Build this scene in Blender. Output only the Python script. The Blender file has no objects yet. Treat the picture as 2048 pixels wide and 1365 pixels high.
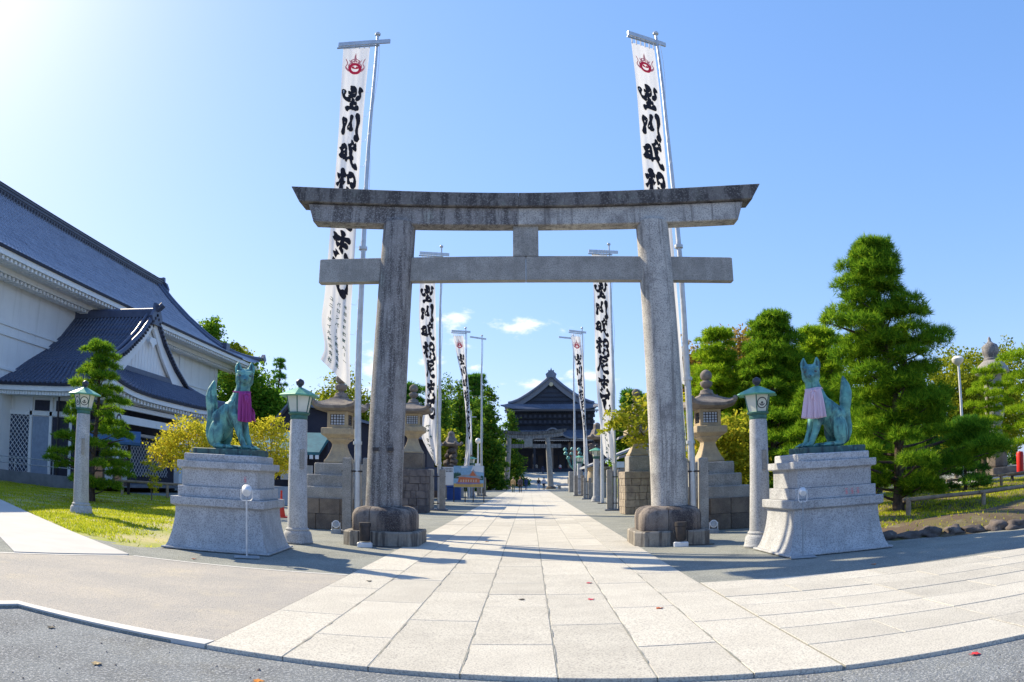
import bpy, bmesh, math, random
import numpy as np
from mathutils import Vector, Matrix, Quaternion
random.seed(7); RNG = np.random.default_rng(7)
S = bpy.context.scene
COL = S.collection
R = math.radians

# ------------------------------------------------------------------ camera (a mild fisheye, as in the photograph)
cd = bpy.data.cameras.new('camera'); cam = bpy.data.objects.new('camera', cd); COL.objects.link(cam)
cd.type = 'PANO'
try:
    cd.cycles.panorama_type = 'FISHEYE_EQUISOLID'; cd.cycles.fisheye_lens = 26.60; cd.cycles.fisheye_fov = R(180)
except Exception:
    cd.panorama_type = 'FISHEYE_EQUISOLID'; cd.fisheye_lens = 26.60; cd.fisheye_fov = R(180)
cd.sensor_fit = 'HORIZONTAL'; cd.sensor_width = 36.0; cd.sensor_height = 36.0*682/1024
cd.clip_start = 0.05; cd.clip_end = 3000
cam.location = (0, 0, 1.6)
cam.rotation_euler = (R(90)+0.1821, 0, 0.0226)
S.camera = cam

# ------------------------------------------------------------------ world, sun, exposure
SUN_AZ, SUN_EL = R(-54.5), R(37.0)          # azimuth from +Y towards +X
sun_dir = Vector((math.sin(SUN_AZ)*math.cos(SUN_EL), math.cos(SUN_AZ)*math.cos(SUN_EL), math.sin(SUN_EL)))
W = bpy.data.worlds.new('World'); S.world = W; W.use_nodes = True
nt = W.node_tree; nt.nodes.clear()
out = nt.nodes.new('ShaderNodeOutputWorld'); bg = nt.nodes.new('ShaderNodeBackground')
sky = nt.nodes.new('ShaderNodeTexSky'); sky.sky_type = 'NISHITA'; sky.sun_disc = False
sky.sun_elevation = SUN_EL; sky.sun_rotation = SUN_AZ
sky.air_density = 1.0; sky.dust_density = 0.6; sky.ozone_density = 2.0
bg.inputs['Strength'].default_value = 0.15
nt.links.new(bg.outputs[0], out.inputs[0])
def build_sky():
    """blue sky with a few small cumulus puffs low over the temple"""
    N, L = nt.nodes, nt.links
    # film-like shoulder per channel: keeps the glow round the sun from burning out the whole left half
    sp = N.new('ShaderNodeSeparateColor'); hs = N.new('ShaderNodeCombineColor'); L.new(sky.outputs[0], sp.inputs[0])
    for i, (k, e) in enumerate(((.64, .70), (.985, .54), (1.74, .42))):
        pw = N.new('ShaderNodeMath'); pw.operation = 'POWER'; pw.inputs[1].default_value = e; L.new(sp.outputs[i], pw.inputs[0])
        ml = N.new('ShaderNodeMath'); ml.operation = 'MULTIPLY'; ml.inputs[1].default_value = k; L.new(pw.outputs[0], ml.inputs[0]); L.new(ml.outputs[0], hs.inputs[i])
    tc = N.new('ShaderNodeTexCoord')
    nz = N.new('ShaderNodeTexNoise'); nz.inputs['Scale'].default_value = 26; nz.inputs['Detail'].default_value = 9; nz.inputs['Roughness'].default_value = .62
    mp = N.new('ShaderNodeMapping'); mp.inputs['Scale'].default_value = (1, 1, 2.2)
    L.new(tc.outputs['Generated'], mp.inputs[0]); L.new(mp.outputs[0], nz.inputs['Vector'])
    # (azimuth tan, elevation tan, half width, half height) of each cloud bank
    puffs = [(-.113,.205,.030,.010),(-.095,.216,.016,.009),(-.095,.182,.016,.008),(.0,.206,.040,.012),(-.02,.203,.02,.008),
             (.012,.125,.034,.007),(.095,.135,.03,.010),(-.205,.150,.020,.026),(-.24,.11,.02,.012),(.165,.098,.022,.013),(-.128,.156,.014,.006),(-.075,.148,.01,.004),
             (-.42,.155,.012,.004)]
    acc = None
    for (tx, tz, w, h) in puffs:
        d = Vector((tx, 1, tz)).normalized()
        s = N.new('ShaderNodeVectorMath'); s.operation = 'SUBTRACT'; s.inputs[1].default_value = d
        L.new(tc.outputs['Generated'], s.inputs[0])
        m = N.new('ShaderNodeVectorMath'); m.operation = 'MULTIPLY'; m.inputs[1].default_value = (1/w, .6/w, 1/h)
        L.new(s.outputs[0], m.inputs[0])
        ln = N.new('ShaderNodeVectorMath'); ln.operation = 'LENGTH'; L.new(m.outputs[0], ln.inputs[0])
        a = N.new('ShaderNodeMapRange'); a.inputs[1].default_value = 1.7; a.inputs[2].default_value = 0.0; a.inputs[3].default_value = 0; a.inputs[4].default_value = 1
        L.new(ln.outputs['Value'], a.inputs[0])
        if acc is None: acc = a.outputs[0]
        else:
            mx = N.new('ShaderNodeMath'); mx.operation = 'MAXIMUM'; L.new(acc, mx.inputs[0]); L.new(a.outputs[0], mx.inputs[1]); acc = mx.outputs[0]
    mu = N.new('ShaderNodeMath'); mu.operation = 'MULTIPLY_ADD'; mu.inputs[1].default_value = .75; L.new(acc, mu.inputs[0])
    ad = N.new('ShaderNodeMath'); ad.operation = 'MULTIPLY_ADD'; ad.inputs[1].default_value = 2.6; ad.inputs[2].default_value = -1.40
    L.new(nz.outputs[0], ad.inputs[0]); L.new(ad.outputs[0], mu.inputs[2])
    rp = N.new('ShaderNodeMapRange'); rp.interpolation_type = 'SMOOTHSTEP'; rp.inputs[1].default_value = .12; rp.inputs[2].default_value = .85; rp.inputs[4].default_value = .92
    L.new(mu.outputs[0], rp.inputs[0])
    mk = N.new('ShaderNodeMapRange'); mk.inputs[1].default_value = 0; mk.inputs[2].default_value = .06; L.new(acc, mk.inputs[0])
    mm = N.new('ShaderNodeMath'); mm.operation = 'MULTIPLY'; L.new(rp.outputs[0], mm.inputs[0]); L.new(mk.outputs[0], mm.inputs[1])
    mix = N.new('ShaderNodeMix'); mix.data_type = 'RGBA'
    L.new(mm.outputs[0], mix.inputs['Factor']); L.new(hs.outputs[0], mix.inputs['A'])
    mix.inputs['B'].default_value = (3.65, 3.75, 3.9, 1)
    L.new(mix.outputs['Result'], bg.inputs['Color'])
build_sky()
sl = bpy.data.lights.new('sun', 'SUN'); so = bpy.data.objects.new('sun', sl); COL.objects.link(so)
sl.energy = 3.85; sl.angle = R(.53); sl.color = (1.0, .87, .63)
so.rotation_euler = sun_dir.to_track_quat('Z', 'Y').to_euler(); so.location = (-60, 45, 60)
S.view_settings.view_transform = 'Standard'; S.view_settings.look = 'None'
S.view_settings.exposure = 1.18; S.view_settings.gamma = 1.0
S.view_settings.use_curve_mapping = False
S.render.engine = 'CYCLES'
S.cycles.max_bounces = 8; S.cycles.transparent_max_bounces = 8

# ------------------------------------------------------------------ object helpers
def tag(o, label=None, cat=None, group=None, kind=None):
    if label: o['label'] = label
    if cat: o['category'] = cat
    if group: o['group'] = group
    if kind: o['kind'] = kind
    return o
def thing(name, label, cat, loc=(0, 0, 0), rz=0, group=None):
    o = bpy.data.objects.new(name, None); COL.objects.link(o); o.empty_display_size = .2
    o.location = loc; o.rotation_euler = (0, 0, rz)
    return tag(o, label, cat, group)
def link(name, me, parent=None, loc=None, rz=None):
    o = bpy.data.objects.new(name, me); COL.objects.link(o)
    if parent is not None: o.parent = parent
    if loc is not None: o.location = loc
    if rz is not None: o.rotation_euler = (0, 0, rz)
    return o
def children(o): return [c for c in bpy.data.objects if c.parent == o]
def copy_tree(o, parent=None, kids=None):
    c = o.copy(); COL.objects.link(c); c.parent = parent
    for ch in list(o.children): copy_tree(ch, c)
    return c
class MB:
    def __init__(s): s.v = []; s.f = []; s.m = []
    def add(s, vs, fs, m=0):
        b = len(s.v); s.v += [tuple(p) for p in vs]; s.f += [tuple(i+b for i in f) for f in fs]; s.m += [m]*len(fs); return s
    def box(s, x0, x1, y0, y1, z0, z1, m=0, mat=None):
        vs = [(x0,y0,z0),(x1,y0,z0),(x1,y1,z0),(x0,y1,z0),(x0,y0,z1),(x1,y0,z1),(x1,y1,z1),(x0,y1,z1)]
        if mat is not None: vs = [mat @ Vector(p) for p in vs]
        return s.add(vs, [(0,3,2,1),(4,5,6,7),(0,1,5,4),(1,2,6,5),(2,3,7,6),(3,0,4,7)], m)
    def cbox(s, x0, x1, y0, y1, z0, z1, c=.02, m=0, mat=None):
        """box with chamfered top and vertical edges"""
        def ring(z, i): return [(x0+c+i,y0+i,z),(x1-c-i,y0+i,z),(x1-i,y0+c+i,z),(x1-i,y1-c-i,z),(x1-c-i,y1-i,z),(x0+c+i,y1-i,z),(x0+i,y1-c-i,z),(x0+i,y0+c+i,z)]
        return s.loft([ring(z0,0), ring(z1-c,0), ring(z1,c)], m=m, mat=mat)
    def loft(s, rings, m=0, cap=True, closed=True, mat=None):
        n = len(rings[0]); vs = [p for r in rings for p in r]
        if mat is not None: vs = [mat @ Vector(p) for p in vs]
        fs = []
        for i in range(len(rings)-1):
            for j in range(n if closed else n-1):
                a = i*n+j; b = i*n+(j+1) % n; fs.append((a, b, b+n, a+n))
        if cap and closed:
            fs.append(tuple(range(n-1, -1, -1))); k = (len(rings)-1)*n; fs.append(tuple(range(k, k+n)))
        return s.add(vs, fs, m)
    def lathe(s, prof, c=(0, 0, 0), n=24, m=0, ph=0, sx=1, sy=1):
        rings = [[(c[0]+max(r, 1e-4)*sx*math.cos(ph+2*math.pi*j/n), c[1]+max(r, 1e-4)*sy*math.sin(ph+2*math.pi*j/n), c[2]+z) for j in range(n)] for r, z in prof]
        return s.loft(rings, m=m)
    def tube(s, pts, rad, n=8, m=0, cap=True):
        pts = [Vector(p) for p in pts]
        if not hasattr(rad, '__len__'): rad = [rad]*len(pts)
        rings = []; up = None
        for i, p in enumerate(pts):
            d = (pts[min(i+1, len(pts)-1)]-pts[max(i-1, 0)])
            d = d.normalized() if d.length > 1e-9 else Vector((0, 0, 1))
            if up is None:
                up = Vector((0, 0, 1)) if abs(d.z) < .9 else Vector((0, 1, 0))
            a = d.cross(up); a = a.normalized() if a.length > 1e-6 else d.orthogonal().normalized()
            b = d.cross(a).normalized(); up = -b
            if up.dot(Vector((0,0,1))) < -.99: up = b
            rings.append([p+(a*math.cos(2*math.pi*j/n)+b*math.sin(2*math.pi*j/n))*rad[i] for j in range(n)])
        return s.loft(rings, m=m, cap=cap)
    def prism(s, poly, y0, y1, m=0, axis='y', mat=None):
        """poly in (x,z) extruded along y (axis 'y'), or in (y,z) along x (axis 'x'), or (x,y) along z"""
        n = len(poly)
        if axis == 'y': vs = [(a, y0, b) for a, b in poly]+[(a, y1, b) for a, b in poly]
        elif axis == 'x': vs = [(y0, a, b) for a, b in poly]+[(y1, a, b) for a, b in poly]
        else: vs = [(a, b, y0) for a, b in poly]+[(a, b, y1) for a, b in poly]
        if mat is not None: vs = [mat @ Vector(p) for p in vs]
        return s.add(vs, [tuple(range(n)), tuple(range(2*n-1, n-1, -1))]+[(i, i+n, (i+1) % n+n, (i+1) % n) for i in range(n)], m)
    def grid(s, fn, nu, nv, m=0):
        vs = [fn(i/nu, j/nv) for j in range(nv+1) for i in range(nu+1)]
        return s.add(vs, [(j*(nu+1)+i, j*(nu+1)+i+1, (j+1)*(nu+1)+i+1, (j+1)*(nu+1)+i) for j in range(nv) for i in range(nu)], m)
    def mesh(s, name, mats, smooth=None, fix=True):
        me = bpy.data.meshes.new(name); me.from_pydata(s.v, [], s.f)
        if not isinstance(mats, (list, tuple)): mats = [mats]
        for m in mats: me.materials.append(m)
        if len(mats) > 1: me.polygons.foreach_set('material_index', s.m)
        if fix:
            bm = bmesh.new(); bm.from_mesh(me); bmesh.ops.recalc_face_normals(bm, faces=bm.faces); bm.to_mesh(me); bm.free()
        if smooth is not None:
            me.shade_smooth(); me.set_sharp_from_angle(angle=R(smooth))
        me.update(); return me
    def build(s, name, mats, parent=None, smooth=None, fix=True, bevel=0, loc=None, rz=None):
        o = link(name, s.mesh(name, mats, smooth, fix), parent, loc, rz)
        if bevel:
            b = o.modifiers.new('bevel', 'BEVEL'); b.width = bevel; b.segments = 2; b.limit_method = 'ANGLE'; b.angle_limit = R(40); b.harden_normals = False
        return o
def npmesh(name, V, F, mat, kind=None, parent=None, uvless=True):
    """fast mesh from numpy arrays: V (n,3), F (m,k) all the same k"""
    me = bpy.data.meshes.new(name); n, (m, k) = len(V), F.shape
    me.vertices.add(n); me.vertices.foreach_set('co', np.ascontiguousarray(V, np.float32).ravel())
    me.loops.add(m*k); me.loops.foreach_set('vertex_index', np.ascontiguousarray(F, np.int32).ravel())
    me.polygons.add(m); me.polygons.foreach_set('loop_start', np.arange(0, m*k, k, dtype=np.int32))
    me.materials.append(mat); me.update(calc_edges=True); me.validate()
    o = link(name, me, parent)
    if kind: o['kind'] = kind
    return o
def blend(name, caps, mat, parent=None, voxel=.03, smooth=6, fac=.5, post=None):
    """one continuous skin from tapered capsules ((p0,r0),(p1,r1)) and ellipsoids (centre, (rx,ry,rz), rot)"""
    b = bmesh.new()
    for c in caps:
        if len(c) == 2 and hasattr(c[0][0], '__len__'):
            (p0, r0), (p1, r1) = c; p0, p1 = Vector(p0), Vector(p1); n = max(2, int((p1-p0).length/(min(r0, r1)*.6))+1)
            for i in range(n+1):
                t = i/n; bmesh.ops.create_icosphere(b, subdivisions=2, radius=r0+(r1-r0)*t, matrix=Matrix.Translation(p0.lerp(p1, t)))
        else:
            rot = c[2].to_matrix().to_4x4() if len(c) > 2 else Matrix.Identity(4)
            bmesh.ops.create_icosphere(b, subdivisions=3, radius=1, matrix=Matrix.Translation(c[0]) @ rot @ Matrix.Diagonal((*c[1], 1)))
    me = bpy.data.meshes.new(name); b.to_mesh(me); b.free()
    o = bpy.data.objects.new(name, me); COL.objects.link(o)
    rm = o.modifiers.new('r', 'REMESH'); rm.mode = 'VOXEL'; rm.voxel_size = voxel
    if smooth:
        sm = o.modifiers.new('s', 'SMOOTH'); sm.iterations = smooth; sm.factor = fac
    bpy.context.view_layer.update()
    m2 = bpy.data.meshes.new_from_object(o.evaluated_get(bpy.context.evaluated_depsgraph_get()))
    bpy.data.objects.remove(o); bpy.data.meshes.remove(me)
    m2.name = name; m2.materials.clear()
    for m in (mat if isinstance(mat, (list, tuple)) else [mat]): m2.materials.append(m)
    m2.shade_smooth()
    if post: post(m2)
    return link(name, m2, parent)
# ------------------------------------------------------------------ materials
def _n(nt, t, **kw):
    n = nt.nodes.new(t)
    for k, v in kw.items():
        if k in n.inputs: n.inputs[k].default_value = v
        else: setattr(n, k, v)
    return n
def rgba(c): return (c[0], c[1], c[2], 1)
def mat(name, c1, c2=None, scale=3., detail=6, rough=.85, spec=.25, metal=0., bump=0., bscale=80., speck=None, streak=None, stain=None, oi=0., lohi=(.35, .65), world=False, sheen=0):
    """noise-mixed colour; speck=(colour, amount, scale); streak=(colour, strength, (sx,sy,sz), lo, hi); stain likewise but isotropic; oi = per-object brightness spread"""
    m = bpy.data.materials.new(name); m.use_nodes = True; nt = m.node_tree; L = nt.links
    b = nt.nodes['Principled BSDF']; b.inputs['Roughness'].default_value = rough; b.inputs['Metallic'].default_value = metal
    b.inputs['Specular IOR Level'].default_value = spec
    tc = _n(nt, 'ShaderNodeTexCoord'); co = tc.outputs['Object']
    if world: co = _n(nt, 'ShaderNodeNewGeometry').outputs['Position']
    if oi:
        inf = _n(nt, 'ShaderNodeObjectInfo'); va = _n(nt, 'ShaderNodeVectorMath', operation='ADD')
        sc = _n(nt, 'ShaderNodeVectorMath', operation='SCALE'); sc.inputs['Scale'].default_value = 73.
        cb = _n(nt, 'ShaderNodeCombineXYZ'); [L.new(inf.outputs['Random'], cb.inputs[i]) for i in (0, 1, 2)]
        L.new(cb.outputs[0], sc.inputs[0]); L.new(co, va.inputs[0]); L.new(sc.outputs[0], va.inputs[1]); co = va.outputs[0]
    col = None
    def noise(s, d=6, vec=None, r=.6):
        n = _n(nt, 'ShaderNodeTexNoise'); n.inputs['Scale'].default_value = s; n.inputs['Detail'].default_value = d; n.inputs['Roughness'].default_value = r
        L.new(vec or co, n.inputs['Vector']); return n.outputs[0]
    def ramp(f, lo, hi):
        r = _n(nt, 'ShaderNodeMapRange'); r.interpolation_type = 'SMOOTHSTEP'; r.inputs[1].default_value = lo; r.inputs[2].default_value = hi; L.new(f, r.inputs[0]); return r.outputs[0]
    def mixc(f, a, bb):
        x = _n(nt, 'ShaderNodeMix', data_type='RGBA')
        if isinstance(f, float): x.inputs['Factor'].default_value = f
        else: L.new(f, x.inputs['Factor'])
        for s_, v in (('A', a), ('B', bb)):
            if isinstance(v, tuple): x.inputs[s_].default_value = rgba(v)
            else: L.new(v, x.inputs[s_])
        return x.outputs['Result']
    def times(f, k):
        x = _n(nt, 'ShaderNodeMath', operation='MULTIPLY'); x.inputs[1].default_value = k; L.new(f, x.inputs[0]); return x.outputs[0]
    c2 = c2 or tuple(x*.8 for x in c1)
    col = mixc(ramp(noise(scale, detail), *lohi), tuple(c1), tuple(c2))
    if stain:
        col = mixc(times(ramp(noise(stain[2], 8, r=.7), stain[3], stain[4]), stain[1]), col, tuple(stain[0]))
    if streak:
        mp = _n(nt, 'ShaderNodeMapping'); mp.inputs['Scale'].default_value = streak[2]; L.new(co, mp.inputs[0])
        col = mixc(times(ramp(noise(1., 8, mp.outputs[0], .65), streak[3], streak[4]), streak[1]), col, tuple(streak[0]))
    if speck:
        col = mixc(times(ramp(noise(speck[2], 3, r=.65), speck[3] if len(speck) > 3 else .52, speck[4] if len(speck) > 4 else .62), speck[1]), col, tuple(speck[0]))
    if oi:
        mr = _n(nt, 'ShaderNodeMapRange'); mr.inputs[3].default_value = 1-oi; mr.inputs[4].default_value = 1+oi; L.new(inf.outputs['Random'], mr.inputs[0])
        hs = _n(nt, 'ShaderNodeHueSaturation'); L.new(mr.outputs[0], hs.inputs['Value']); L.new(col, hs.inputs['Color']); col = hs.outputs[0]
    L.new(col, b.inputs['Base Color'])
    if bump:
        bp = _n(nt, 'ShaderNodeBump'); bp.inputs['Strength'].default_value = bump; bp.inputs['Distance'].default_value = .02
        L.new(noise(bscale, 5), bp.inputs['Height']); L.new(bp.outputs[0], b.inputs['Normal'])
    return m
def leafmat(name, cols, trans=.45, gloss=.0, big=.35, bscale=1.2):
    """foliage: one colour per leaf (random per island) with light and dark clumps, translucent"""
    m = bpy.data.materials.new(name); m.use_nodes = True; nt = m.node_tree; L = nt.links; nt.nodes.clear()
    o = _n(nt, 'ShaderNodeOutputMaterial'); d = _n(nt, 'ShaderNodeBsdfDiffuse'); t = _n(nt, 'ShaderNodeBsdfTranslucent'); mx = _n(nt, 'ShaderNodeMixShader'); mx.inputs[0].default_value = trans
    g = _n(nt, 'ShaderNodeNewGeometry'); cr = _n(nt, 'ShaderNodeValToRGB'); e = cr.color_ramp.elements
    while len(e) < len(cols): e.new(.5)
    for i, c in enumerate(cols): e[i].position = i/(len(cols)-1); e[i].color = rgba(c)
    tc = _n(nt, 'ShaderNodeTexCoord'); nz = _n(nt, 'ShaderNodeTexNoise'); nz.inputs['Scale'].default_value = bscale; nz.inputs['Detail'].default_value = 3
    L.new(tc.outputs['Object'], nz.inputs['Vector'])
    mm = _n(nt, 'ShaderNodeMix', data_type='FLOAT'); mm.inputs['Factor'].default_value = big
    mr = _n(nt, 'ShaderNodeMapRange'); mr.inputs[1].default_value = .3; mr.inputs[2].default_value = .7; L.new(nz.outputs[0], mr.inputs[0])
    L.new(g.outputs['Random Per Island'], mm.inputs[2]); L.new(mr.outputs[0], mm.inputs[3])
    L.new(mm.outputs[0], cr.inputs[0])
    L.new(cr.outputs[0], d.inputs['Color']); L.new(cr.outputs[0], t.inputs['Color'])
    L.new(d.outputs[0], mx.inputs[1]); L.new(t.outputs[0], mx.inputs[2])
    fin = mx.outputs[0]
    if gloss:
        gl = _n(nt, 'ShaderNodeBsdfGlossy'); gl.inputs['Roughness'].default_value = .45; gl.inputs['Color'].default_value = (1, 1, 1, 1)
        m2 = _n(nt, 'ShaderNodeMixShader'); m2.inputs[0].default_value = gloss; L.new(fin, m2.inputs[1]); L.new(gl.outputs[0], m2.inputs[2]); fin = m2.outputs[0]
    L.new(fin, o.inputs[0]); return m

MT = {}
MT['asphalt'] = mat('asphalt', (.20, .215, .225), (.155, .165, .175), 1.3, rough=.95, spec=.12, bump=1., bscale=38, speck=((.40, .41, .42), .8, 42), stain=((.24, .23, .19), .5, .55, .5, .7), world=True)
MT['gravel'] = mat('gravel', (.255, .262, .24), (.20, .208, .195), .9, rough=.97, spec=.1, bump=.9, bscale=36, speck=((.42, .43, .39), .6, 40), stain=((.33, .31, .24), .4, .35, .5, .68), world=True)
MT['apron'] = mat('apron', (.42, .385, .34), (.355, .335, .31), .7, rough=.95, spec=.12, bump=.6, bscale=50, speck=((.22, .22, .22), .6, 45), stain=((.50, .44, .34), .6, .8, .5, .72), world=True)
MT['concrete'] = mat('concrete', (.50, .485, .46), (.46, .445, .425), 1.2, rough=.9, spec=.15, streak=((.5, .49, .47), .5, (.5, 4, 1), .5, .7), world=True)
MT['white_paint'] = mat('white_paint', (.56, .545, .52), (.50, .49, .47), 8, rough=.8, stain=((.4, .4, .38), .7, 6, .58, .7), world=True)
MT['slab'] = mat('slab', (.545, .518, .455), (.495, .468, .41), 1.6, rough=.9, spec=.2, bump=.28, bscale=110, speck=((.24, .225, .21), .7, 55, .48, .62), stain=((.40, .38, .34), .5, 1.7, .52, .72), oi=.09)
MT['slab_far'] = mat('slab_far', (.545, .518, .455), (.495, .468, .41), 1.2, rough=.9, speck=((.25, .24, .22), .6, 34), world=True)
MT['joint'] = mat('joint', (.22, .225, .205), (.31, .30, .27), 6, rough=1, world=True)
MT['lawn_soil'] = mat('lawn_soil', (.27, .31, .045), (.44, .39, .20), .55, rough=1, bump=.8, bscale=40, speck=((.12, .15, .05), .4, 60), stain=((.42, .38, .25), .8, .4, .5, .62), world=True)
MT['soil'] = mat('soil', (.16, .115, .075), (.09, .065, .045), 2, rough=1, bump=.8, bscale=30, world=True)
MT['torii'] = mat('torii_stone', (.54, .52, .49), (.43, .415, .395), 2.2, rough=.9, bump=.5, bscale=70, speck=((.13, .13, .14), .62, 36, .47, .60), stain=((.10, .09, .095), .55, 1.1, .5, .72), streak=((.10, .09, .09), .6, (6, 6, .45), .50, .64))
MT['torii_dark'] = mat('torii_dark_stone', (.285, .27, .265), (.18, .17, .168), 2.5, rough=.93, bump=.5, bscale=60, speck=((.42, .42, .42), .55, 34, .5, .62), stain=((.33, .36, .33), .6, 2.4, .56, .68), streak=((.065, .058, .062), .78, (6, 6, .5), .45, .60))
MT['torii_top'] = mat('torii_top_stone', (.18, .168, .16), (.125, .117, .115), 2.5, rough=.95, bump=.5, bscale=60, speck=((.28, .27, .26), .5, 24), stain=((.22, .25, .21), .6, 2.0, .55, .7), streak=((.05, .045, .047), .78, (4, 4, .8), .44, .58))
MT['plinth'] = mat('plinth_stone', (.25, .21, .18), (.15, .125, .115), 1.8, rough=.92, bump=.6, bscale=50, speck=((.42, .40, .37), .3, 60), streak=((.045, .038, .042), .92, (3.2, 3.2, .4), .43, .57))
MT['plinth_low'] = mat('plinth_low_stone', (.34, .31, .265), (.22, .20, .175), 2.5, rough=.92, bump=.6, bscale=50, speck=((.14, .13, .12), .4, 60), streak=((.07, .06, .055), .85, (4, 4, .4), .46, .60))
MT['granite'] = mat('grey_granite', (.49, .495, .505), (.40, .405, .415), 3, rough=.8, bump=.25, bscale=90, speck=((.17, .17, .18), .62, 42, .47, .60), stain=((.32, .32, .30), .5, 1.2, .52, .72), streak=((.27, .265, .25), .5, (4, 4, .35), .50, .70), oi=.05)
MT['granite_old'] = mat('old_granite', (.37, .355, .335), (.28, .27, .255), 3, rough=.88, bump=.35, bscale=80, speck=((.14, .14, .14), .55, 38, .47, .6), stain=((.22, .21, .19), .6, 1.6, .5, .7), streak=((.24, .23, .21), .6, (5, 5, .5), .5, .7), oi=.05)
MT['lantern_stone'] = mat('lantern_stone', (.46, .365, .235), (.36, .29, .205), 4, rough=.92, bump=.4, bscale=70, speck=((.18, .165, .14), .4, 70), stain=((.19, .175, .15), .55, 3, .52, .7))
MT['lantern_roof'] = mat('lantern_roof_stone', (.17, .15, .145), (.25, .22, .19), 4, rough=.95, bump=.5, bscale=60, stain=((.10, .09, .09), .7, 3, .5, .7))
MT['base_dark'] = mat('dark_base_stone', (.19, .155, .125), (.10, .085, .075), 1.6, rough=.95, bump=.5, bscale=45, speck=((.30, .27, .23), .3, 50), stain=((.07, .06, .06), .75, 1.1, .5, .7), oi=.12)
MT['block'] = mat('rough_block_stone', (.38, .325, .255), (.27, .225, .185), 5, rough=.95, bump=.8, bscale=28, stain=((.17, .135, .125), .7, 4.5, .52, .68), oi=.14)
MT['block_dark'] = mat('dark_block_stone', (.16, .14, .135), (.09, .08, .085), 4, rough=.95, bump=.8, bscale=28, stain=((.25, .22, .20), .5, 4.5, .56, .7), oi=.14)
MT['rock'] = mat('rock', (.15, .125, .11), (.085, .072, .068), 3, rough=.95, bump=.8, bscale=20, stain=((.30, .26, .22), .5, 3, .55, .7), oi=.2)
MT['bronze'] = mat('bronze_patina', (.13, .36, .32), (.06, .175, .195), 4, rough=.55, spec=.5, metal=.25, bump=.15, bscale=30, stain=((.25, .50, .40), .8, 3.6, .5, .64), streak=((.022, .055, .075), .85, (8, 8, 1.2), .49, .63))
MT['bronze_dark'] = mat('bronze_base', (.06, .13, .12), (.04, .07, .08), 4, rough=.6, spec=.4, metal=.2, stain=((.12, .30, .25), .7, 4, .52, .66), streak=((.02, .03, .04), .8, (10, 10, 1), .5, .65))
MT['copper_roof'] = mat('green_copper', (.15, .42, .28), (.11, .33, .24), 6, rough=.45, spec=.5, metal=.15, stain=((.24, .52, .38), .5, 9, .55, .7))
MT['copper_dark'] = mat('dark_copper', (.035, .11, .10), (.06, .17, .14), 8, rough=.5, spec=.4, metal=.2)
MT['frost'] = mat('frosted_panel', (.66, .66, .58), (.58, .58, .51), 3, rough=.45, spec=.4)
MT['finial'] = mat('finial_dark', (.03, .03, .045), (.05, .045, .06), 6, rough=.4, spec=.5)
MT['crest_dark'] = mat('crest_dark', (.09, .09, .09), rough=.7)
MT['crest_light'] = mat('crest_light', (.42, .42, .38), rough=.7)
MT['plaster'] = mat('white_plaster', (.84, .83, .81), (.80, .79, .775), .8, rough=.9, spec=.15, streak=((.60, .59, .56), .5, (1.6, 1.6, .12), .5, .72))
MT['plaster_trim'] = mat('plaster_trim', (.82, .82, .81), (.78, .78, .77), .8, rough=.85)
MT['tile'] = mat('roof_tile', (.28, .295, .36), (.22, .235, .295), 1.4, rough=.26, spec=.55, stain=((.10, .105, .13), .5, .8, .52, .7))  # paler than the valleys: sun catching the ribs is put into the colour
MT['tile_valley_shade'] = mat('valley_shade_tile', (.10, .11, .155), (.075, .085, .125), 1.4, rough=.5, stain=((.06, .07, .09), .5, .9, .5, .7))  # hall roof sheet between the ribs, darkened to paint in the valley shade
MT['tile_porch'] = mat('porch_tile', (.075, .09, .145), (.058, .072, .12), 2, rough=.38, spec=.5, stain=((.07, .08, .12), .5, 1.2, .52, .7))
MT['tile_temple'] = mat('temple_tile', (.16, .185, .25), (.12, .145, .20), .5, rough=.62, spec=.5)
MT['tile_edge'] = mat('tile_edge', (.035, .035, .05), rough=.6)
MT['wood_dark'] = mat('dark_wood', (.042, .036, .036), (.03, .026, .03), 3, rough=.7, streak=((.07, .055, .05), .5, (9, 9, .6), .5, .7))
MT['wood_temple'] = mat('temple_wood', (.045, .05, .07), (.03, .034, .05), 1, rough=.75)  # bluish tint stands in for distance haze and blue sky shade
MT['wood_temple_light'] = mat('temple_wood_light', (.22, .17, .13), (.16, .12, .10), 1, rough=.75)
MT['log'] = mat('log_wood', (.34, .26, .18), (.22, .165, .12), 5, rough=.85, bump=.4, bscale=30, streak=((.13, .10, .08), .6, (2, 14, 14), .5, .7))
MT['log_end'] = mat('log_end', (.50, .38, .26), (.42, .31, .20), 9, rough=.85)
MT['interior'] = mat('dark_interior', (.05, .05, .07), rough=.8)
MT['navy'] = mat('navy_wall', (.045, .045, .065), (.035, .036, .055), 1.2, rough=.75)
MT['teal'] = mat('teal_roof', (.04, .16, .19), (.03, .12, .15), 2, rough=.5)
MT['lattice_blue'] = mat('lattice_backing', (.055, .07, .11), (.045, .055, .09), 3, rough=.6)
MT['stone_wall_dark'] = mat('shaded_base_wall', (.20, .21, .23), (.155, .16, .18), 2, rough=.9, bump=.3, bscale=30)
MT['steel'] = mat('galvanised_steel', (.58, .60, .62), (.48, .50, .53), 5, rough=.42, spec=.5, metal=.45, streak=((.36, .37, .40), .5, (14, 14, .7), .5, .7))
MT['iron'] = mat('dark_iron', (.045, .045, .05), (.07, .06, .06), 8, rough=.55, spec=.4, metal=.5)
MT['lamp_white'] = mat('lamp_white', (.68, .69, .70), (.60, .61, .63), 9, rough=.4, spec=.5)
MT['lamp_grey'] = mat('lamp_grey', (.30, .34, .37), (.24, .27, .30), 9, rough=.5, spec=.4)
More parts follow.
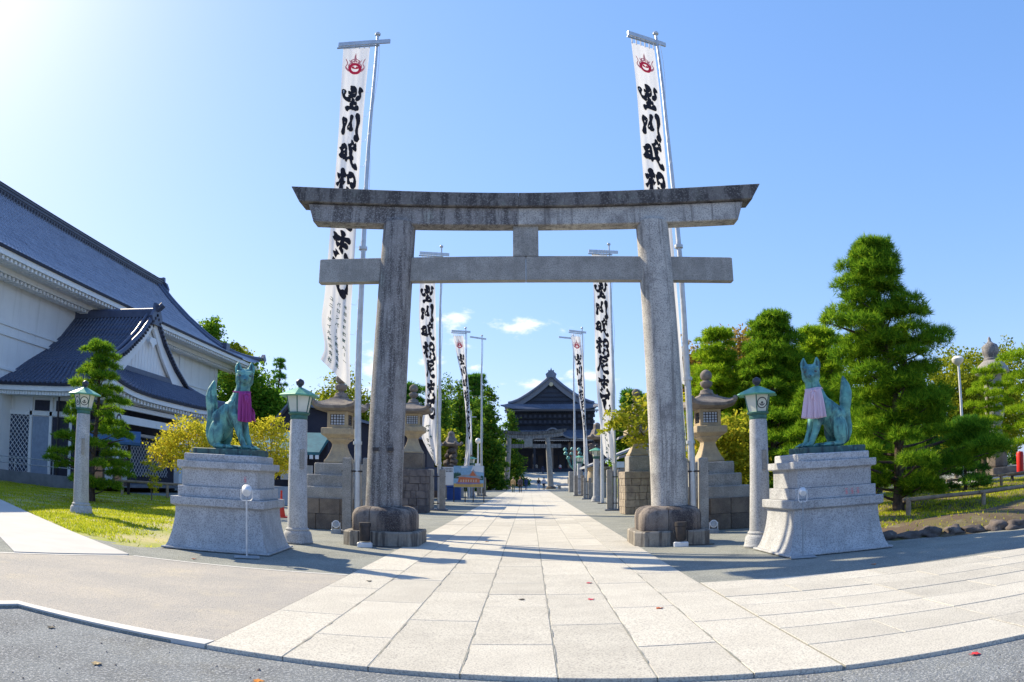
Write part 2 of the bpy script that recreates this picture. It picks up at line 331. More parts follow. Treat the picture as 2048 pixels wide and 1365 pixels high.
MT['lens'] = mat('lamp_lens', (.30, .32, .34), rough=.12, spec=.7)
MT['globe'] = mat('globe_shade', (.80, .78, .70), (.76, .74, .66), 5, rough=.35, spec=.5)
MT['ink'] = mat('ink_black', (.018, .018, .026), (.028, .026, .034), 20, rough=.9)
MT['green_ink'] = mat('green_ink', (.03, .11, .10), (.04, .13, .12), 20, rough=.9)
MT['crest_red'] = mat('crest_red', (.80, .03, .075), (.74, .025, .065), 20, rough=.8)
MT['crest_pink'] = mat('crest_pink', (.80, .30, .30), (.76, .25, .25), 20, rough=.8)
MT['cone'] = mat('cone_red', (.80, .05, .015), (.74, .04, .015), 8, rough=.5, spec=.4)
MT['sign_white'] = mat('sign_white', (.72, .74, .77), (.66, .68, .72), 3, rough=.6)
MT['bark'] = mat('bark', (.13, .095, .075), (.07, .052, .045), 6, rough=.95, bump=.9, bscale=22, streak=((.045, .035, .032), .7, (9, 9, 1.6), .45, .62))
MT['bark_grey'] = mat('grey_bark', (.20, .17, .14), (.12, .105, .09), 6, rough=.95, bump=.6, bscale=25)
MT['skin'] = mat('skin', (.58, .38, .28), rough=.6)
def clothmat(name, c, trans=.3):
    m = bpy.data.materials.new(name); m.use_nodes = True; nt = m.node_tree; L = nt.links; nt.nodes.clear()
    o = _n(nt, 'ShaderNodeOutputMaterial'); d = _n(nt, 'ShaderNodeBsdfDiffuse'); t = _n(nt, 'ShaderNodeBsdfTranslucent'); mx = _n(nt, 'ShaderNodeMixShader'); mx.inputs[0].default_value = trans
    tc = _n(nt, 'ShaderNodeTexCoord'); nz = _n(nt, 'ShaderNodeTexNoise'); nz.inputs['Scale'].default_value = 240; L.new(tc.outputs['Object'], nz.inputs['Vector'])
    x = _n(nt, 'ShaderNodeMix', data_type='RGBA'); x.inputs['A'].default_value = rgba([v*.92 for v in c]); x.inputs['B'].default_value = rgba(c); L.new(nz.outputs[0], x.inputs['Factor'])
    for s_ in (d, t): L.new(x.outputs['Result'], s_.inputs['Color'])
    L.new(d.outputs[0], mx.inputs[1]); L.new(t.outputs[0], mx.inputs[2]); L.new(mx.outputs[0], o.inputs[0]); return m
MT['banner'] = clothmat('banner_cloth', (.80, .80, .82), .4)
MT['bib_pink'] = clothmat('bib_pink', (.82, .64, .74), .25)
MT['bib_magenta'] = clothmat('bib_magenta', (.50, .10, .36), .3)
def plain(name, c, rough=.8):
    if name not in MT: MT[name] = mat(name, c, tuple(v*.85 for v in c), 5, rough=rough)
    return MT[name]
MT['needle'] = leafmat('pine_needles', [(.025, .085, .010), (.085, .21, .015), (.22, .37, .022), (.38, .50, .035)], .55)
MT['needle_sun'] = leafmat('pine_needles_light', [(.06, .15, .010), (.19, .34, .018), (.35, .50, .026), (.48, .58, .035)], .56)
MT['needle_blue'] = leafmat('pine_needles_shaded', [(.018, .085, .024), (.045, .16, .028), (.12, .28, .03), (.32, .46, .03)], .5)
MT['leaf_yellow'] = leafmat('leaves_yellow', [(.24, .27, .025), (.46, .45, .035), (.62, .56, .05), (.60, .40, .04)], .5)
MT['leaf_yg'] = leafmat('leaves_yellow_green', [(.14, .19, .02), (.30, .34, .03), (.46, .45, .04), (.54, .40, .04)], .52)
MT['leaf_green'] = leafmat('leaves_green', [(.035, .11, .012), (.09, .22, .018), (.20, .34, .025), (.38, .44, .035)], .5)
MT['leaf_dark'] = leafmat('leaves_dark', [(.02, .07, .018), (.04, .12, .022), (.09, .20, .026), (.22, .30, .03)], .45)
MT['leaf_olive'] = leafmat('leaves_olive', [(.08, .13, .012), (.18, .23, .018), (.32, .35, .026), (.38, .36, .03)], .5)
MT['leaf_brown'] = leafmat('leaves_autumn', [(.16, .10, .025), (.32, .20, .045), (.42, .30, .07), (.36, .18, .04)], .45)
MT['leaf_conifer'] = leafmat('leaves_conifer', [(.022, .075, .016), (.055, .145, .02), (.14, .24, .024), (.32, .36, .03)], .46)
MT['grass'] = leafmat('grass_blades', [(.14, .20, .015), (.34, .40, .025), (.52, .54, .04), (.60, .55, .07)], .5)
# ------------------------------------------------------------------ ground, forecourt, paths
def sheet(name, pts, z, m, kind='structure', thick=0):
    b = MB(); n = len(pts)
    if thick: b.prism(pts, z-thick, z, axis='z')
    else: b.add([(x, y, z) for x, y in pts], [tuple(range(n))])
    o = b.build(name, m); o['kind'] = kind
    return o
def fy(x): return 5.87-.1285*x if x < 2.53 else 5.545-.06*(x-2.53)
sheet('ground', [(-900, -900), (900, -900), (900, 1500), (-900, 1500)], -.042, MT['asphalt'])
sheet('forecourt', [(-7.7, 2.4), (-5.36, 6.52), (-2.88, fy(-2.88)+.012), (2.52, fy(2.52)+.012), (60, fy(60)), (220, 20), (220, 700), (-220, 700), (-220, -20), (-60, -20)], -.014, MT['gravel'], thick=.07)
sheet('apron', [(-2.89, fy(-2.88)+.19), (-5.36, 6.72), (-7.95, 2.6), (-11.2, 5.9), (-6.95, 11.86), (-2.89, 11.84)], -.008, MT['apron'])
def strip(name, pts, w, z, m, thick=0):
    """band of width w to the left of the polyline"""
    b = MB(); P = [Vector((x, y, 0)) for x, y in pts]; Lf = []
    for i, p in enumerate(P):
        d = (P[min(i+1, len(P)-1)]-P[max(i-1, 0)]).normalized(); Lf.append(p+Vector((-d.y, d.x, 0))*w)
    for i in range(len(P)-1):
        q = [P[i], P[i+1], Lf[i+1], Lf[i]]
        if thick: b.prism([(v.x, v.y) for v in q], z-thick, z, axis='z')
        else: b.add([(v.x, v.y, z) for v in q], [(0, 1, 2, 3)])
    o = b.build(name, m); o['kind'] = 'structure'; return o
strip('kerb_line', [(-7.75, 2.38), (-5.37, 6.53), (-2.9, fy(-2.9)+.01)], .19, .004, MT['white_paint'], thick=.07)
strip('painted_line', [(-2.9, 11.80), (-6.9, 11.84)], -.09, -.003, MT['white_paint'])
strip('painted_line', [(-6.95, 11.80), (-11.2, 5.84)], -.10, -.003, MT['white_paint'])
sheet('concrete_path', [(-7.05, 11.98), (-8.35, 10.12), (-10.6, 12.2), (-24, 23.3), (-24, 25.9), (-17.9, 21.0), (-10, 14.4)], .006, MT['concrete'], thick=.03)

# --- stone path: seven columns of long slabs, each slab an object
path = thing('stone_path', None, None); path['kind'] = 'structure'
joint = MB().add([(-2.88, fy(-2.88)+.02, -.0045), (2.5, fy(2.5)+.02, -.0045), (2.5, 36, -.0045), (-2.88, 36, -.0045)], [(0, 1, 2, 3)]).build('joint_bed', MT['joint'], path)
ex = [-2.88, -2.1, -1.32, -.55, .23, 1.0, 1.76, 2.5]
first = [8.35, 7.24, 8.26, 7.08, 8.07, 6.89, 7.95]
def slab(x0, x1, y0a, y0b, y1, parent, g=.007, y1b=None):
    """slab with chamfered rim; y0a / y0b front edge at x0 / x1"""
    y1b = y1 if y1b is None else y1b
    cx, cy = (x0+x1)/2, (y0a+y1)/2; c = .004; z1 = random.uniform(-.002, .003); tl = random.uniform(-.001, .001)
    P = [(x0+g, y0a+g), (x1-g, y0b+g), (x1-g, y1b-g), (x0+g, y1-g)]
    I = [(x0+g+c, y0a+g+c), (x1-g-c, y0b+g+c), (x1-g-c, y1b-g-c), (x0+g+c, y1-g-c)]
    b = MB(); r = lambda pts, z: [(x-cx, y-cy, z+(tl if i > 1 else -tl)) for i, (x, y) in enumerate(pts)]
    b.loft([r(P, -.06), r(P, z1-c), r(I, z1)])
    return b.build('paving_slab', MT['slab'], parent, loc=(cx, cy, 0))
for i in range(7):
    x0, x1 = ex[i], ex[i+1]; y = None; ys = [first[i]+2.17*k for k in range(13)]
    if i == 3: ys.insert(2, 10.26)
    slab(x0, x1, fy(x0), fy(x1), ys[0], path)
    for a, bb in zip(ys, ys[1:]):
        j = random.uniform(-.05, .05)
        slab(x0, x1, a, a, bb, path)
far = MB()
for i in range(7):
    y = first[i]+2.17*12
    while y < 119:
        far.box(ex[i]+.006, ex[i+1]-.006, y+.006, y+2.164, -.05, random.uniform(-.002, .002)); y += 2.17
o = far.build('far_paving', MT['slab_far'], path); o['kind'] = 'stuff'
rj = random.Random(17); n_p = 0
for xj in ex[1:-1]:
    for k in range(9):
        y0 = fy(xj)+.25+k*1.15+rj.uniform(0, .25); L_ = rj.uniform(.25, .8); b = MB(); pl_, pr_ = [], []
        for q in range(9):
            t = q/8; w = .004+.012*math.sin(math.pi*t)*rj.uniform(.3, 1.2); pl_.append((xj-w*rj.uniform(.4, 1), y0+L_*t, .0058)); pr_.append((xj+w*rj.uniform(.4, 1), y0+L_*t, .0058))
        b.add(pl_+pr_, [(q, q+1, 9+q+1, 9+q) for q in range(8)]); b.build('joint_filling', MT['joint'], path, fix=False)
# --- side path to the right: rows along the street edge
side = thing('side_path', None, None); side['kind'] = 'structure'
MB().add([(2.515, 5.56, -.0045), (26, 4.2, -.0045), (26, 9.5, -.0045), (2.515, 10.96, -.0045)], [(0, 1, 2, 3)]).build('joint_bed', MT['joint'], side)
rows = [5.545, 6.43, 7.26, 8.02, 8.78, 9.5, 10.2, 10.95]
for k in range(7):
    st = [4.5, 3.52, 4.58, 3.58, 4.64, 3.57, 5.2][k]; xs = [2.515]+[st+1.06*j*(1 if k % 2 else 1) for j in range(0, 22, 1 if k in (1, 3, 5) else 1)]
    xs = [x for x in xs if x < 17]
    if k % 2 == 0: xs = [xs[0]]+xs[1::2]
    sl_ = -.06*(1-k/7)-.045*(k/7)
    for a, bb in zip(xs, xs[1:]):
        f = lambda x, y: y-(.06-.002*k)*(x-2.53)
        slab(a, bb, f(a, rows[k]), f(bb, rows[k]), f(a, rows[k+1]), side, y1b=f(bb, rows[k+1]))

# --- lawns
def hash2(x, y): return (math.sin(x*1.7+y*.6)+math.sin(y*2.3-x*.9)+math.sin(x*.45+1.3)*1.4)/3.4
def inside(pt, poly):
    x, y = pt; c = False
    for i in range(len(poly)):
        (x0, y0), (x1, y1) = poly[i], poly[i-1]
        if (y0 > y) != (y1 > y) and x < (x1-x0)*(y-y0)/(y1-y0)+x0: c = not c
    return c
def edge_dist(pt, poly):
    d = 1e9; p = Vector(pt)
    for i in range(len(poly)):
        a, b_ = Vector(poly[i]), Vector(poly[i-1]); t = max(0, min(1, (p-a).dot(b_-a)/max((b_-a).length_squared, 1e-9))); d = min(d, (p-a-(b_-a)*t).length)
    return d
def lawn(name, poly, hz, step, nblades, blade, seed, dens=None, soil=None):
    xs = [p[0] for p in poly]; ys = [p[1] for p in poly]; b = MB(); idx = {}
    x0, y0 = min(xs), min(ys); nx = int((max(xs)-x0)/step)+1; ny = int((max(ys)-y0)/step)+1
    H = lambda x, y: -.014+max(0, min(1, edge_dist((x, y), poly)/.9))**.7*hz(x, y) + (.012 if True else 0)
    for j in range(ny+1):
        for i in range(nx+1): b.v.append((x0+i*step, y0+j*step, H(x0+i*step, y0+j*step) if inside((x0+i*step, y0+j*step), poly) else -.03))
    for j in range(ny):
        for i in range(nx):
            q = [j*(nx+1)+i, j*(nx+1)+i+1, (j+1)*(nx+1)+i+1, (j+1)*(nx+1)+i]
            if any(inside(b.v[k][:2], poly) for k in q): b.f.append(tuple(q)); b.m.append(0)
    o = b.build(name, soil or MT['lawn_soil'], smooth=60); o['kind'] = 'structure'
    rg = np.random.default_rng(seed); V = []; 
    while len(V) < nblades:
        x = rg.uniform(min(xs), max(xs)); y = min(ys)+(max(ys)-min(ys))*rg.random()**1.6
        if not inside((x, y), poly): continue
        if dens and rg.random() > dens(x, y): continue
        V.append((x, y, H(x, y)))
    V = np.array(V); n = len(V); a = rg.uniform(0, 2*np.pi, n); hgt = blade*rg.uniform(.5, 1.3, n); wd = hgt*.28
    dx, dy = np.cos(a), np.sin(a); lx = rg.normal(0, .45, n)*hgt; ly = rg.normal(0, .45, n)*hgt
    A = V+np.stack([dx*wd, dy*wd, 0*a], 1); B = V-np.stack([dx*wd, dy*wd, 0*a], 1); C = V+np.stack([lx, ly, hgt], 1)
    vv = np.stack([A, B, C], 1).reshape(-1, 3); F = np.arange(3*n).reshape(-1, 3)
    return npmesh('grass', vv, F, MT['grass'], 'stuff')
LL = [(-7.3, 13.1), (-7.6, 15.2), (-8.4, 17.6), (-9.0, 20.5), (-10.5, 25), (-14, 31), (-16.5, 37), (-40, 37), (-40, 33), (-24.2, 26), (-17.9, 21.05), (-10.2, 14.6)]
lawn('lawn', LL, lambda x, y: .05+.05*hash2(x*1.3, y*1.1), .45, 70000, .055, 3,
     dens=lambda x, y: min(1., max(.02, .75+.6*hash2(x*1.1, y*1.4)-.85*max(0, (x+10.6)/3.0))))
RL = [(7.1, 15.6), (8.2, 14.75), (9.6, 14.2), (11, 14.0), (14, 14.3), (20, 15.8), (34, 19), (40, 30), (24, 33), (12, 33), (8.8, 24), (7.6, 19)]
lawn('lawn', RL, lambda x, y: .26+.12*hash2(x, y)+.012*(y-15), .5, 60000, .06, 5, dens=lambda x, y: 1.0 if y > 16.3+.15*(x-9) else .05, soil=mat('mound_soil', (.15, .13, .05), (.12, .085, .06), .8, rough=1, bump=.9, bscale=30, world=True, stain=((.22, .19, .12), .6, 1.2, .5, .65)))
# ------------------------------------------------------------------ the great stone torii
TX, TY = -.06, 18.0
tor = thing('stone_torii', 'huge weathered grey stone torii gate spanning the paved path', 'torii gate', (TX, TY, 0))
def plinth(sx, parent):
    """two tiers: chamfered square base in two stones, rounded square cushion in two stones"""
    for k, (x0, x1) in enumerate(((-.89, -.21*(1 if sx < 0 else .6)), (-.205*(1 if sx < 0 else .6), .89))):
        c = .20; b = MB()
        def ring(z, i):
            L_, Rr = x0+i*(k == 0), x1-i*(k == 1)
            q = [(L_+(c if k == 0 else 0), -.89+i), (Rr-(c if k == 1 else 0), -.89+i), (Rr, -.89+i+(c if k == 1 else 0)), (Rr, .89-i-(c if k == 1 else 0)), (Rr-(c if k == 1 else 0), .89-i), (L_+(c if k == 0 else 0), .89-i), (L_, .89-i-(c if k == 0 else 0)), (L_, -.89+i+(c if k == 0 else 0))]
            return [(x, y, z) for x, y in q]
        b.loft([ring(-.02, 0), ring(.30, 0), ring(.335, .03)]); b.build('plinth_base', MT['plinth_low'], parent, loc=(sx, 0, 0))
    sp = -.26 if sx < 0 else -.10
    for k in (0, 1):
        b = MB(); rings = []
        for r, z in [(.735, .336), (.745, .36), (.75, .64), (.74, .72), (.705, .80), (.64, .86), (.52, .895), (.30, .905)]:
            ring = []
            for j in range(56):
                t = 2*math.pi*(j+.5)/56; e = 2/5
                x = math.copysign(abs(math.cos(t))**e, math.cos(t))*r; y = math.copysign(abs(math.sin(t))**e, math.sin(t))*r
                x = min(x, sp-.004-.0001*j) if k == 0 else max(x, sp+.004+.0001*j)
                ring.append((x, y, z))
            rings.append(ring)
        b.loft(rings); b.build('plinth', MT['plinth'], parent, smooth=38, loc=(sx, 0, 0))
for s in (-1, 1):
    plinth(3.37*s, tor)
    b = MB(); n = 40; rings = []
    for k in range(25):
        t = k/24; z = .86+t*(7.93-.86); cx = s*(3.43+(3.20-3.43)*t); r = .445-.033*t
        rings.append([(cx+r*math.cos(2*math.pi*j/n), r*math.sin(2*math.pi*j/n), z) for j in range(n)])
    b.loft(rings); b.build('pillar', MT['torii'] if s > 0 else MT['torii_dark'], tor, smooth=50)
# tie beam (two stones meeting behind the strut), strut, lower lintel and curved top lintel in two stones each
def beam(x0, x1, zlo, zhi, y0, y1, m, name, n=14, e0=0, e1=0):
    """curved beam between x0 and x1; e0/e1 = how far the ends slant outward at the top; vertical end where 0"""
    b = MB(); rings = []
    for i in range(n+1):
        t = i/n; x = x0+(x1-x0)*t; 
        so_ = e0*(1-t)**6 + e1*t**6
        lo, hi = zlo(x), zhi(x); c = .02
        ring = []
        for (yy, zz, k) in ((y0+c, lo, 0), (y1-c, lo, 0), (y1, lo+c, 0), (y1, hi-c, 1), (y1-c, hi, 1), (y0+c, hi, 1), (y0, hi-c, 1), (y0, lo+c, 0)):
            ring.append((x+so_*k, yy, zz))
        rings.append(ring)
    b.loft(rings); return b.build(name, m, tor, smooth=30)
zt = lambda x: 8.62+.40*(abs(x)/6.1)**1.9          # top of the top lintel (front face)
zm = lambda x: 8.25+.30*(abs(x)/5.8)**1.9          # seam between the two lintels
zb = lambda x: 7.80+.22*(abs(x)/5.5)**2.1          # underside
for (a, c_, e0, e1) in ((-5.86, -.185, -.24, 0), (-.18, 5.86, 0, .24)):
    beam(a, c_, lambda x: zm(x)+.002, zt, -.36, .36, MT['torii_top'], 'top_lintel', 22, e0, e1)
for (a, c_, e0, e1) in ((-5.45, -.185, -.16, 0), (-.18, 5.45, 0, .16)):
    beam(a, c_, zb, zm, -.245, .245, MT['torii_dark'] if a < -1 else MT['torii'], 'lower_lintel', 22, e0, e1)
for (a, c_) in ((-5.22, -.005), (.0, 5.22)):
    b = MB().cbox(a, c_, -.14, .14, 6.41, 7.02, .02); b.build('tie_beam', MT['granite_old'], tor)
MB().cbox(-.32, .31, -.15, .15, 7.02, 7.81, .01).build('centre_strut', MT['granite_old'], tor)
# small iron hooks low on the left pillar
for dx in (-.16, .2):
    b = MB(); b.box(-3.39+dx-.07, -3.39+dx+.07, -.47, -.38, 2.22, 2.30); b.build('hook', MT['iron'], tor)
# ------------------------------------------------------------------ fox statues on their pedestals
def pedestal(label, loc, rz, mirror):
    p = thing('stone_pedestal', label, 'pedestal', loc, rz, 'fox statue pedestals')
    w, d = 1.0, .95
    def tier(name, prof, m='granite'):
        """prof: list of (half width, half depth, z)"""
        b = MB(); b.loft([[(-a, -e, z), (a, -e, z), (a, e, z), (-a, e, z)] for a, e, z in prof]); return b.build(name, MT[m], p, smooth=25, bevel=.012)
    tier('ground_slab', [(1.16, 1.0, 0), (1.16, 1.0, .04)])
    fl = [(1.09-.17*math.sin(math.pi/2*t)**.75, .93-.165*math.sin(math.pi/2*t)**.75, .041+.82*t) for t in [i/10 for i in range(11)]]
    b = MB(); b.loft([[(-a, -e, z), (a, -e, z), (a, e, z), (-a, e, z)] for a, e, z in fl]); fo = b.build('flared_block', MT['granite'], p, smooth=25)
    tier('ledge', [(.94, .79, .861), (1.01, .85, .89), (1.01, .85, 1.05)])
    tier('step_block', [(.89, .73, 1.05), (.89, .73, 1.27)])
    tier('upper_block', [(.82, .665, 1.27), (.82, .665, 1.60), (.85, .69, 1.63)])
    tier('cornice', [(.89, .735, 1.63), (.91, .75, 1.65), (.91, .75, 1.78)])
    tier('cap_stone', [(.79, .655, 1.78), (.79, .655, 1.915), (.775, .64, 1.93)])
    return p
def fox(label, loc, rz, mir, head_yaw, bib, bibm, headpitch=0.):
    """seated fox; local +x is where the chest points (mirrored by mir), z up"""
    f = thing('fox_statue', label, 'fox statue', loc, rz, 'bronze fox statues')
    X = lambda x, y, z: Vector((x*mir, y, z))
    b = MB(); b.cbox(-.575, .60, -.33, .33, 0, .115, .012); b.build('bronze_plate', MT['bronze_dark'], f)
    Z = .115; caps = []
    def cap(p0, r0, p1, r1): caps.append(((X(*p0)+Vector((0, 0, Z)), r0), (X(*p1)+Vector((0, 0, Z)), r1)))
    def ell(c, r, ry=0., rzz=0.): caps.append((X(*c)+Vector((0, 0, Z)), r, (Matrix.Rotation(rzz, 3, 'Z') @ Matrix.Rotation(ry*mir, 3, 'Y')).to_quaternion()))
    ell((-.17, 0, .45), (.20, .205, .37), .42)                  # rump and lower back
    cap((-.17, 0, .56), .215, (.12, 0, .78), .205)              # trunk
    ell((.14, 0, .70), (.185, .185, .31), .25)                  # deep chest
    for s in (-1, 1):
        ell((-.20, .17*s, .29), (.15, .075, .27), .12)         # haunch
        cap((-.20, .18*s, .05), .05, (.10, .19*s, .04), .045)  # hind foot
        for q in (-.028, 0, .028): cap((.08, .19*s+q, .04), .022, (.16, .19*s+q*1.3, .025), .018)
        cap((.17, .115*s, .62), .10, (.25, .115*s, .30), .068) # foreleg
        cap((.25, .115*s, .30), .066, (.35, .115*s, .06), .05)
        cap((.35, .115*s, .05), .05, (.45, .115*s, .04), .042)
        for q in (-.03, 0, .03): cap((.43, .115*s+q, .045), .022, (.52, .115*s+q*1.25, .022), .018)
        cap((.13, .10*s, .80), .09, (.18, .115*s, .60), .10)   # shoulder
    cap((.13, 0, .84), .18, (.215, 0, 1.10), .135)             # neck
    cap((.215, 0, 1.08), .135, (.24, 0, 1.27), .13)
    # tail: out low behind, then a flame rising
    T = [(-.30, .06), (-.40, .12), (-.455, .25), (-.46, .38), (-.43, .52), (-.40, .66), (-.41, .82), (-.43, .98), (-.425, 1.10), (-.40, 1.20), (-.385, 1.29)]
    TR = [.05, .054, .058, .062, .07, .09, .113, .112, .088, .054, .016]
    for k in range(len(T)-1): cap((T[k][0], .0, T[k][1]), TR[k], (T[k+1][0], .0, T[k+1][1]), TR[k+1])
    # head, turned by head_yaw about the vertical
    hc = Vector((.245*mir, 0, 1.34+Z)); q = Quaternion((0, 0, 1), head_yaw) @ Quaternion((0, 1, 0), headpitch)
    def hp(x, y, z): return hc+q @ Vector((x, y, z))
    def hcap(p0, r0, p1, r1): caps.append(((hp(*p0), r0), (hp(*p1), r1)))
    def hell(c, r, extra=None): caps.append((hp(*c), r, q @ extra if extra else q))
    hell((0, 0, .0), (.170, .162, .155)); hell((-.02, 0, .06), (.14, .165, .115))
    for s in (-1, 1): hell((-.01, .085*s, -.06), (.10, .075, .10))      # cheeks
    hcap((.10, 0, -.03), .082, (.255, 0, -.085), .046)                 # muzzle
    hcap((.255, 0, -.085), .044, (.275, 0, -.08), .034)
    hcap((.08, 0, -.10), .06, (.20, 0, -.125), .034)                   # jaw
    for s in (-1, 1):
        hcap((.125, .030*s, .062), .034, (.105, .12*s, .095), .030)      # brow
        for k in range(5):                                             # ears: flattened, pointed
            t = k/4; hell((-.015-.02*t, (.108+.012*math.sin(t*2.6))*s, .11+.155*t), (.034-.012*t, .066*(1-.05*t-.62*t**3)+.006, .06*(1-.35*t)+.006))
    body = blend('body', caps, MT['bronze'], f, voxel=.016, smooth=3)
    for s in (-1, 1):
        m_ = Matrix.Translation(hp(.128, .072*s, .018)) @ (q.to_matrix().to_4x4())
        e = MB(); e.lathe([(0, -.046), (.018, -.028), (.024, 0), (.018, .028), (0, .046)], n=8); e.v = [tuple(m_ @ (Matrix.Rotation(R(90), 4, 'X') @ Vector(p))) for p in e.v]
        e.build('eye', MT['crest_dark'], f, smooth=60)
        e = MB(); pts = [(0, .066*.55*a_, .025*b_) for a_, b_ in ((-.7, 0), (0, -.6), (.7, 0), (.55, 3.2), (0, 5.6), (-.55, 3.2))]
        e.add([hp(.026-.006*p[2]/.03, .115*s+p[1]*.9, .125+p[2]) for p in pts], [(0, 1, 2, 3, 4, 5)])
        eo = e.build('ear_hollow', MT['bronze_dark'], f)
        sd = eo.modifiers.new('s', 'SOLIDIFY'); sd.thickness = .006
    nn = MB(); nn.lathe([(0, -.02), (.022, -.008), (.024, .004), (0, .02)], n=10); nn.v = [tuple(hp(.292, 0, -.075)+Vector(p)) for p in nn.v]; nn.build('nose', MT['bronze_dark'], f, smooth=60)
    # cloth bib tied round the neck: hangs over the chest and shoulders
    by, spread, w1, zt_, zb_, dist = bib
    qb = Quaternion((0, 0, 1), by)
    def bf(u, v):
        a = (u-.5)*2
        ang = a*(spread-.15*v); rad = .162+.070*v**.8+.026*math.sin(u*26)*v+.018*math.sin(u*47+1)*v+.012*math.sin(u*71+2)*v**.5+dist*v
        wx = 1.0+.12*v
        p = Vector((math.cos(ang)*rad*1.02+.02, math.sin(ang)*rad*wx, zt_+(zb_-zt_)*v-.02*math.cos(ang*2)*v+.03*(1-math.cos(ang))))
        c = Vector((.205*mir, 0, Z))
        return tuple(c+qb @ p)
    bb = MB().grid(bf, 44, 14); bo = bb.build('bib', bibm, f, smooth=180)
    sd = bo.modifiers.new('s', 'SOLIDIFY'); sd.thickness = .006
    kn = MB(); kc = Vector((.205*mir, 0, Z))+qb @ Vector((.215, 0, zt_-.05))
    for dz_, dy_ in ((.0, .05), (.0, -.05), (-.14, .02), (-.12, -.025)): kn.tube([kc, kc+qb @ Vector((.035, dy_*.7, dz_*.4+.012)), kc+qb @ Vector((.04+.02*(dz_ < 0), dy_, dz_-.02))], [.012, .022, .010], 7)
    kn.build('bib_knot', bibm, f, smooth=60)
    cpts = [tuple(Vector((.205*mir, 0, Z+zt_+.005))+qb @ Vector((math.cos(a_)*.152, math.sin(a_)*.152, .01*math.sin(a_*2)))) for a_ in [2*math.pi*i/24 for i in range(25)]]
    MB().tube(cpts, .012, 6).build('bib_cord', bibm, f, smooth=60)
    f.scale = (1.20, 1.20, 1.11)
    return f, bf
pl = pedestal('flared grey granite pedestal under the fox with the magenta bib', (-6.16, 14.7, 0), R(4.5), 1)
pr = pedestal('flared grey granite pedestal under the fox with the pale pink bib', (5.86, 14.36, 0), R(2), -1)
fl_, _ = fox('seated green bronze fox statue wearing a magenta bib', (-6.14, 14.66, 1.93), R(-8), 1, R(-58), (R(-40), .72, 0, 1.06, .52, -.03), MT['bib_magenta'])
fr_, bfr = fox('seated green bronze fox statue wearing a pale pink bib', (5.98, 14.34, 1.93), R(4), -1, R(-118), (R(-118), .95, 0, 1.05, .52, .02), MT['bib_pink'])
# flap of the magenta bib blown aside
g = MB().grid(lambda u, v: (.30+.17*u+.03*v, .03-.10*u*(1-v)*.5+.02*math.sin(v*6), .115+.93-.36*v-.05*u+(.0 if u < .5 else .08*(1-v)*(u-.5))-.18*u*(1-v)), 8, 8)
go = g.build('bib_flap', MT['bib_magenta'], fl_, smooth=180); go.modifiers.new('s', 'SOLIDIFY').thickness = .006
# three small brush marks at the hem of the pink bib
mk = MB()
for k in range(3):
    for d in range(2):
        a_ = Vector(bfr(.20+.012*d, .55+.11*k+.03*d)); b_ = Vector(bfr(.235+.01*d, .56+.11*k+.03*d)); o_ = Vector((0, -.008, 0)); mk.tube([a_+o_, b_+o_], .006, 5)
mk.build('lettering', MT['ink'], fr_)
# red seal marks on the pedestals
for p, (x, z) in ((pr, (.48, 1.16)), (pl, (.56, 1.45))):
    mk = MB(); yy = -.733 if p is pr else -.668
    for j in range(3 if p is pr else 1):
        for (dx, dz, wx, wz) in ((0, .05, .05, .012), (0, 0, .06, .012), (0, -.05, .045, .012), (0, 0, .012, .06), (.02, -.03, .012, .03)):
            mk.box(x-.13*j+dx-wx/2-.01, x-.13*j+dx+wx/2, yy, yy+.004, z+dz-wz/2, z+dz+wz/2)
    mk.build('seal_lettering', plain('seal_red', (.62, .26, .28)), p)
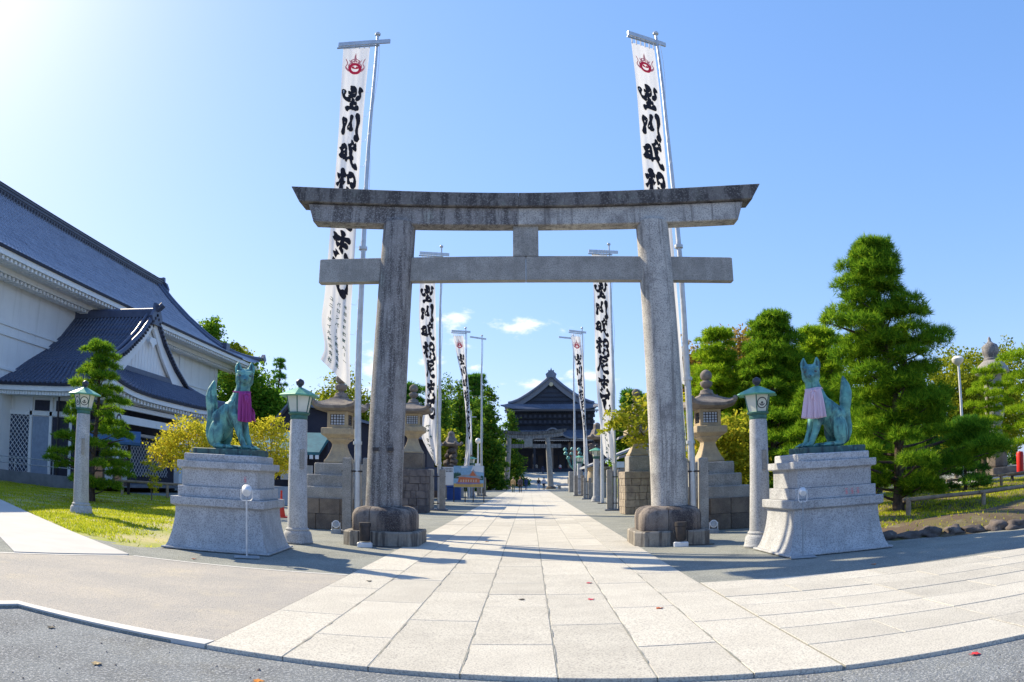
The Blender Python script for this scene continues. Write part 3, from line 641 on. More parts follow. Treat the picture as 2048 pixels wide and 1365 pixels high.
# ------------------------------------------------------------------ granite lamp posts with green copper lanterns
def crest(parent, m_):
    """round jewel crest on a lantern panel: dark ring, light disc, dark drop"""
    b = MB(); N = 20
    def ring(r0, r1, y):
        vs = [(math.cos(2*math.pi*i/N)*r, y, math.sin(2*math.pi*i/N)*r) for r in (r0, r1) for i in range(N)]
        b.add([m_ @ Vector(p) for p in vs], [(i, (i+1) % N, (i+1) % N+N, i+N) for i in range(N)])
    ring(.105, .13, -.002); ring(.001, .03, -.004)
    vs = [(math.cos(R(200+14*i))*.075*(1 if k else .72)+0, -.003, math.sin(R(200+14*i))*.075*(1 if k else .6)+.005) for k in (0, 1) for i in range(11)]
    b.add([m_ @ Vector(p) for p in vs], [(i, i+1, i+12, i+11) for i in range(10)])
    return b.build('crest', MT['crest_dark'], parent)
def lamp_post(label, loc, s=1., rz=0., crests=()):
    """base mouldings, round granite shaft, hexagonal lantern; s scales the whole post (about 3.75 m at 1)"""
    p = thing('stone_lamp_post', label, 'lamp post', loc, rz, 'granite lamp posts along the approach')
    b = MB(); b.lathe([(0, 0), (.37, 0), (.375, .03), (.36, .05), (.345, .14), (.33, .23), (.30, .27), (.275, .285), (.285, .32), (.27, .345), (.245, .36), (0, .36)], n=32)
    b.build('base', MT['granite'], p, smooth=35)
    b = MB(); b.lathe([(0, .36), (.245, .36), (.238, .40), (.205, 2.86), (.195, 2.90), (0, 2.90)], n=32); sh = b.build('shaft', MT['granite'], p, smooth=35)
    b = MB(); b.box(-.05, .05, -.262, -.20, 1.75, 2.2); b.v = [tuple(Matrix.Rotation(R(35), 4, 'Z') @ Vector(v)) for v in b.v]; b.build('inscription_plate', MT['granite_old'], p)
    b = MB(); b.lathe([(0, 2.90), (.20, 2.90), (.21, 2.94), (.205, 2.99), (.255, 3.03), (.26, 3.06), (0, 3.06)], n=24); b.build('collar', MT['copper_dark'], p, smooth=40)
    # lantern box: six frosted panes in copper posts
    r0, r1, z0, z1 = .235, .325, 3.06, 3.46
    ang = [R(60*i+30) for i in range(6)]
    for i in range(6):
        a0, a1 = ang[i], ang[(i+1) % 6]; q = [(r0*math.cos(a0), r0*math.sin(a0), z0), (r0*math.cos(a1), r0*math.sin(a1), z0), (r1*math.cos(a1), r1*math.sin(a1), z1), (r1*math.cos(a0), r1*math.sin(a0), z1)]
        cen = sum((Vector(v) for v in q), Vector())/4
        b = MB(); inn = [tuple(Vector(v)*.97+Vector((0, 0, v[2]*.03))) for v in q]; b.add(q+inn, [(0, 1, 2, 3), (7, 6, 5, 4), (0, 4, 5, 1), (1, 5, 6, 2), (2, 6, 7, 3), (3, 7, 4, 0)])
        pane = b.build('pane', MT['frost'], p)
        if i in crests:
            n_ = (Vector(q[1])-Vector(q[0])).cross(Vector(q[3])-Vector(q[0])).normalized()
            if n_.dot(Vector((cen.x, cen.y, 0))) < 0: n_ = -n_
            up = (Vector(q[3])+Vector(q[2])-Vector(q[0])-Vector(q[1])).normalized(); xr = up.cross(n_).normalized()
            M_ = Matrix((xr, -n_, up)).transposed().to_4x4(); M_.translation = cen
            crest(pane, M_)
    b = MB()
    for a in ang: b.tube([(r0*math.cos(a), r0*math.sin(a), z0-.01), (r1*math.cos(a), r1*math.sin(a), z1+.01)], .014, 6)
    for r_, z_ in ((r0, z0), (r1, z1)):
        for i in range(6):
            a0, a1 = ang[i], ang[(i+1) % 6]; b.tube([(r_*math.cos(a0), r_*math.sin(a0), z_), (r_*math.cos(a1), r_*math.sin(a1), z_)], .014, 6)
    b.build('frame', MT['copper_dark'], p, smooth=50)
    b = MB(); b.lathe([(0, 3.43), (.30, 3.44), (.50, 3.44), (.515, 3.455), (.50, 3.475), (.30, 3.565), (.12, 3.64), (.06, 3.66), (0, 3.66)], n=6, ph=R(30)); b.build('roof', MT['copper_roof'], p, bevel=.006)
    b = MB(); b.lathe([(0, 3.645), (.05, 3.65), (.045, 3.69), (.085, 3.72), (.105, 3.775), (.085, 3.83), (.03, 3.86), (0, 3.875)], n=20); b.build('finial', MT['finial'], p, smooth=60)
    p.scale = (s, s, s); return p
lamp_post('granite lamp post with green lantern beside the magenta bib fox', (-5.36, 17.0, 0), .995, R(6))
lamp_post('granite lamp post with green lantern beside the pink bib fox', (4.98, 15.85, 0), .955, R(-22), crests=(4,))
lamp_post('granite lamp post standing alone in the lawn by the concrete path', (-13.15, 19.35, 0), 1.04, R(4), crests=(3, 4))
lamp_post('granite lamp post between the flagpoles on the right of the path', (4.55, 51.2, 0), 1.0, R(10), crests=(4,))
lamp_post('small far granite lamp post behind the picture board', (-5.0, 66, 0), .96, R(20))
lamp_post('small far granite lamp post beside the stone base of the bare flagpole', (4.9, 74, 0), 1.05, R(0))

# ------------------------------------------------------------------ stone lanterns on stepped bases
def tiers(b, lst, m=0):
    for w, d, z0, z1 in lst: b.cbox(-w, w, -d, d, z0, z1, .025, m)
def stone_lantern(label, loc, rz, s=1., dark=False, blocks=False):
    p = thing('stone_lantern', label, 'stone lantern', loc, rz, 'stone lanterns flanking the approach')
    if blocks:   # coursed block podium
        w, h, nr = .63, 1.50, 5
        bm_ = MT['block'] if not dark else MT['block_dark']
        MB().box(-w+.03, w-.03, -w+.03, w-.03, 0, h).build('core', MT['base_dark'], p)
        rh = h/nr
        for k in range(nr):
            for side in range(4):
                n_ = 3 if (k+side) % 2 else 4; cuts = [0]+sorted(random.uniform(.18, .32)+i*(1/n_) for i in range(n_-1))+[1]
                for a, c_ in zip(cuts, cuts[1:]):
                    x0, x1 = -w+a*2*w+.006, -w+c_*2*w-.006; o_ = random.uniform(0, .022)
                    b = MB(); b.cbox(x0, x1, -.09, .03+o_, k*rh+.006, (k+1)*rh-.006, .012)
                    mtx = Matrix.Rotation(R(90*side), 4, 'Z') @ Matrix.Translation((0, w-.01, 0)); b.v = [tuple(mtx @ Vector(v)) for v in b.v]
                    b.build('stone_block', bm_, p)
        b = MB(); b.cbox(-w-.05, w+.05, -w-.05, w+.05, h, h+.28, .02); b.build('coping', bm_, p)
        z = h+.28
        b = MB(); b.cbox(-.45, .45, -.45, .45, z, z+.66, .03); b.build('upper_base', MT['base_dark'] if dark else MT['granite_old'], p); z += .66
    else:
        z = 0
        for (nm, w, h, m_) in (('podium', 1.16, .93, 'base_dark'), ('lower_step', 1.02, .36, 'granite_old'), ('middle_step', .82, .37, 'base_dark' if dark else 'granite_old'), ('upper_step', .64, .36, 'granite_old')):
            if nm == 'podium':
                for sx in (-1, 0, 1):
                    for k in (0, 1):
                        b = MB(); x0 = (-1.16, -.42, .36)[sx+1]+(.12 if k else 0)*(1 if sx == 0 else 0); x1 = (-.42, .36, 1.16)[sx+1]+(.12 if k else 0)*(1 if sx == -1 else 0)
                        b.cbox(x0+.005, x1-.005, -1.1, 1.1, k*.47, k*.47+.462, .015); b.build('podium_block', MT[m_], p)
            else:
                b = MB(); b.cbox(-w, w, -w, w, z, z+h, .03); b.build(nm, MT[m_], p)
            z += h
    b = MB()   # flaring post
    pr = [(.40, 0), (.41, .06), (.34, .16), (.26, .34), (.205, .52), (.20, .60), (.25, .68), (.33, .74), (.35, .78)]
    b.loft([[(-r, -r, z+h), (r, -r, z+h), (r, r, z+h), (-r, r, z+h)] for r, h in pr]); b.build('post', MT['lantern_stone'], p, smooth=35, bevel=.02)
    z += .78
    b = MB(); b.loft([[(-r, -r, z+h), (r, -r, z+h), (r, r, z+h), (-r, r, z+h)] for r, h in [(.34, 0), (.47, .10), (.49, .12), (.49, .30), (.47, .32)]]); b.build('platform', MT['lantern_stone'], p, smooth=25, bevel=.015)
    z += .32
    fb = MB(); w, h = .335, .52      # fire box: four corner posts, rails, paper lattice
    for sx in (-1, 1):
        for sy in (-1, 1): fb.box(sx*w-.10*(sx > 0), sx*w+.10*(sx < 0), sy*w-.10*(sy > 0), sy*w+.10*(sy < 0), z, z+h)
    for k in range(4):
        for (a, c_) in ((z+.001, z+.10), (z+h-.09, z+h-.001)):
            t = MB(); t.box(-w+.10, w-.10, -w+.002, -w+.09, a, c_); fb.add([tuple(Matrix.Rotation(R(90*k), 4, 'Z') @ Vector(v)) for v in t.v], t.f)
    fb.build('fire_box', MT['lantern_stone'], p)
    for k in range(4):
        t = MB(); t.box(-w+.10, w-.10, -w+.055, -w+.065, z+.10, z+h-.09); t.v = [tuple(Matrix.Rotation(R(90*k), 4, 'Z') @ Vector(v)) for v in t.v]
        wn = t.build('window', plain('paper', (.62, .66, .74)), p)
        g = MB()
        for i in range(6):
            xx = -w+.10+(2*w-.2)*i/5; g.box(xx-.009, xx+.009, -w+.035, -w+.052, z+.10, z+h-.09)
        for i in range(5):
            zz = z+.10+(h-.19)*i/4; g.box(-w+.10, w-.10, -w+.03, -w+.049, zz-.009, zz+.009)
        g.v = [tuple(Matrix.Rotation(R(90*k), 4, 'Z') @ Vector(v)) for v in g.v]; g.build('lattice', MT['wood_dark'], wn)
    z += h
    b = MB(); N = 16; rings = []   # roof with upturned corners
    def sq(r, zz, up):
        o_ = []
        for i in range(32):
            t = i/32*4; sd = int(t); f = t-sd; e = -1+2*f
            x, y = [(e, -1), (1, e), (-e, 1), (-1, -e)][sd]; o_.append((x*r, y*r, zz+up*abs(e)**3.5))
        return o_
    for r, zz, up in [(.40, 0, 0), (.62, .03, .03), (.74, .07, .14), (.75, .15, .17), (.70, .19, .13), (.55, .25, .05), (.40, .33, .02), (.30, .40, 0), (.27, .44, 0)]: rings.append(sq(r, z+zz, up))
    b.loft(rings); b.build('roof', MT['lantern_roof'], p, smooth=40)
    for sx in (-1, 1):
        for sy in (-1, 1):
            b = MB(); cc = Vector((sx*.70, sy*.70, z+.29)); b.lathe([(0, -.09), (.07, -.06), (.085, 0), (.06, .06), (0, .085)], tuple(cc), n=12); b.build('corner_curl', MT['lantern_roof'], p, smooth=60)
    z += .44
    b = MB(); b.lathe([(0, 0), (.24, 0), (.25, .05), (.21, .09), (.19, .17), (.10, .20), (.09, .24), (.17, .30), (.20, .38), (.19, .43), (.11, .47), (.10, .49), (.16, .53), (.19, .62), (.175, .70), (.12, .77), (.05, .81), (0, .82)], (0, 0, z-.01), n=20)
    b.build('finial', MT['lantern_roof'], p, smooth=50)
    p.scale = (s, s, s); return p
stone_lantern('large stone lantern on stepped base left of the torii', (-5.85, 22.9, 0), R(-3), .985)
stone_lantern('large stone lantern on stepped base right of the torii', (5.45, 22.6, 0), R(4), .99)
stone_lantern('stone lantern on dark block podium behind the left torii pillar', (-5.35, 34.6, 0), R(0), 1.12, dark=True, blocks=True)
stone_lantern('stone lantern on tan block podium behind the right torii pillar', (4.75, 33.1, 0), R(4), 1.04, blocks=True)

# ------------------------------------------------------------------ rock lanterns farther along
def rock_lantern(label, loc, s, seed):
    rd = random.Random(seed); p = thing('rock_lantern', label, 'rock lantern', loc, 0, 'rock lanterns with rough piled bases')
    MB().cbox(-1.0, 1.0, -1.0, 1.0, 0, 1.1, .05).build('lower_base', MT['granite_old'], p)
    b = MB(); b.lathe([(0, 1.1), (.85, 1.1), (.80, 1.3), (.72, 2.0), (.85, 2.15), (.85, 2.3), (0, 2.3)], n=14); b.build('drum', MT['lantern_stone'], p, smooth=35)
    for k in range(15):
        a = rd.uniform(0, 6.28); z = 2.35+k*.135; r = .62-.02*k
        b = bmesh.new(); bmesh.ops.create_icosphere(b, subdivisions=2, radius=1)
        sx, sy, sz = rd.uniform(.26, .42), rd.uniform(.26, .42), rd.uniform(.20, .34)
        for v in b.verts: v.co = Vector((v.co.x*sx, v.co.y*sy, v.co.z*sz))*(1+rd.uniform(-.18, .18))+Vector((math.cos(a)*r*.7, math.sin(a)*r*.7, z))
        me = bpy.data.meshes.new('boulder'); b.to_mesh(me); b.free(); me.materials.append(MT['rock']); link('boulder', me, p)
    b = MB(); b.lathe([(0, 4.3), (.35, 4.3), (.85, 4.42), (.92, 4.52), (.55, 4.68), (.42, 5.0), (.30, 5.15), (.28, 5.45), (.1, 5.6), (0, 5.62)], n=6); b.build('roof', MT['lantern_roof'], p, smooth=30)
    for k in range(6):
        b = MB(); b.lathe([(0, -.12), (.12, -.06), (.14, .02), (.08, .12), (0, .15)], (math.cos(R(60*k))*.88, math.sin(R(60*k))*.88, 4.58), n=10); b.build('roof_curl', MT['lantern_roof'], p, smooth=60)
    p.scale = (s, s, s); return p
rock_lantern('rough piled rock lantern left of the approach behind the picture board', (-6.4, 62, 0), .98, 1)
rock_lantern('rough piled rock lantern right of the approach between two banners', (5.6, 62, 0), 1.1, 2)
# ------------------------------------------------------------------ nobori banners, flagpoles, granite pole brackets
BRUSH = {  # brush strokes in a unit cell (x right, y down): (points, start width, end width)
 '豊': [([(.07,.20),(.05,.42),(.16,.56),(.40,.57)],.13,.11),([(.46,.0),(.42,.16),(.45,.30),(.44,.52)],.12,.12),([(.46,.08),(.62,.16),(.64,.34),(.50,.44)],.10,.09),([(.26,.30),(.42,.26),(.60,.22)],.08,.07),([(.94,.10),(.84,.22),(.86,.40),(.66,.56)],.15,.10),([(.28,.44),(.60,.40)],.07,.07),([(.44,.58),(.58,.60),(.42,.74)],.10,.10),([(.52,.60),(.50,.90)],.12,.10),([(.34,.78),(.74,.70)],.09,.09),([(.18,1.0),(.34,.90),(.62,.90),(.86,.84)],.11,.12)],
 '川': [([(.22,.28),(.10,.40),(.14,.62),(.10,.92)],.13,.12),([(.16,.30),(.30,.34),(.18,.60)],.08,.06),([(.56,.08),(.50,.30),(.52,.52),(.54,.74)],.10,.13),([(.50,.34),(.34,.56),(.40,.66)],.06,.07),([(.80,.0),(.88,.30),(.84,.66),(.90,.96),(.72,.88)],.14,.13)],
 '吒': [([(.10,.30),(.12,.50),(.06,.74)],.14,.12),([(.08,.36),(.30,.26),(.38,.40),(.34,.62),(.14,.66)],.12,.11),([(.16,.50),(.36,.46)],.09,.08),([(.74,.0),(.60,.14),(.46,.24)],.13,.09),([(.50,.34),(.70,.28),(.92,.26)],.11,.10),([(.72,.16),(.90,.10)],.10,.09),([(.66,.28),(.62,.52),(.70,.78),(.84,.90),(1.0,.84)],.11,.13),([(.34,.78),(.52,.66),(.80,.60)],.10,.09)],
 '枳': [([(.0,.36),(.22,.28),(.48,.22)],.12,.11),([(.26,.0),(.28,.30),(.24,.62),(.26,.96)],.14,.13),([(.26,.40),(.12,.58),(.0,.72)],.10,.08),([(.30,.44),(.42,.56)],.10,.10),([(.60,.18),(.58,.36),(.66,.50)],.12,.11),([(.58,.20),(.78,.12),(.92,.24),(.90,.44),(.70,.52)],.13,.12),([(.66,.62),(.58,.80),(.50,.96)],.12,.13),([(.80,.62),(.92,.78),(.96,.94),(.80,.96)],.11,.12)],
 '尼': [([(.22,.10),(.50,.06),(.84,.02)],.14,.13),([(.80,.06),(.74,.24),(.40,.30)],.11,.10),([(.30,.10),(.26,.40),(.16,.68),(.04,.92)],.13,.09),([(.84,.40),(.64,.50),(.44,.58)],.11,.09),([(.44,.36),(.42,.66),(.56,.86),(.94,.82)],.12,.13)],
 '眞': [([(.18,.20),(.16,.36),(.10,.48)],.12,.09),([(.16,.38),(.46,.28),(.90,.22)],.12,.11),([(.54,.0),(.50,.26),(.52,.56)],.14,.12),([(.22,.56),(.44,.50),(.80,.44)],.10,.10),([(.52,.56),(.40,.66),(.56,.70)],.10,.09),([(.34,.76),(.26,.86),(.18,.96)],.12,.12),([(.62,.74),(.80,.80),(.90,.92),(.74,.94)],.12,.12)],
 '天': [([(.10,.16),(.40,.10),(.88,.04)],.18,.16),([(.58,.10),(.50,.26),(.22,.44)],.12,.09),([(.52,.28),(.40,.56),(.44,.82),(.62,.94),(.88,.88)],.15,.15),([(.80,.46),(.88,.60),(.84,.84)],.08,.11)],
}
def catmull(pts, n):
    P = [Vector((*p, 0)) for p in pts]; P = [P[0]*2-P[1]]+P+[P[-1]*2-P[-2]]; o = []
    m = len(P)-3
    for k in range(n+1):
        t = k/n*m; i = min(int(t), m-1); f = t-i; a, b_, c, d = P[i:i+4]
        o.append(.5*((2*b_)+(c-a)*f+(2*a-5*b_+4*c-d)*f*f+(3*b_-a-3*c+d)*f**3))
    return o
def stroke_cells(strokes, rd):
    """-> list of quads strips [(left pts, right pts)] in the unit cell"""
    o = []
    for pts, w0, w1 in strokes:
        n = 14; c = catmull([(x+rd.uniform(-.015, .015), y+rd.uniform(-.012, .012)) for x, y in pts], n); l, r = [], []
        for k, p in enumerate(c):
            d = (c[min(k+1, n)]-c[max(k-1, 0)]).normalized(); nn = Vector((-d.y, d.x, 0)); t = k/n
            w = (w0+(w1-w0)*t)*1.0*(.80+.28*math.cos(6.3*t)+rd.uniform(-.10, .10))
            e = min(1, t/.10, (1-t)/.10); w *= .35+.65*math.sqrt(max(0, e))
            l.append(p+nn*w); r.append(p-nn*w)
        o.append((l, r))
    return o
GLYPH = {}
def glyph(ch):
    if ch not in GLYPH:
        c = bpy.data.curves.new('glyph', 'FONT'); c.body = ch; c.offset = .028; c.resolution_u = 3; o = bpy.data.objects.new('glyph', c); COL.objects.link(o)
        bpy.context.view_layer.update()
        m = bpy.data.meshes.new_from_object(o.evaluated_get(bpy.context.evaluated_depsgraph_get()))
        V = np.array([v.co[:2] for v in m.vertices]) if len(m.vertices) else np.zeros((0, 2)); F = [tuple(p.vertices) for p in m.polygons]
        bpy.data.objects.remove(o); bpy.data.curves.remove(c); bpy.data.meshes.remove(m); GLYPH[ch] = (V, F)
    return GLYPH[ch]
def interp(tab, v):
    n = len(tab)-1; t = v*n; i = min(int(t), n-1); f = t-i; f2 = f
    a, b_ = tab[i], tab[i+1]; return tuple(a[k]+(b_[k]-a[k])*f2 for k in range(len(a)))
def resample(tab):
    """edge points (x,z) -> even arc length table of 40 points"""
    c = catmull([(x, z) for x, z in tab], 80); L_ = [0]
    for a, b_ in zip(c, c[1:]): L_.append(L_[-1]+(b_-a).length)
    o = []; j = 0
    for k in range(41):
        s_ = L_[-1]*k/40
        while j < len(L_)-2 and L_[j+1] < s_: j += 1
        f = (s_-L_[j])/max(L_[j+1]-L_[j], 1e-9); p = c[j].lerp(c[j+1], f); o.append((p.x, p.y))
    return o
def banner(label, Y, left, right, seed, amp=.06, small=None, yaw=0., marks=0, c0=.137, c1=.785):
    rd = random.Random(seed); x0, z0 = right[0]
    p = thing('banner', label, 'banner', (x0, Y, 0), 0, 'tall white temple banners on flagpoles')
    Lt, Rt = resample(left), resample(right); ph = rd.uniform(0, 6)
    def Sf(u, v, off=0.):
        a, b_ = interp(Lt, min(max(v, 0), 1)), interp(Rt, min(max(v, 0), 1)); x = a[0]+(b_[0]-a[0])*u; z = a[1]+(b_[1]-a[1])*u
        w = .25+.75*v
        y = amp*w*(math.sin(2*math.pi*(u*1.1+v*1.7)+ph)+.5*math.sin(2*math.pi*(u*2.3-v*2.6)+ph*2)+.22*math.sin(2*math.pi*(u*5+v*1.1)))
        y += -math.tan(yaw)*(x-x0)
        return (x-x0, y+off, z)
    cl = MB().grid(lambda u, v: Sf(u, v), 22, 110).build('cloth', MT['banner'], p, smooth=180, fix=False)
    # hanging tabs
    for k in range(6):
        tb = MB()
        u = .03+.94*k/5; a = Vector(Sf(u, 0)); tb.tube([a+Vector((0, 0, -.02)), a+Vector((.01, 0, .10)), a+Vector((0, 0, .24))], .022, 6)
        tb.build('tab', MT['banner'], p, smooth=60)
    H = (z0-right[-1][1]); Wd = abs(right[0][0]-left[0][0])
    # flaming jewel crest
    asp = H/Wd
    def crest_pt(x, y, off): return Sf(.5+x/Wd, .078+y/H, off)
    fl = MB(); zz = [0]
    def ribbon(b, l, r, f):
        zz[0] -= .0005
        n = len(l); vs = [f(q.x, q.y, -.007+zz[0]) for q in l]+[f(q.x, q.y, -.007+zz[0]) for q in r]
        b.add(vs, [(i, i+1, n+i+1, n+i) for i in range(n-1)])
    q = Wd*.235
    flames = [([(-.9,.5),(-1.5,-.2),(-1.25,-1.0),(-1.6,-1.9)],.22,.06),([(-.9,0),(-1.0,-.7),(-.7,-1.1),(-1.0,-1.6)],.2,.06),([(.9,.5),(1.5,-.2),(1.25,-1.0),(1.6,-1.9)],.22,.06),([(.9,0),(1.0,-.7),(.7,-1.1),(1.05,-1.6)],.2,.06),([(-.5,-.8),(-.6,-1.5),(-.1,-1.9),(0,-2.9)],.24,.06),([(.5,-.8),(.6,-1.5),(.1,-1.9),(0,-2.9)],.24,.06),([(-.3,-1.2),(0,-1.5),(.3,-1.2)],.18,.16),([(0,-1.5),(-.1,-2.1),(0,-2.6)],.2,.08)]
    for l, r in stroke_cells(flames, rd): ribbon(fl, [v*q for v in l], [v*q for v in r], crest_pt)
    fl.build('crest_flame', MT['crest_pink'], p, fix=False)
    rg = MB(); N = 28
    for a, b_ in ((.60, 1.08),):
        l = [Vector((math.cos(6.2832*i/N)*a, math.sin(6.2832*i/N)*a, 0))*q for i in range(N+1)]; r = [Vector((math.cos(6.2832*i/N)*b_, math.sin(6.2832*i/N)*b_, 0))*q for i in range(N+1)]; ribbon(rg, l, r, crest_pt)
    for l, r in stroke_cells([([(-.46, -.34), (-.2, -.08), (.2, -.08), (.46, -.34)], .22, .22)], rd): ribbon(rg, [v*q for v in l], [v*q for v in r], crest_pt)
    rg.build('crest', MT['crest_red'], p, fix=False)
    # seven large brush characters
    ink = MB(); n = 7; ch = (c1-c0)/n
    for k, c in enumerate('豊川吒枳尼眞天'):
        v0 = c0+k*ch; cw = min(.80, ch*H*.98/Wd*.95)
        for l, r in stroke_cells(BRUSH[c], rd): ribbon(ink, l, r, lambda x, y, o_: Sf(.5+(x-.5)*cw, v0+ch*(.02+.94*y), o_))
    ink.build('lettering', MT['ink'], p, fix=False)
    if small:
        sm = MB()
        for text, u, va, vb, wd, vert in small:
            hh = (vb-va)/len(text)
            for k, c in enumerate(text):
                V, F = glyph('ー' if c == '|' else c)
                if not len(V): continue
                mn, mx = V.min(0), V.max(0); cc = (mn+mx)/2; sc = wd/.95
                if c in 'ー|': V2 = np.stack([(V-cc)[:, 1], -(V-cc)[:, 0]], 1)
                else: V2 = V-cc
                vs = [Sf(u+x*sc/Wd, va+hh*(k+.5)-y*sc*1.05/H, -.012) for x, y in V2]; sm.add(vs, F)
        sm.build('small_lettering', MT['green_ink'], p, fix=False)
    if marks:
        sm = MB(); 
        for k in range(marks):
            for _ in range(4):
                u = .36+rd.uniform(-.06, .10)+(.22 if k % 3 == 2 else 0); v = c1+.03+k*.022+rd.uniform(0, .012); a = rd.uniform(0, 3.1)
                l, r = stroke_cells([([(0, 0), (.5, .1), (1, 0)], .3, .25)], rd)[0]
                f = lambda x, y, o_: Sf(u+(math.cos(a)*x-math.sin(a)*y)*.09/Wd, v+(math.sin(a)*x+math.cos(a)*y)*.09/H, o_)
                ribbon(sm, l, r, f)
        sm.build('small_lettering', MT['green_ink'], p, fix=False)
    return p, Sf
def flagpole(label, base, top, r0, r1, zbar, bar, rod=True, bands=()):
    """base/top (x,z) at depth Y; bar = ((x,dy),(x,dy)) ends of the crossbar"""
    (xb, Y), (xt, zt_) = base, top
    p = thing('flagpole', label, 'flagpole', (xb, Y, 0), 0, 'steel flagpoles along the approach')
    b = MB(); n = 14; b.tube([((xt-xb)*i/n+.012*math.sin(i*1.1), 0, .05+(zt_-.05)*i/n) for i in range(n+1)], [r0+(r1-r0)*i/n for i in range(n+1)], 14); b.build('shaft', MT['steel'], p, smooth=60)
    b = MB(); b.lathe([(0, 0), (r1*2.2, 0), (r1*2.4, .05), (r1*1.6, .10), (0, .12)], (xt-xb, 0, zt_), n=12); b.build('cap', MT['steel'], p, smooth=40)
    (xa, ya), (xc, yc) = bar; A, B = Vector((xa-xb, ya-.07, zbar)), Vector((xc-xb, yc-.07, zbar))
    d = (B-A).normalized(); s_ = Vector((-d.y, d.x, 0))*.03; b = MB(); h = .075
    b.loft([[A-s_-Vector((0, 0, h)), A+s_-Vector((0, 0, h)), A+s_+Vector((0, 0, h)), A-s_+Vector((0, 0, h))], [B-s_-Vector((0, 0, h)), B+s_-Vector((0, 0, h)), B+s_+Vector((0, 0, h)), B-s_+Vector((0, 0, h))]]); b.build('crossbar', MT['steel'], p)
    if rod:
        C = A.lerp(B, .80); b = MB(); b.tube([A+Vector((-.03, 0, -.14)), C+Vector((0, 0, -.14))], .032, 8)
        b.build('hanging_rod', MT['lamp_grey'], p, smooth=60)
    b = MB(); b.tube([(xt-xb+.10+.05*math.sin(i), -.05, zbar-.1-(zbar-2.4)*i/20) for i in range(21)], .008, 4); b.build('halyard', MT['sign_white'], p)
    for z in bands:
        b = MB(); b.lathe([(0, 0), (r0+.02, 0), (r0+.02, .09), (0, .09)], ((xt-xb)*z/zt_, 0, z), n=14); b.build('collar', MT['steel'], p, smooth=40)
    return p
def lashing(name_parent, Sf, xfun, n, Y0):
    """short cords tying the banner edge to the pole"""
    for k in range(n):
        v = .08+.86*k/(n-1); a = Vector(Sf(1.0, v)); e = Vector((xfun(a.z), 0, a.z+.28)); m_ = a.lerp(e, .5)+Vector((0, -.02, -.16))
        MB().tube([a, m_, e], .006, 4).build('cord', MT['sign_white'], name_parent)
def bracket(label, x, Y, h, w=.26, gap=.36, d=.30):
    p = thing('pole_bracket', label, 'pole bracket', (x, Y, 0), 0, 'paired granite posts holding flagpoles')
    b = MB(); b.cbox(-gap/2-w-.12, gap/2+w+.12, -d/2-.12, d/2+.12, -.02, .07, .02); b.build('footing', MT['stone_wall_dark'], p)
    for s in (-1, 1):
        b = MB(); xa = s*(gap/2+w/2); b.loft([[(xa-w/2, -d/2, 0), (xa+w/2, -d/2, 0), (xa+w/2, d/2, 0), (xa-w/2, d/2, 0)], [(xa-w/2, -d/2, h-.03), (xa+w/2, -d/2, h-.03), (xa+w/2, d/2, h-.03), (xa-w/2, d/2, h-.03)], [(xa-w/2+.03, -d/2+.03, h), (xa+w/2-.03, -d/2+.03, h), (xa+w/2-.03, d/2-.03, h), (xa-w/2+.03, d/2-.03, h)]]); b.build('post', MT['granite_old'], p)
    for z in (.35, h*.82):
        b = MB(); b.tube([(-gap/2-w-.03, -d*.30, z), (gap/2+w+.03, -d*.30, z)], .025, 8); b.build('bolt', MT['iron'], p, smooth=60)
    return p
# nearest pair, just behind the great torii
KN = 20.9/23.5
kx = lambda x: x*KN
kz = lambda z: 1.6+(z-1.6)*KN
kl = lambda tab: [(kx(x), kz(z)) for x, z in tab]
flagpole('tall steel flagpole with crossbar behind the left torii pillar', (kx(-5.40), 20.9), (kx(-5.54), kz(17.55)), .110, .042, kz(17.18), ((kx(-7.0), 0), (kx(-5.02), 0)), bands=(2.5, 8.2))
bn, sf = banner('tall white banner with black brush writing and company name on its tail, left of torii', 20.83,
    kl([(-6.80, 17.0), (-6.70, 15.0), (-6.62, 12.7), (-6.64, 9.4), (-6.66, 7.6), (-6.74, 6.6), (-6.60, 5.75), (-6.74, 5.35)]),
    kl([(-5.77, 16.96), (-5.77, 15.0), (-5.77, 12.7), (-5.72, 9.4), (-5.74, 7.6), (-5.75, 6.6), (-5.73, 5.4), (-5.69, 4.42)]), 11, amp=.045,
    small=[('半田市稲穂町九|一', .80, .795, .955, .105, 1), ('バロンパーク株式会社', .53, .80, .985, .125, 1), ('ユニーオイル株式会社', .25, .80, .99, .125, 1)])
lashing(bn, sf, lambda z: kx(-5.40)-kx(.14)*z/kz(17.5)+kx(5.77), 12, 0)
bracket('pair of granite posts holding the flagpole behind the left torii pillar', kx(-5.40), 20.9, 2.13, w=.25, gap=.34, d=.26)
flagpole('tall steel flagpole with crossbar behind the right torii pillar', (kx(5.16), 20.9), (kx(4.79), kz(17.45)), .110, .042, kz(17.12), ((kx(3.66), -.4), (kx(5.16), .25)), bands=(2.5, 4.3, 8.2))
bn, sf = banner('tall white banner with black brush writing rising above the right torii pillar', 20.83,
    kl([(3.78, 16.80), (3.83, 15), (3.84, 12.6), (3.87, 9.7), (3.92, 6.8), (4.02, 4.9)]), kl([(4.66, 16.72), (4.70, 15), (4.72, 12.6), (4.76, 9.7), (4.84, 6.8), (4.96, 4.5)]), 12, amp=.045, yaw=R(-18))
lashing(bn, sf, lambda z: kx(5.16)-kx(.37)*z/kz(17.5)-kx(4.66), 12, 0)
bracket('pair of granite posts holding the flagpole behind the right torii pillar', kx(5.16), 20.9, 2.10, w=.25, gap=.34, d=.26)
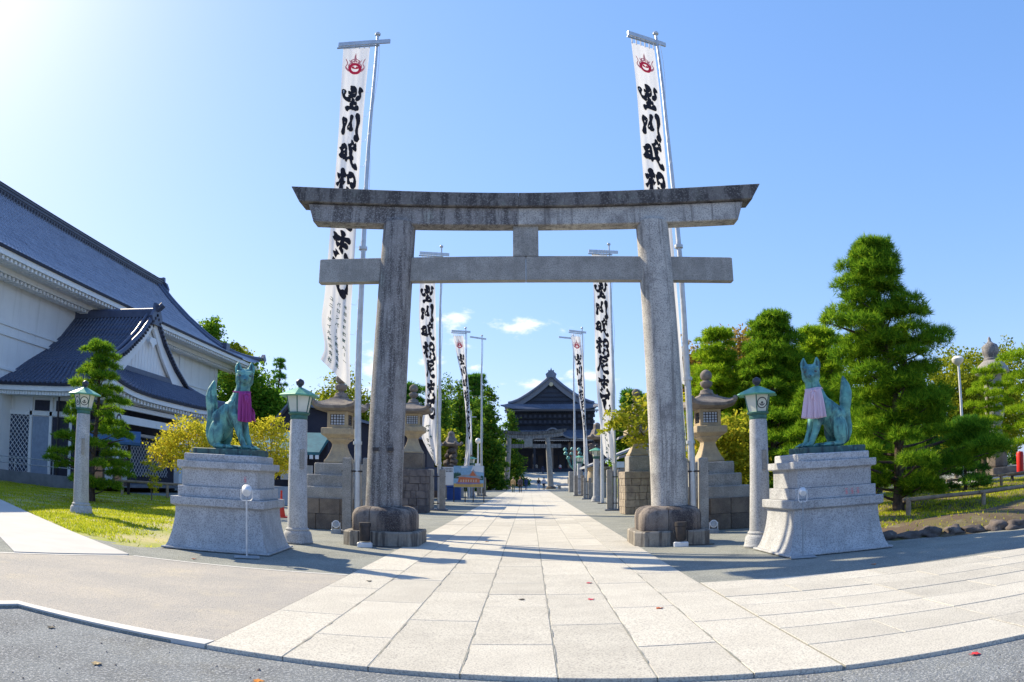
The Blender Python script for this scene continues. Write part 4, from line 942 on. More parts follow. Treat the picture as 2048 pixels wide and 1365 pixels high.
# second pair
flagpole('steel flagpole with crossbar standing left of the path inside the torii', (-4.42, 37.2), (-4.49, 13.4), .11, .04, 13.0, ((-5.58, -.3), (-4.08, .1)), bands=(2.3,))
bn, sf = banner('white banner with black brush writing hanging inside the torii, left of the path', 37.1,
    [(-5.50, 12.82), (-5.56, 11.4), (-5.50, 9), (-5.20, 7.0), (-5.15, 5.5), (-5.34, 3.9), (-5.10, 3.2), (-4.72, 2.5)], [(-4.78, 12.82), (-4.75, 11.4), (-4.66, 9), (-4.58, 7), (-4.56, 5.5), (-4.54, 4), (-4.54, 3.0), (-4.56, 2.2)], 13, amp=.07, marks=9)
bracket('pair of granite posts holding the flagpole left of the path', -4.55, 37.2, 2.05, w=.27, gap=.30)
flagpole('steel flagpole with crossbar standing right of the path inside the torii', (4.16, 36.8), (4.12, 13.35), .11, .04, 12.97, ((3.06, -.1), (4.58, .1)), bands=(2.3,))
bn, sf = banner('white banner with black brush writing hanging inside the torii, right of the path', 36.7,
    [(3.22, 12.82), (3.25, 11.2), (3.26, 9), (3.27, 6.9), (3.40, 4.8), (3.52, 3.7), (3.60, 2.75)], [(4.0, 12.82), (4.04, 11.2), (4.04, 9), (4.06, 6.9), (4.12, 4.8), (4.14, 3.7), (4.14, 2.3)], 14, amp=.06, marks=9)
bracket('pair of granite posts holding the flagpole right of the path', 4.18, 36.8, 2.0, w=.27, gap=.28)
p = thing('signal_pole', 'plain pale steel pole behind the tail of the right banner', 'pole', (4.56, 47.2, 0), 0)
MB().tube([(0, 0, 0), (0, 0, 9.5)], [.115, .08], 14).build('shaft', MT['lamp_white'], p, smooth=60)
MB().box(-.3, .3, -.3, .3, 0, .04).build('base_plate', MT['iron'], p)
# third pair (with banners) and fourth pair (bare)
flagpole('far steel flagpole with twisted banner left of the path', (-4.55, 57), (-4.86, 13.1), .10, .04, 12.84, ((-5.92, -.3), (-4.50, .2)))
banner('far twisted white banner left of the path behind the picture board', 56.9, [(-5.8, 12.5), (-5.46, 10.7), (-5.1, 9.1), (-4.75, 6.2), (-4.68, 4.5), (-4.92, 2.4)], [(-5.02, 12.5), (-4.84, 10.6), (-4.62, 9.1), (-4.42, 6.2), (-4.36, 4.5), (-4.5, 2.4)], 15, amp=.10)
flagpole('far steel flagpole with narrow banner right of the path', (4.30, 57), (4.10, 13.05), .10, .04, 12.78, ((3.06, -.5), (4.42, .3)))
banner('far narrow white banner right of the path in front of the temple', 56.9, [(3.22, 12.42), (3.46, 10.6), (3.78, 7.8), (4.02, 6.0), (4.08, 4.5), (4.1, 2.7)], [(3.98, 12.42), (4.10, 10.6), (4.16, 7.8), (4.28, 6.0), (4.36, 4.5), (4.48, 2.5)], 16, amp=.10)
bracket('pair of granite posts under the far narrow banner right of the path', 4.36, 57, 1.62, w=.2, gap=.2)
flagpole('bare far steel flagpole with slanting crossbar left of the path', (-4.28, 68), (-4.29, 14.6), .12, .045, 14.35, ((-5.32, -.9), (-3.92, .3)), rod=False)
flagpole('bare far steel flagpole with slanting crossbar right of the path', (4.10, 68), (4.05, 14.6), .12, .045, 14.35, ((2.72, -.6), (4.4, .3)), rod=False)
bracket('pair of granite posts holding the bare far flagpole right of the path', 4.5, 68, 1.87, w=.3, gap=.3)
bracket('pair of granite posts holding the bare far flagpole left of the path', -4.28, 68, 1.7, w=.25, gap=.3)
# ------------------------------------------------------------------ roof helpers
def tiled(parent, name, P, m, nu, spacing_len, rib=.07, nv=10, kind='stuff', base_name='roof_slope', flat=None):
    """roof surface P(u,v)->point (u along the eave, v from ridge 0 to eave 1) with rows of round cover tiles running down it"""
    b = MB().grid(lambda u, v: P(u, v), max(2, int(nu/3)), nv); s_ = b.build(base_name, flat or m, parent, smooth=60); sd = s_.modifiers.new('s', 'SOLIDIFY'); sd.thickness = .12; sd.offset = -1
    V = []; F = []; K = 5
    steps = max(4, int(spacing_len))
    for i in range(nu+1):
        u = i/nu; line = [Vector(P(u, k/steps)) for k in range(steps+1)]
        side = Vector(P(min(u+.01, 1), .5))-Vector(P(max(u-.01, 0), .5)); side.normalize()
        for k in range(steps):
            a, c = line[k], line[k+1]; d = (c-a).normalized(); up = side.cross(d).normalized()
            if up.z < 0: up = -up
            base = len(V)
            for (pt, r) in ((a, rib*.92), (c, rib*1.10)):
                for j in range(K):
                    th = math.pi*j/(K-1); V.append(pt+side*math.cos(th)*r+up*math.sin(th)*r*1.1)
            for j in range(K-1): F.append((base+j, base+j+1, base+K+j+1, base+K+j))
            F.append((base+K, base+K+1, base+K+2, base+K+3))
    npt = npmesh('tile_rows', np.array([tuple(v) for v in V]), np.array([f for f in F]), m, kind, parent)
    return s_
def piece(tab, v):
    n = len(tab)-1; t = min(max(v, 0), 1)*n; i = min(int(t), n-1); f = t-i
    return tuple(a+(b_-a)*f for a, b_ in zip(tab[i], tab[i+1]))
def roll(parent, pts, r, m, name='ridge_roll', n=8):
    MB().tube(pts, r, n).build(name, m, parent, smooth=60)
def dentils(b, p0, p1, step, w, h, d, m=0):
    p0, p1 = Vector(p0), Vector(p1); L_ = (p1-p0).length; t = (p1-p0).normalized(); k = 0; nn = Vector((-t.y, t.x, 0))
    while k*step < L_:
        c = p0+t*(k*step); q = [c-t*w/2-nn*d/2, c+t*w/2-nn*d/2, c+t*w/2+nn*d/2, c-t*w/2+nn*d/2]
        b.loft([[v for v in q], [v+Vector((0, 0, h)) for v in q]], m); k += 1
# ------------------------------------------------------------------ the white hall on the left
WX, HY = -30.6, 68.75
hall = thing('hall_building', 'long white plastered hall with grey tiled roof on the left', 'hall', (WX, 45, 0))
ox, oy = WX, 45
def L3(x, y, z): return (x-ox, y-oy, z)
prof = [(-38.1, 20.2), (-36.3, 18.35), (-34.2, 16.5), (-31.6, 14.5), (-29.7, 13.35), (-27.9, 12.62)]
Y0 = 14.0
tiled(hall, 'roof', lambda u, v: L3(piece(prof, v)[0], Y0+(HY-Y0)*u, piece(prof, v)[1]), MT['tile'], 140, 22, rib=.105, nv=15, flat=MT['tile_valley_shade'])
back = [(-38.1, 20.2), (-40, 18.3), (-42.2, 16.5), (-44.7, 14.5), (-46.5, 13.3), (-48.3, 12.62)]
MB().grid(lambda u, v: L3(piece(back, v)[0], Y0+(HY-Y0)*u, piece(back, v)[1]), 4, 10).build('rear_roof_slope', MT['tile'], hall, smooth=60)
# hip skirt at the far end
A, Bc, D = (-30.8, HY, 14.0), (-27.9, HY, 12.62), (-27.45, 73.6, 13.1)
MB().grid(lambda u, v: L3(*[(A[i]*(1-v)+Bc[i]*v)*(1-u)+(A[i]*(1-v)+D[i]*v)*u-(.25*math.sin(math.pi*u)*v if i == 2 else 0) for i in range(3)]), 10, 10).build('corner_roof_slope', MT['tile'], hall, smooth=60)
MB().grid(lambda u, v: L3(-30.8-14.6*u, HY+(73.4-HY)*v, 14.0-1.2*v), 6, 6).build('end_roof_slope', MT['tile'], hall, smooth=60)
hipl = [L3(*[A[i]+(D[i]-A[i])*t-(.35*math.sin(math.pi*t) if i == 2 else 0)+(.18 if i == 2 else 0) for i in range(3)]) for t in [k/10 for k in range(11)]]
roll(hall, hipl, .24, MT['tile_porch'], 'hip_ridge')
MB().box(-.18, .18, -.35, .35, -.25, .45, mat=Matrix.Translation(Vector(hipl[-1])) @ Matrix.Rotation(R(-50), 4, 'X')).build('ridge_end_tile', MT['tile_porch'], hall)
verge = [L3(piece(prof, v)[0], HY-.2, piece(prof, v)[1]+.20) for v in [k/14*.80 for k in range(15)]]
roll(hall, verge, .30, MT['tile_porch'], 'verge_roll')
roll(hall, [Vector(v)+Vector((0, -.75, -.02)) for v in verge], .20, MT['tile_porch'], 'verge_roll')
MB().box(-.3, .3, -.45, .45, -.4, .55, mat=Matrix.Translation(Vector(verge[-1]))).build('ridge_end_tile', MT['tile_porch'], hall)
# main ridge: stacked courses with a round top, ornament at the end
b = MB(); b.prism([(-.42, 19.9), (-.42, 20.75), (-.25, 20.9), (.25, 20.9), (.42, 20.75), (.42, 19.9)], Y0-oy, HY-oy+.1, mat=Matrix.Translation((-38.1-ox, 0, 0))); b.build('main_ridge', mat('ridge_tile', (.12, .13, .16), (.095, .105, .135), 1.5, rough=.5), hall)
rw = MB()
for k in range(int((HY-Y0)/.42)): rw.box(-38.1-ox+.42, -38.1-ox+.46, Y0-oy+k*.42, Y0-oy+k*.42+.2, 20.0, 20.2)
for z in (20.28, 20.52, 20.74): rw.box(-38.1-ox+.42, -38.1-ox+.45, Y0-oy, HY-oy, z, z+.05)
o = rw.build('ridge_courses', MT['tile_edge'], hall); o['kind'] = 'stuff'
b = MB(); b.prism([(-.9, 19.2), (-1.05, 19.9), (-.75, 20.5), (-.45, 20.7), (-.4, 21.15), (.1, 21.1), (.4, 21.15), (.45, 20.7), (.75, 20.5), (1.05, 19.9), (.9, 19.2)], HY-oy, HY-oy+.4, mat=Matrix.Translation((-38.1-ox, 0, 0))); b.build('ridge_end_ornament', MT['tile_porch'], hall)
# eave: tile edge, white fascia, two rows of rafter ends, soffit
MB().box(-27.95-ox, -27.82-ox, Y0-oy, HY-oy, 12.50, 12.66).build('tile_edge', MT['tile_edge'], hall)
MB().box(-28.15-ox, -27.93-ox, Y0-oy, HY-oy+4.6, 12.18, 12.50).build('fascia', MT['plaster_trim'], hall)
so_ = MB(); so_.add([L3(-28.1, Y0, 12.2), L3(-28.1, 73.0, 12.2), L3(-29.4, 73.0, 12.02), L3(-29.4, Y0, 12.02)], [(0, 1, 2, 3)]); so_.add([L3(-29.4, Y0, 11.8), L3(-29.4, 73, 11.8), L3(-30.6, 73, 11.62), L3(-30.6, Y0, 11.62)], [(0, 1, 2, 3)]); so_.box(-29.55-ox, -29.38-ox, Y0-oy, HY-oy+3.5, 11.72, 12.05)
so_.build('soffit', MT['plaster'], hall)
rf = MB(); dentils(rf, L3(-28.45, Y0, 11.98), L3(-28.45, 73, 11.98), .42, .19, .19, .8); dentils(rf, L3(-29.85, Y0, 11.5), L3(-29.85, 72, 11.5), .42, .19, .2, .75)
o = rf.build('rafter_ends', MT['plaster_trim'], hall); o['kind'] = 'stuff'
MB().box(-31.2-ox, WX-ox, Y0-oy, HY-oy, 0, 11.7).build('front_wall', MT['plaster'], hall)
MB().box(-45-ox, -30.62-ox, HY-oy-.6, HY-oy-.02, 0, 13.2).build('end_wall', MT['plaster'], hall)
g = MB(); g.prism([(-45.2, 13.0), (-38.1, 20.0), (-31.0, 13.0)], HY-oy-.4, HY-oy-.1, mat=Matrix.Translation((-ox, 0, 0))); g.build('gable_wall', MT['plaster'], hall)
for y in (24, 33.5, 52.2, 60.5, 68.55):
    MB().box(-30.6-ox, -30.48-ox, y-.4-oy, y+.4-oy if y < 68 else y+.2-oy, 5, 11.62).build('pilaster', MT['plaster_trim'], hall)
for z0, z1, d in ((9.15, 9.32, .09), (8.55, 8.7, .11), (6.55, 6.72, .08)):
    MB().box(-30.6-ox, -30.6-ox+d, Y0-oy, HY-oy, z0, z1).build('moulding', MT['plaster_trim'], hall)
wb = MB().box(-30.56-ox, -30.5-ox, 63.6-oy, 66.2-oy, 6.05, 7.35).build('window', MT['lattice_blue'], hall); 
MB().box(-30.5-ox, -30.47-ox, 64.85-oy, 64.95-oy, 6.05, 7.35).build('window_bar', MT['wood_dark'], wb)
for y in (29, 57, 66): MB().lathe([(0, 0), (.09, 0), (.09, .22), (0, .24)], L3(-30.5, y, 7.6), n=10).build('wall_lamp', MT['lamp_grey'], hall, smooth=40)

# ------------------------------------------------------------------ entrance porch of the hall
por = thing('entrance_porch', 'entrance porch with dark blue tiled gable roof on the white hall', 'porch', (-24.5, 43.2, 0))
ox, oy = -24.5, 43.2
PY, GX, EX = 43.2, -24.5, -21.9
pr2 = [(0, 11.35), (1.7, 9.65), (3.5, 8.35), (5.3, 7.40), (6.9, 6.45), (8.3, 5.78)]     # distance from ridge, height
def pslope(sg):
    def f(u, v):
        d, z = piece(pr2, v); y = PY-sg*d
        xr = GX+.35 if d <= 5.3 else GX+.35+(EX-GX-.35)*(d-5.3)/3.0
        up = (.50*max(0, u-.55)**2/.2 if d > 5.3 else 0)*((d-5.3)/3.0 if d > 5.3 else 0)
        return L3(WX+(xr-WX)*u, y, z+up)
    return f
tiled(por, 'roof', pslope(1), MT['tile_porch'], 22, 20, rib=.095, nv=15)
tiled(por, 'roof', pslope(-1), MT['tile_porch'], 22, 20, rib=.095, nv=15)
def fskirt(u, v):
    hw = 5.3+3.0*v; y = PY-hw+2*hw*u; z = 7.40-1.62*v**.9; e = abs(2*u-1); return L3(GX+.1+(EX-GX-.1)*v, y, z+.62*e**4*v)
tiled(por, 'roof', fskirt, MT['tile_porch'], 40, 9, rib=.09, nv=6)
roll(por, [L3(WX, PY, 11.62), L3(GX+.3, PY, 11.62), L3(GX+.75, PY, 11.82), L3(GX+1.0, PY, 12.05)], .22, MT['tile_porch'])
MB().box(WX-ox, GX-ox+.5, -.3, .3, 11.2, 11.62).build('ridge_course', MT['tile_porch'], por)
MB().prism([(-.55, 10.7), (-.75, 11.2), (-.45, 11.6), (-.35, 12.1), (.35, 12.1), (.45, 11.6), (.75, 11.2), (.55, 10.7)], GX-ox+.42, GX-ox+.62, axis='x').build('ridge_end_ornament', MT['tile_porch'], por)
for sg in (1, -1):
    vp = [L3(GX+.42, PY-sg*piece(pr2, v)[0], piece(pr2, v)[1]+.16) for v in [k/14*.66 for k in range(15)]]
    roll(por, vp, .17, MT['tile_porch'], 'verge_roll'); roll(por, [Vector(v)+Vector((-.5, 0, .03)) for v in vp], .14, MT['tile_porch'], 'verge_roll')
    ve = MB()
    for k in range(24):
        d, z = piece(pr2, k/23*.64); c = L3(GX+.55, PY-sg*d, z-.02); ve.lathe([(0, 0), (.10, 0), (.10, .10), (0, .10)], (0, 0, 0), n=8)
        mtx = Matrix.Translation(c) @ Matrix.Rotation(R(90), 4, 'Y'); n_ = 8*4; ve.v[-n_:] = [tuple(mtx @ Vector(q)) for q in ve.v[-n_:]]
    o = ve.build('verge_tile_ends', MT['tile_edge'], por); o['kind'] = 'stuff'
    # broad curved white barge board
    bb = MB(); pts = [piece(pr2, k/16*.63) for k in range(17)]
    top = [(PY-sg*d-oy, z-.10) for d, z in pts]; low = [(PY-sg*(d-.10)-oy, z-.72-.62*(i/16)**1.5) for i, (d, z) in enumerate(pts)]
    bb.v = [(GX-ox+.18, y, z) for y, z in top]+[(GX-ox+.18, y, z) for y, z in low]+[(GX-ox+.36, y, z) for y, z in top]+[(GX-ox+.36, y, z) for y, z in low]
    n = 17
    for i in range(n-1): bb.f += [(i, i+1, n+i+1, n+i), (2*n+i, 3*n+i, 3*n+i+1, 2*n+i+1), (i, 2*n+i, 2*n+i+1, i+1), (n+i, n+i+1, 3*n+i+1, 3*n+i)]
    bb.f += [(0, n, 3*n, 2*n), (n-1, 3*n-1, 4*n-1, 2*n-1)]; bb.m = [0]*len(bb.f); bb.build('barge_board', MT['plaster_trim'], por)
    hipc = [L3(GX+.2+(EX-GX-.2)*t, PY-sg*(5.3+3.0*t), 7.55-1.62*t**.9+.55*t**3) for t in [k/8 for k in range(9)]]
    roll(por, hipc, .17, MT['tile_porch'], 'hip_ridge')
g = MB(); g.prism([(-5.0, 7.3), (0, 11.0), (5.0, 7.3)], GX-ox-.05, GX-ox+.05, axis='x'); g.build('gable_wall', MT['plaster'], por)
gl = MB()
for k in range(10): gl.box(GX-ox+.05, GX-ox+.08, -2.0+k*.42, -1.93+k*.42, 7.6, 10.3-abs(-2.0+k*.42)*.72)
gl.build('gable_slat', MT['plaster_trim'], por)
MB().prism([(-.35, 9.85), (-.5, 9.55), (-.2, 9.4), (0, 9.15), (.2, 9.4), (.5, 9.55), (.35, 9.85)], GX-ox+.37, GX-ox+.46, axis='x').build('gable_pendant', MT['plaster_trim'], por)
MB().box(GX-ox-.1, GX-ox+.35, -5.2, 5.2, 7.32, 7.62).build('gable_base_ridge', MT['tile_porch'], por)
# eaves
def edge(name, f, z0, z1, off, m, n=24):
    b = MB(); a = [Vector(f(k/n)) for k in range(n+1)]
    for i in range(n):
        q = [a[i], a[i+1]]; d = Vector(off); b.loft([[q[0]+Vector((0, 0, z0)), q[0]+d+Vector((0, 0, z0)), q[0]+d+Vector((0, 0, z1)), q[0]+Vector((0, 0, z1))], [q[1]+Vector((0, 0, z0)), q[1]+d+Vector((0, 0, z0)), q[1]+d+Vector((0, 0, z1)), q[1]+Vector((0, 0, z1))]])
    return b.build(name, m, por)
fe = lambda u: fskirt(u, 1.0); ne = lambda u: pslope(1)(u, 1.0); fe2 = lambda u: pslope(-1)(u, 1.0)
for f, o1, o2 in ((fe, (-.12, 0, 0), (-.30, 0, 0)), (ne, (0, .12, 0), (0, .30, 0)), (fe2, (0, -.12, 0), (0, -.30, 0))):
    edge('tile_edge', f, -.16, -.0, o1, MT['tile_edge']); edge('fascia', lambda u, f=f, o2=o2: tuple(Vector(f(u))+Vector(o2)*.3), -.44, -.16, o2, MT['plaster_trim'])
rf = MB()
for k in range(40):
    c = Vector(fe((k+.5)/40)); rf.box(c.x-1.0, c.x-.25, c.y-.09, c.y+.09, c.z-.66, c.z-.46)
    c = Vector(ne((k+.5)/40)); rf.box(c.x-.09, c.x+.09, c.y+.25, c.y+1.0, c.z-.66, c.z-.46)
o = rf.build('rafter_ends', MT['plaster_trim'], por); o['kind'] = 'stuff'
MB().box(WX-ox, -22.9-ox, 36.4-oy, 50.0-oy, 5.10, 5.3).build('ceiling', MT['plaster'], por)
# front posts and beams
for y in (37.0, 45.3, 49.6):
    MB().box(-23.0-ox, -22.6-ox, y-.2-oy, y+.2-oy, 0.4, 5.15).build('post', MT['plaster_trim'], por)
    b = MB(); N = 16
    for r_, x_ in ((.24, .02), ):
        b.v = [(-22.6-ox+x_, y-oy+math.cos(6.2832*i/N)*r, 4.15+math.sin(6.2832*i/N)*r) for r in (.16, .26) for i in range(N)]; b.f = [(i, (i+1) % N, (i+1) % N+N, i+N) for i in range(N)]; b.m = [0]*N
    so2 = b.build('beam_end_crest', MT['crest_dark'], por); so2.modifiers.new('s', 'SOLIDIFY').thickness = .03
for z0, z1 in ((3.95, 4.4), (4.75, 5.0)): MB().box(-22.95-ox, -22.68-ox, 37.2-oy, 49.5-oy, z0, z1).build('beam', MT['plaster_trim'], por)
MB().box(-25.6-ox, -25.4-ox, 36.6-oy, 50-oy, 0, 5.1).build('inner_wall', MT['interior'], por)
MB().box(-25.4-ox, -22.7-ox, 36.6-oy, 50-oy, .3, .45).build('porch_floor', MT['stone_wall_dark'], por)
# wall facing the lawn: lattice panel, door leaf, dark opening, transoms
MB().box(WX-.2-ox, -25.5-ox, 36.55-oy, 36.8-oy, 0, 5.15).build('side_wall', MT['plaster'], por)
def lattice(parent, x0, x1, y, z0, z1, step=.34, along='x', xpos=0):
    t = lambda p, w, q: (p, w, q) if along == 'x' else (w, p, q)
    b = MB(); b.add([t(x0, y, z0), t(x1, y, z0), t(x1, y, z1), t(x0, y, z1)], [(0, 1, 2, 3)]); pn = b.build('lattice_panel', MT['lattice_blue'], parent)
    s_ = MB(); off = -.03 if along == 'x' else .03; W_, H_ = x1-x0, z1-z0; n = int((W_+H_)/step)+1
    for k in range(n):
        for sg in (0, 1):
            c = k*step; a0 = (max(0, c-H_), min(c, H_)); a1 = (min(c, W_), max(0, c-W_))
            if abs(a0[0]-a1[0]) < .02: continue
            f = lambda q: (x0+q[0], z0+q[1]) if sg == 0 else (x1-q[0], z0+q[1])
            (xa, za), (xb, zb2) = f(a0), f(a1); s_.tube([t(xa, y+off, za), t(xb, y+off, zb2)], .022, 4)
    o = s_.build('lattice_bars', MT['sign_white'], pn); o['kind'] = 'stuff'
lattice(por, WX-.1-ox, -28.9-ox, 36.5-oy, .7, 4.3)
MB().box(-28.7-ox, -27.4-ox, 36.48-oy, 36.56-oy, .5, 4.0).build('door_leaf', plain('door_blue', (.30, .36, .46)), por)
MB().box(-27.1-ox, -23.9-ox, 36.46-oy, 36.58-oy, .4, 4.0).build('doorway', MT['interior'], por)
for x in (-28.6, -26.9, -25.3): MB().box(x-ox, x+1.3-ox, 36.47-oy, 36.56-oy, 4.35, 4.95).build('transom', MT['interior'], por)
for x in (-28.85, -27.25, -25.7): MB().box(x-.1-ox, x+.1-ox, 36.42-oy, 36.6-oy, .4, 5.1).build('wall_post', MT['plaster_trim'], por)
MB().box(WX-ox, -25.5-ox, 36.42-oy, 36.52-oy, 4.05, 4.3).build('wall_beam', MT['plaster_trim'], por)
MB().tube([L3(-26.5, 36.2, 5.5), L3(-26.5, 36.2, .3)], .06, 8).build('downpipe', MT['iron'], por, smooth=60)
# right bay: dark weatherboard with a lattice of diamonds
MB().box(-25.3-ox, -25.2-ox, 39-oy, 50-oy, .4, 3.9).build('bay_wall', MT['interior'], por)
lattice(por, 41.0-oy, 48.2-oy, -25.15-ox, .9, 3.3, .4, 'y')
MB().box(-25.2-ox, -24.4-ox, 38.5-oy, 49-oy, 3.45, 3.62).build('bay_canopy', MT['sign_white'], por)

# ------------------------------------------------------------------ ramp with rail before the porch
rp = thing('ramp_wall', 'low shaded grey ramp wall with pipe handrail below the white hall', 'ramp', (-28, 35.2, 0))
MB().box(-14, 4.2, -.2, .1, -.1, .72).build('wall', MT['stone_wall_dark'], rp)
MB().box(-14, 4.2, .1, 1.3, -.1, .45).build('ramp_floor', MT['stone_wall_dark'], rp)
for z in (1.15, 1.5): MB().tube([(-14, 0, z), (4.1, 0, z)], .03, 6).build('handrail', MT['steel'], rp, smooth=60)
for x in range(-13, 5, 3): MB().tube([(x, 0, .7), (x, 0, 1.5)], .03, 6).build('rail_post', MT['steel'], rp, smooth=60)

# ------------------------------------------------------------------ low dark house, teal roofed shop
dh = thing('dark_house', 'low house with dark navy gable behind the left stone lantern', 'house', (-8.2, 42, 0))
g = MB(); g.prism([(-6.8, 0), (-6.8, 4.2), (-5.4, 5.75), (2.5, 3.65), (2.5, 0)], 0, 3.4); g.build('wall', MT['navy'], dh)
b = MB(); b.prism([(-5.4, 5.80), (-5.4, 5.95), (2.95, 3.70), (2.95, 3.55)], -.5, 3.6); b.build('roof', MT['tile_temple'], dh)
b = MB(); b.prism([(-7.6, 3.2), (-7.6, 3.4), (-5.4, 5.95), (-5.4, 5.80)], -.5, 3.6); b.build('roof', MT['tile_temple'], dh)
for x in (-4.6, -1.4, 1.8): MB().box(x, x+1.6, -.05, .02, .9, 2.2).build('window', MT['lattice_blue'], dh)
sh = thing('shop_stall', 'open shop stall with teal roof behind the magenta bib fox pedestal', 'stall', (-12.6, 36.5, 0))
b = MB(); b.prism([(0, 2.6), (0, 2.75), (2.2, 3.85), (2.2, 3.6)], -2.2, 2.2, axis='x'); b.build('roof', MT['teal'], sh)
vl = MB()
for k in range(15): vl.box(-2.2+k*.3, -2.02+k*.3, -.03, .03, 2.4, 2.6)
vl.build('valance', MT['sign_white'], sh)
for x in (-2.1, 2.0): MB().box(x, x+.12, .1, .22, 0, 2.65).build('post', MT['wood_dark'], sh)
MB().box(-2.1, 2.1, 2.0, 2.2, 0, 3.6).build('back_wall', MT['navy'], sh)
MB().box(-2.0, 2.0, .3, 1.2, 0, .95).build('counter', plain('counter_grey', (.42, .46, .52)), sh)
for k in range(3): MB().box(-1.6+k*1.1, -.9+k*1.1, 1.95, 1.99, 1.3, 2.1).build('notice', MT['sign_white'], sh)
nh = thing('notice_hut', 'small roofed bulletin board with posters in front of the entrance porch', 'notice board', (-21.2, 34.0, 0), R(30))
for x in (-1.0, 1.0): MB().box(x-.08, x+.08, -.08, .08, 0, 2.9).build('post', MT['wood_dark'], nh)
MB().box(-1.0, 1.0, -.04, .04, .5, 1.9).build('board', plain('board_brown', (.12, .09, .08)), nh)
b = MB(); b.prism([(-.9, 2.75), (0, 3.35), (.9, 2.75), (.9, 2.62), (0, 3.2), (-.9, 2.62)], -1.6, 1.6, axis='x'); b.build('roof', plain('hut_roof_blue', (.06, .13, .24)), nh)
for k, (x, c) in enumerate(((-.85, (.55, .28, .16)), (-.3, (.60, .60, .64)), (.25, (.55, .32, .22)), (.6, (.62, .62, .66)))): MB().box(x, x+.42, -.06, -.041, .75, 1.6).build('poster', plain('poster%d' % (k % 2), c), nh)

# ------------------------------------------------------------------ temple main hall at the end of the approach
te = thing('temple_hall', 'large dark wooden temple hall with grey tiled gable roof at the end of the path', 'temple', (4.4, 150, 0))
MB().box(-13, 13, -4, 30, 0, 2.85).build('podium', MT['granite_old'], te)
HW = 9.6
# upper roof: gable facing the path over a hipped skirt
gp = [(0, 21.9), (1.2, 20.75), (2.8, 19.4), (4.6, 18.15), (6.3, 17.1), (7.6, 16.55), (9.4, 16.15)]
for sg in (1, -1):
    tiled(te, 'roof', lambda u, v, sg=sg: (sg*piece(gp, v)[0], -1.0+27*u, piece(gp, v)[1]), MT['tile_temple'], 40, 14, rib=.14, nv=12)
    vp = [(sg*piece(gp, v)[0], -1.1, piece(gp, v)[1]+.22) for v in [k/12*.92 for k in range(13)]]
    roll(te, vp, .30, MT['tile_temple'], 'verge_roll'); roll(te, [Vector(v)+Vector((0, .8, .05)) for v in vp], .22, MT['tile_temple'], 'verge_roll')
    bb = MB(); pts = [piece(gp, k/14*.86) for k in range(15)]; n = 15
    bb.v = [(sg*d, y, z-.15) for y in (-.95, -.7) for d, z in pts]+[(sg*max(d-.2, 0), y, z-1.05) for y in (-.95, -.7) for d, z in pts]
    for i in range(n-1): bb.f += [(i, i+1, 2*n+i+1, 2*n+i), (n+i, 3*n+i, 3*n+i+1, n+i+1), (2*n+i, 2*n+i+1, 3*n+i+1, 3*n+i)]
    bb.m = [0]*len(bb.f); bb.build('barge_board', plain('barge_grey', (.20, .21, .24)), te)
MB().prism([(-6.6, 16.4), (0, 21.2), (6.6, 16.4)], -.4, -.2).build('gable_wall', plain('gable_navy', (.055, .065, .09)), te)
for k in range(4): MB().box(-5.2+k*.9, 5.2-k*.9, -.55, -.4, 16.9+k*.85, 17.1+k*.85).build('gable_beam', MT['wood_temple'], te)
b = MB(); b.lathe([(0, 0), (.42, 0), (.42, .12), (0, .12)], n=18); b.v = [tuple(Matrix.Translation((0, -1.0, 20.3)) @ Matrix.Rotation(R(90), 4, 'X') @ Vector(v)) for v in b.v]; b.build('gold_crest', plain('gold', (.55, .48, .32), .4), te)
b = MB(); b.prism([(-.9, 21.6), (-1.1, 22.3), (-.6, 22.7), (-.55, 23.1), (-.2, 23.0), (0, 23.6), (.2, 23.0), (.55, 23.1), (.6, 22.7), (1.1, 22.3), (.9, 21.6)], -1.5, -.9); b.build('ridge_end_ornament', MT['tile_temple'], te)
MB().box(-.35, .35, -.9, 26, 21.8, 22.6).build('main_ridge', MT['tile_temple'], te)
def tsk(z0, z1, y0, y1, w0, w1, nu, up):
    def f(u, v):
        w = w0+(w1-w0)*v; e = abs(2*u-1); return (-w+2*w*u, y0+(y1-y0)*v, z0+(z1-z0)*v**.85+up*e**5*v)
    tiled(te, 'roof', f, MT['tile_temple'], nu, 6, rib=.13, nv=5); return f
MB().box(-8.6, 8.6, -.9, 3, 14.3, 16.6).build('attic_wall', MT['wood_temple'], te)
f1 = tsk(16.5, 15.1, -.4, -3.6, 7.6, 9.9, 56, .75)
MB().box(-9.2, 9.2, -3.3, -2.9, 14.75, 15.0).build('eave_board', plain('eave_grey', (.13, .135, .155)), te)
rf = MB(); dentils(rf, (-9.0, -2.6, 14.5), (9.0, -2.6, 14.5), .38, .18, .2, .9); o = rf.build('rafter_ends', MT['wood_temple'], te); o['kind'] = 'stuff'
for (z0, z1, d) in ((13.4, 14.5, -1.8), (12.3, 13.4, -1.1), (10.9, 12.3, -.5)): MB().box(-8.6+abs(d)*.2, 8.6-abs(d)*.2, d, 2, z0, z1).build('bracket_tier', MT['wood_temple'], te)
br = MB()
for k in range(18):
    for (z, d) in ((13.6, -2.1), (12.5, -1.4)): br.box(-8.2+k*.96, -7.75+k*.96, d, d+.4, z, z+.55)
o = br.build('bracket_arms', plain('bracket_blue', (.07, .075, .10)), te); o['kind'] = 'stuff'
for x in (-8.4, -2.6, 3.2, 8.9): MB().box(x-.14, x+.14, -.66, -.5, 10.9, 12.3).build('upper_post', MT['wood_temple'], te)
f2 = tsk(11.2, 9.3, -.3, -5.2, 9.0, 11.6, 60, .7)
MB().box(-11, 11, -4.9, -4.5, 8.95, 9.2).build('eave_board', plain('eave_grey', (.13, .135, .155)), te)
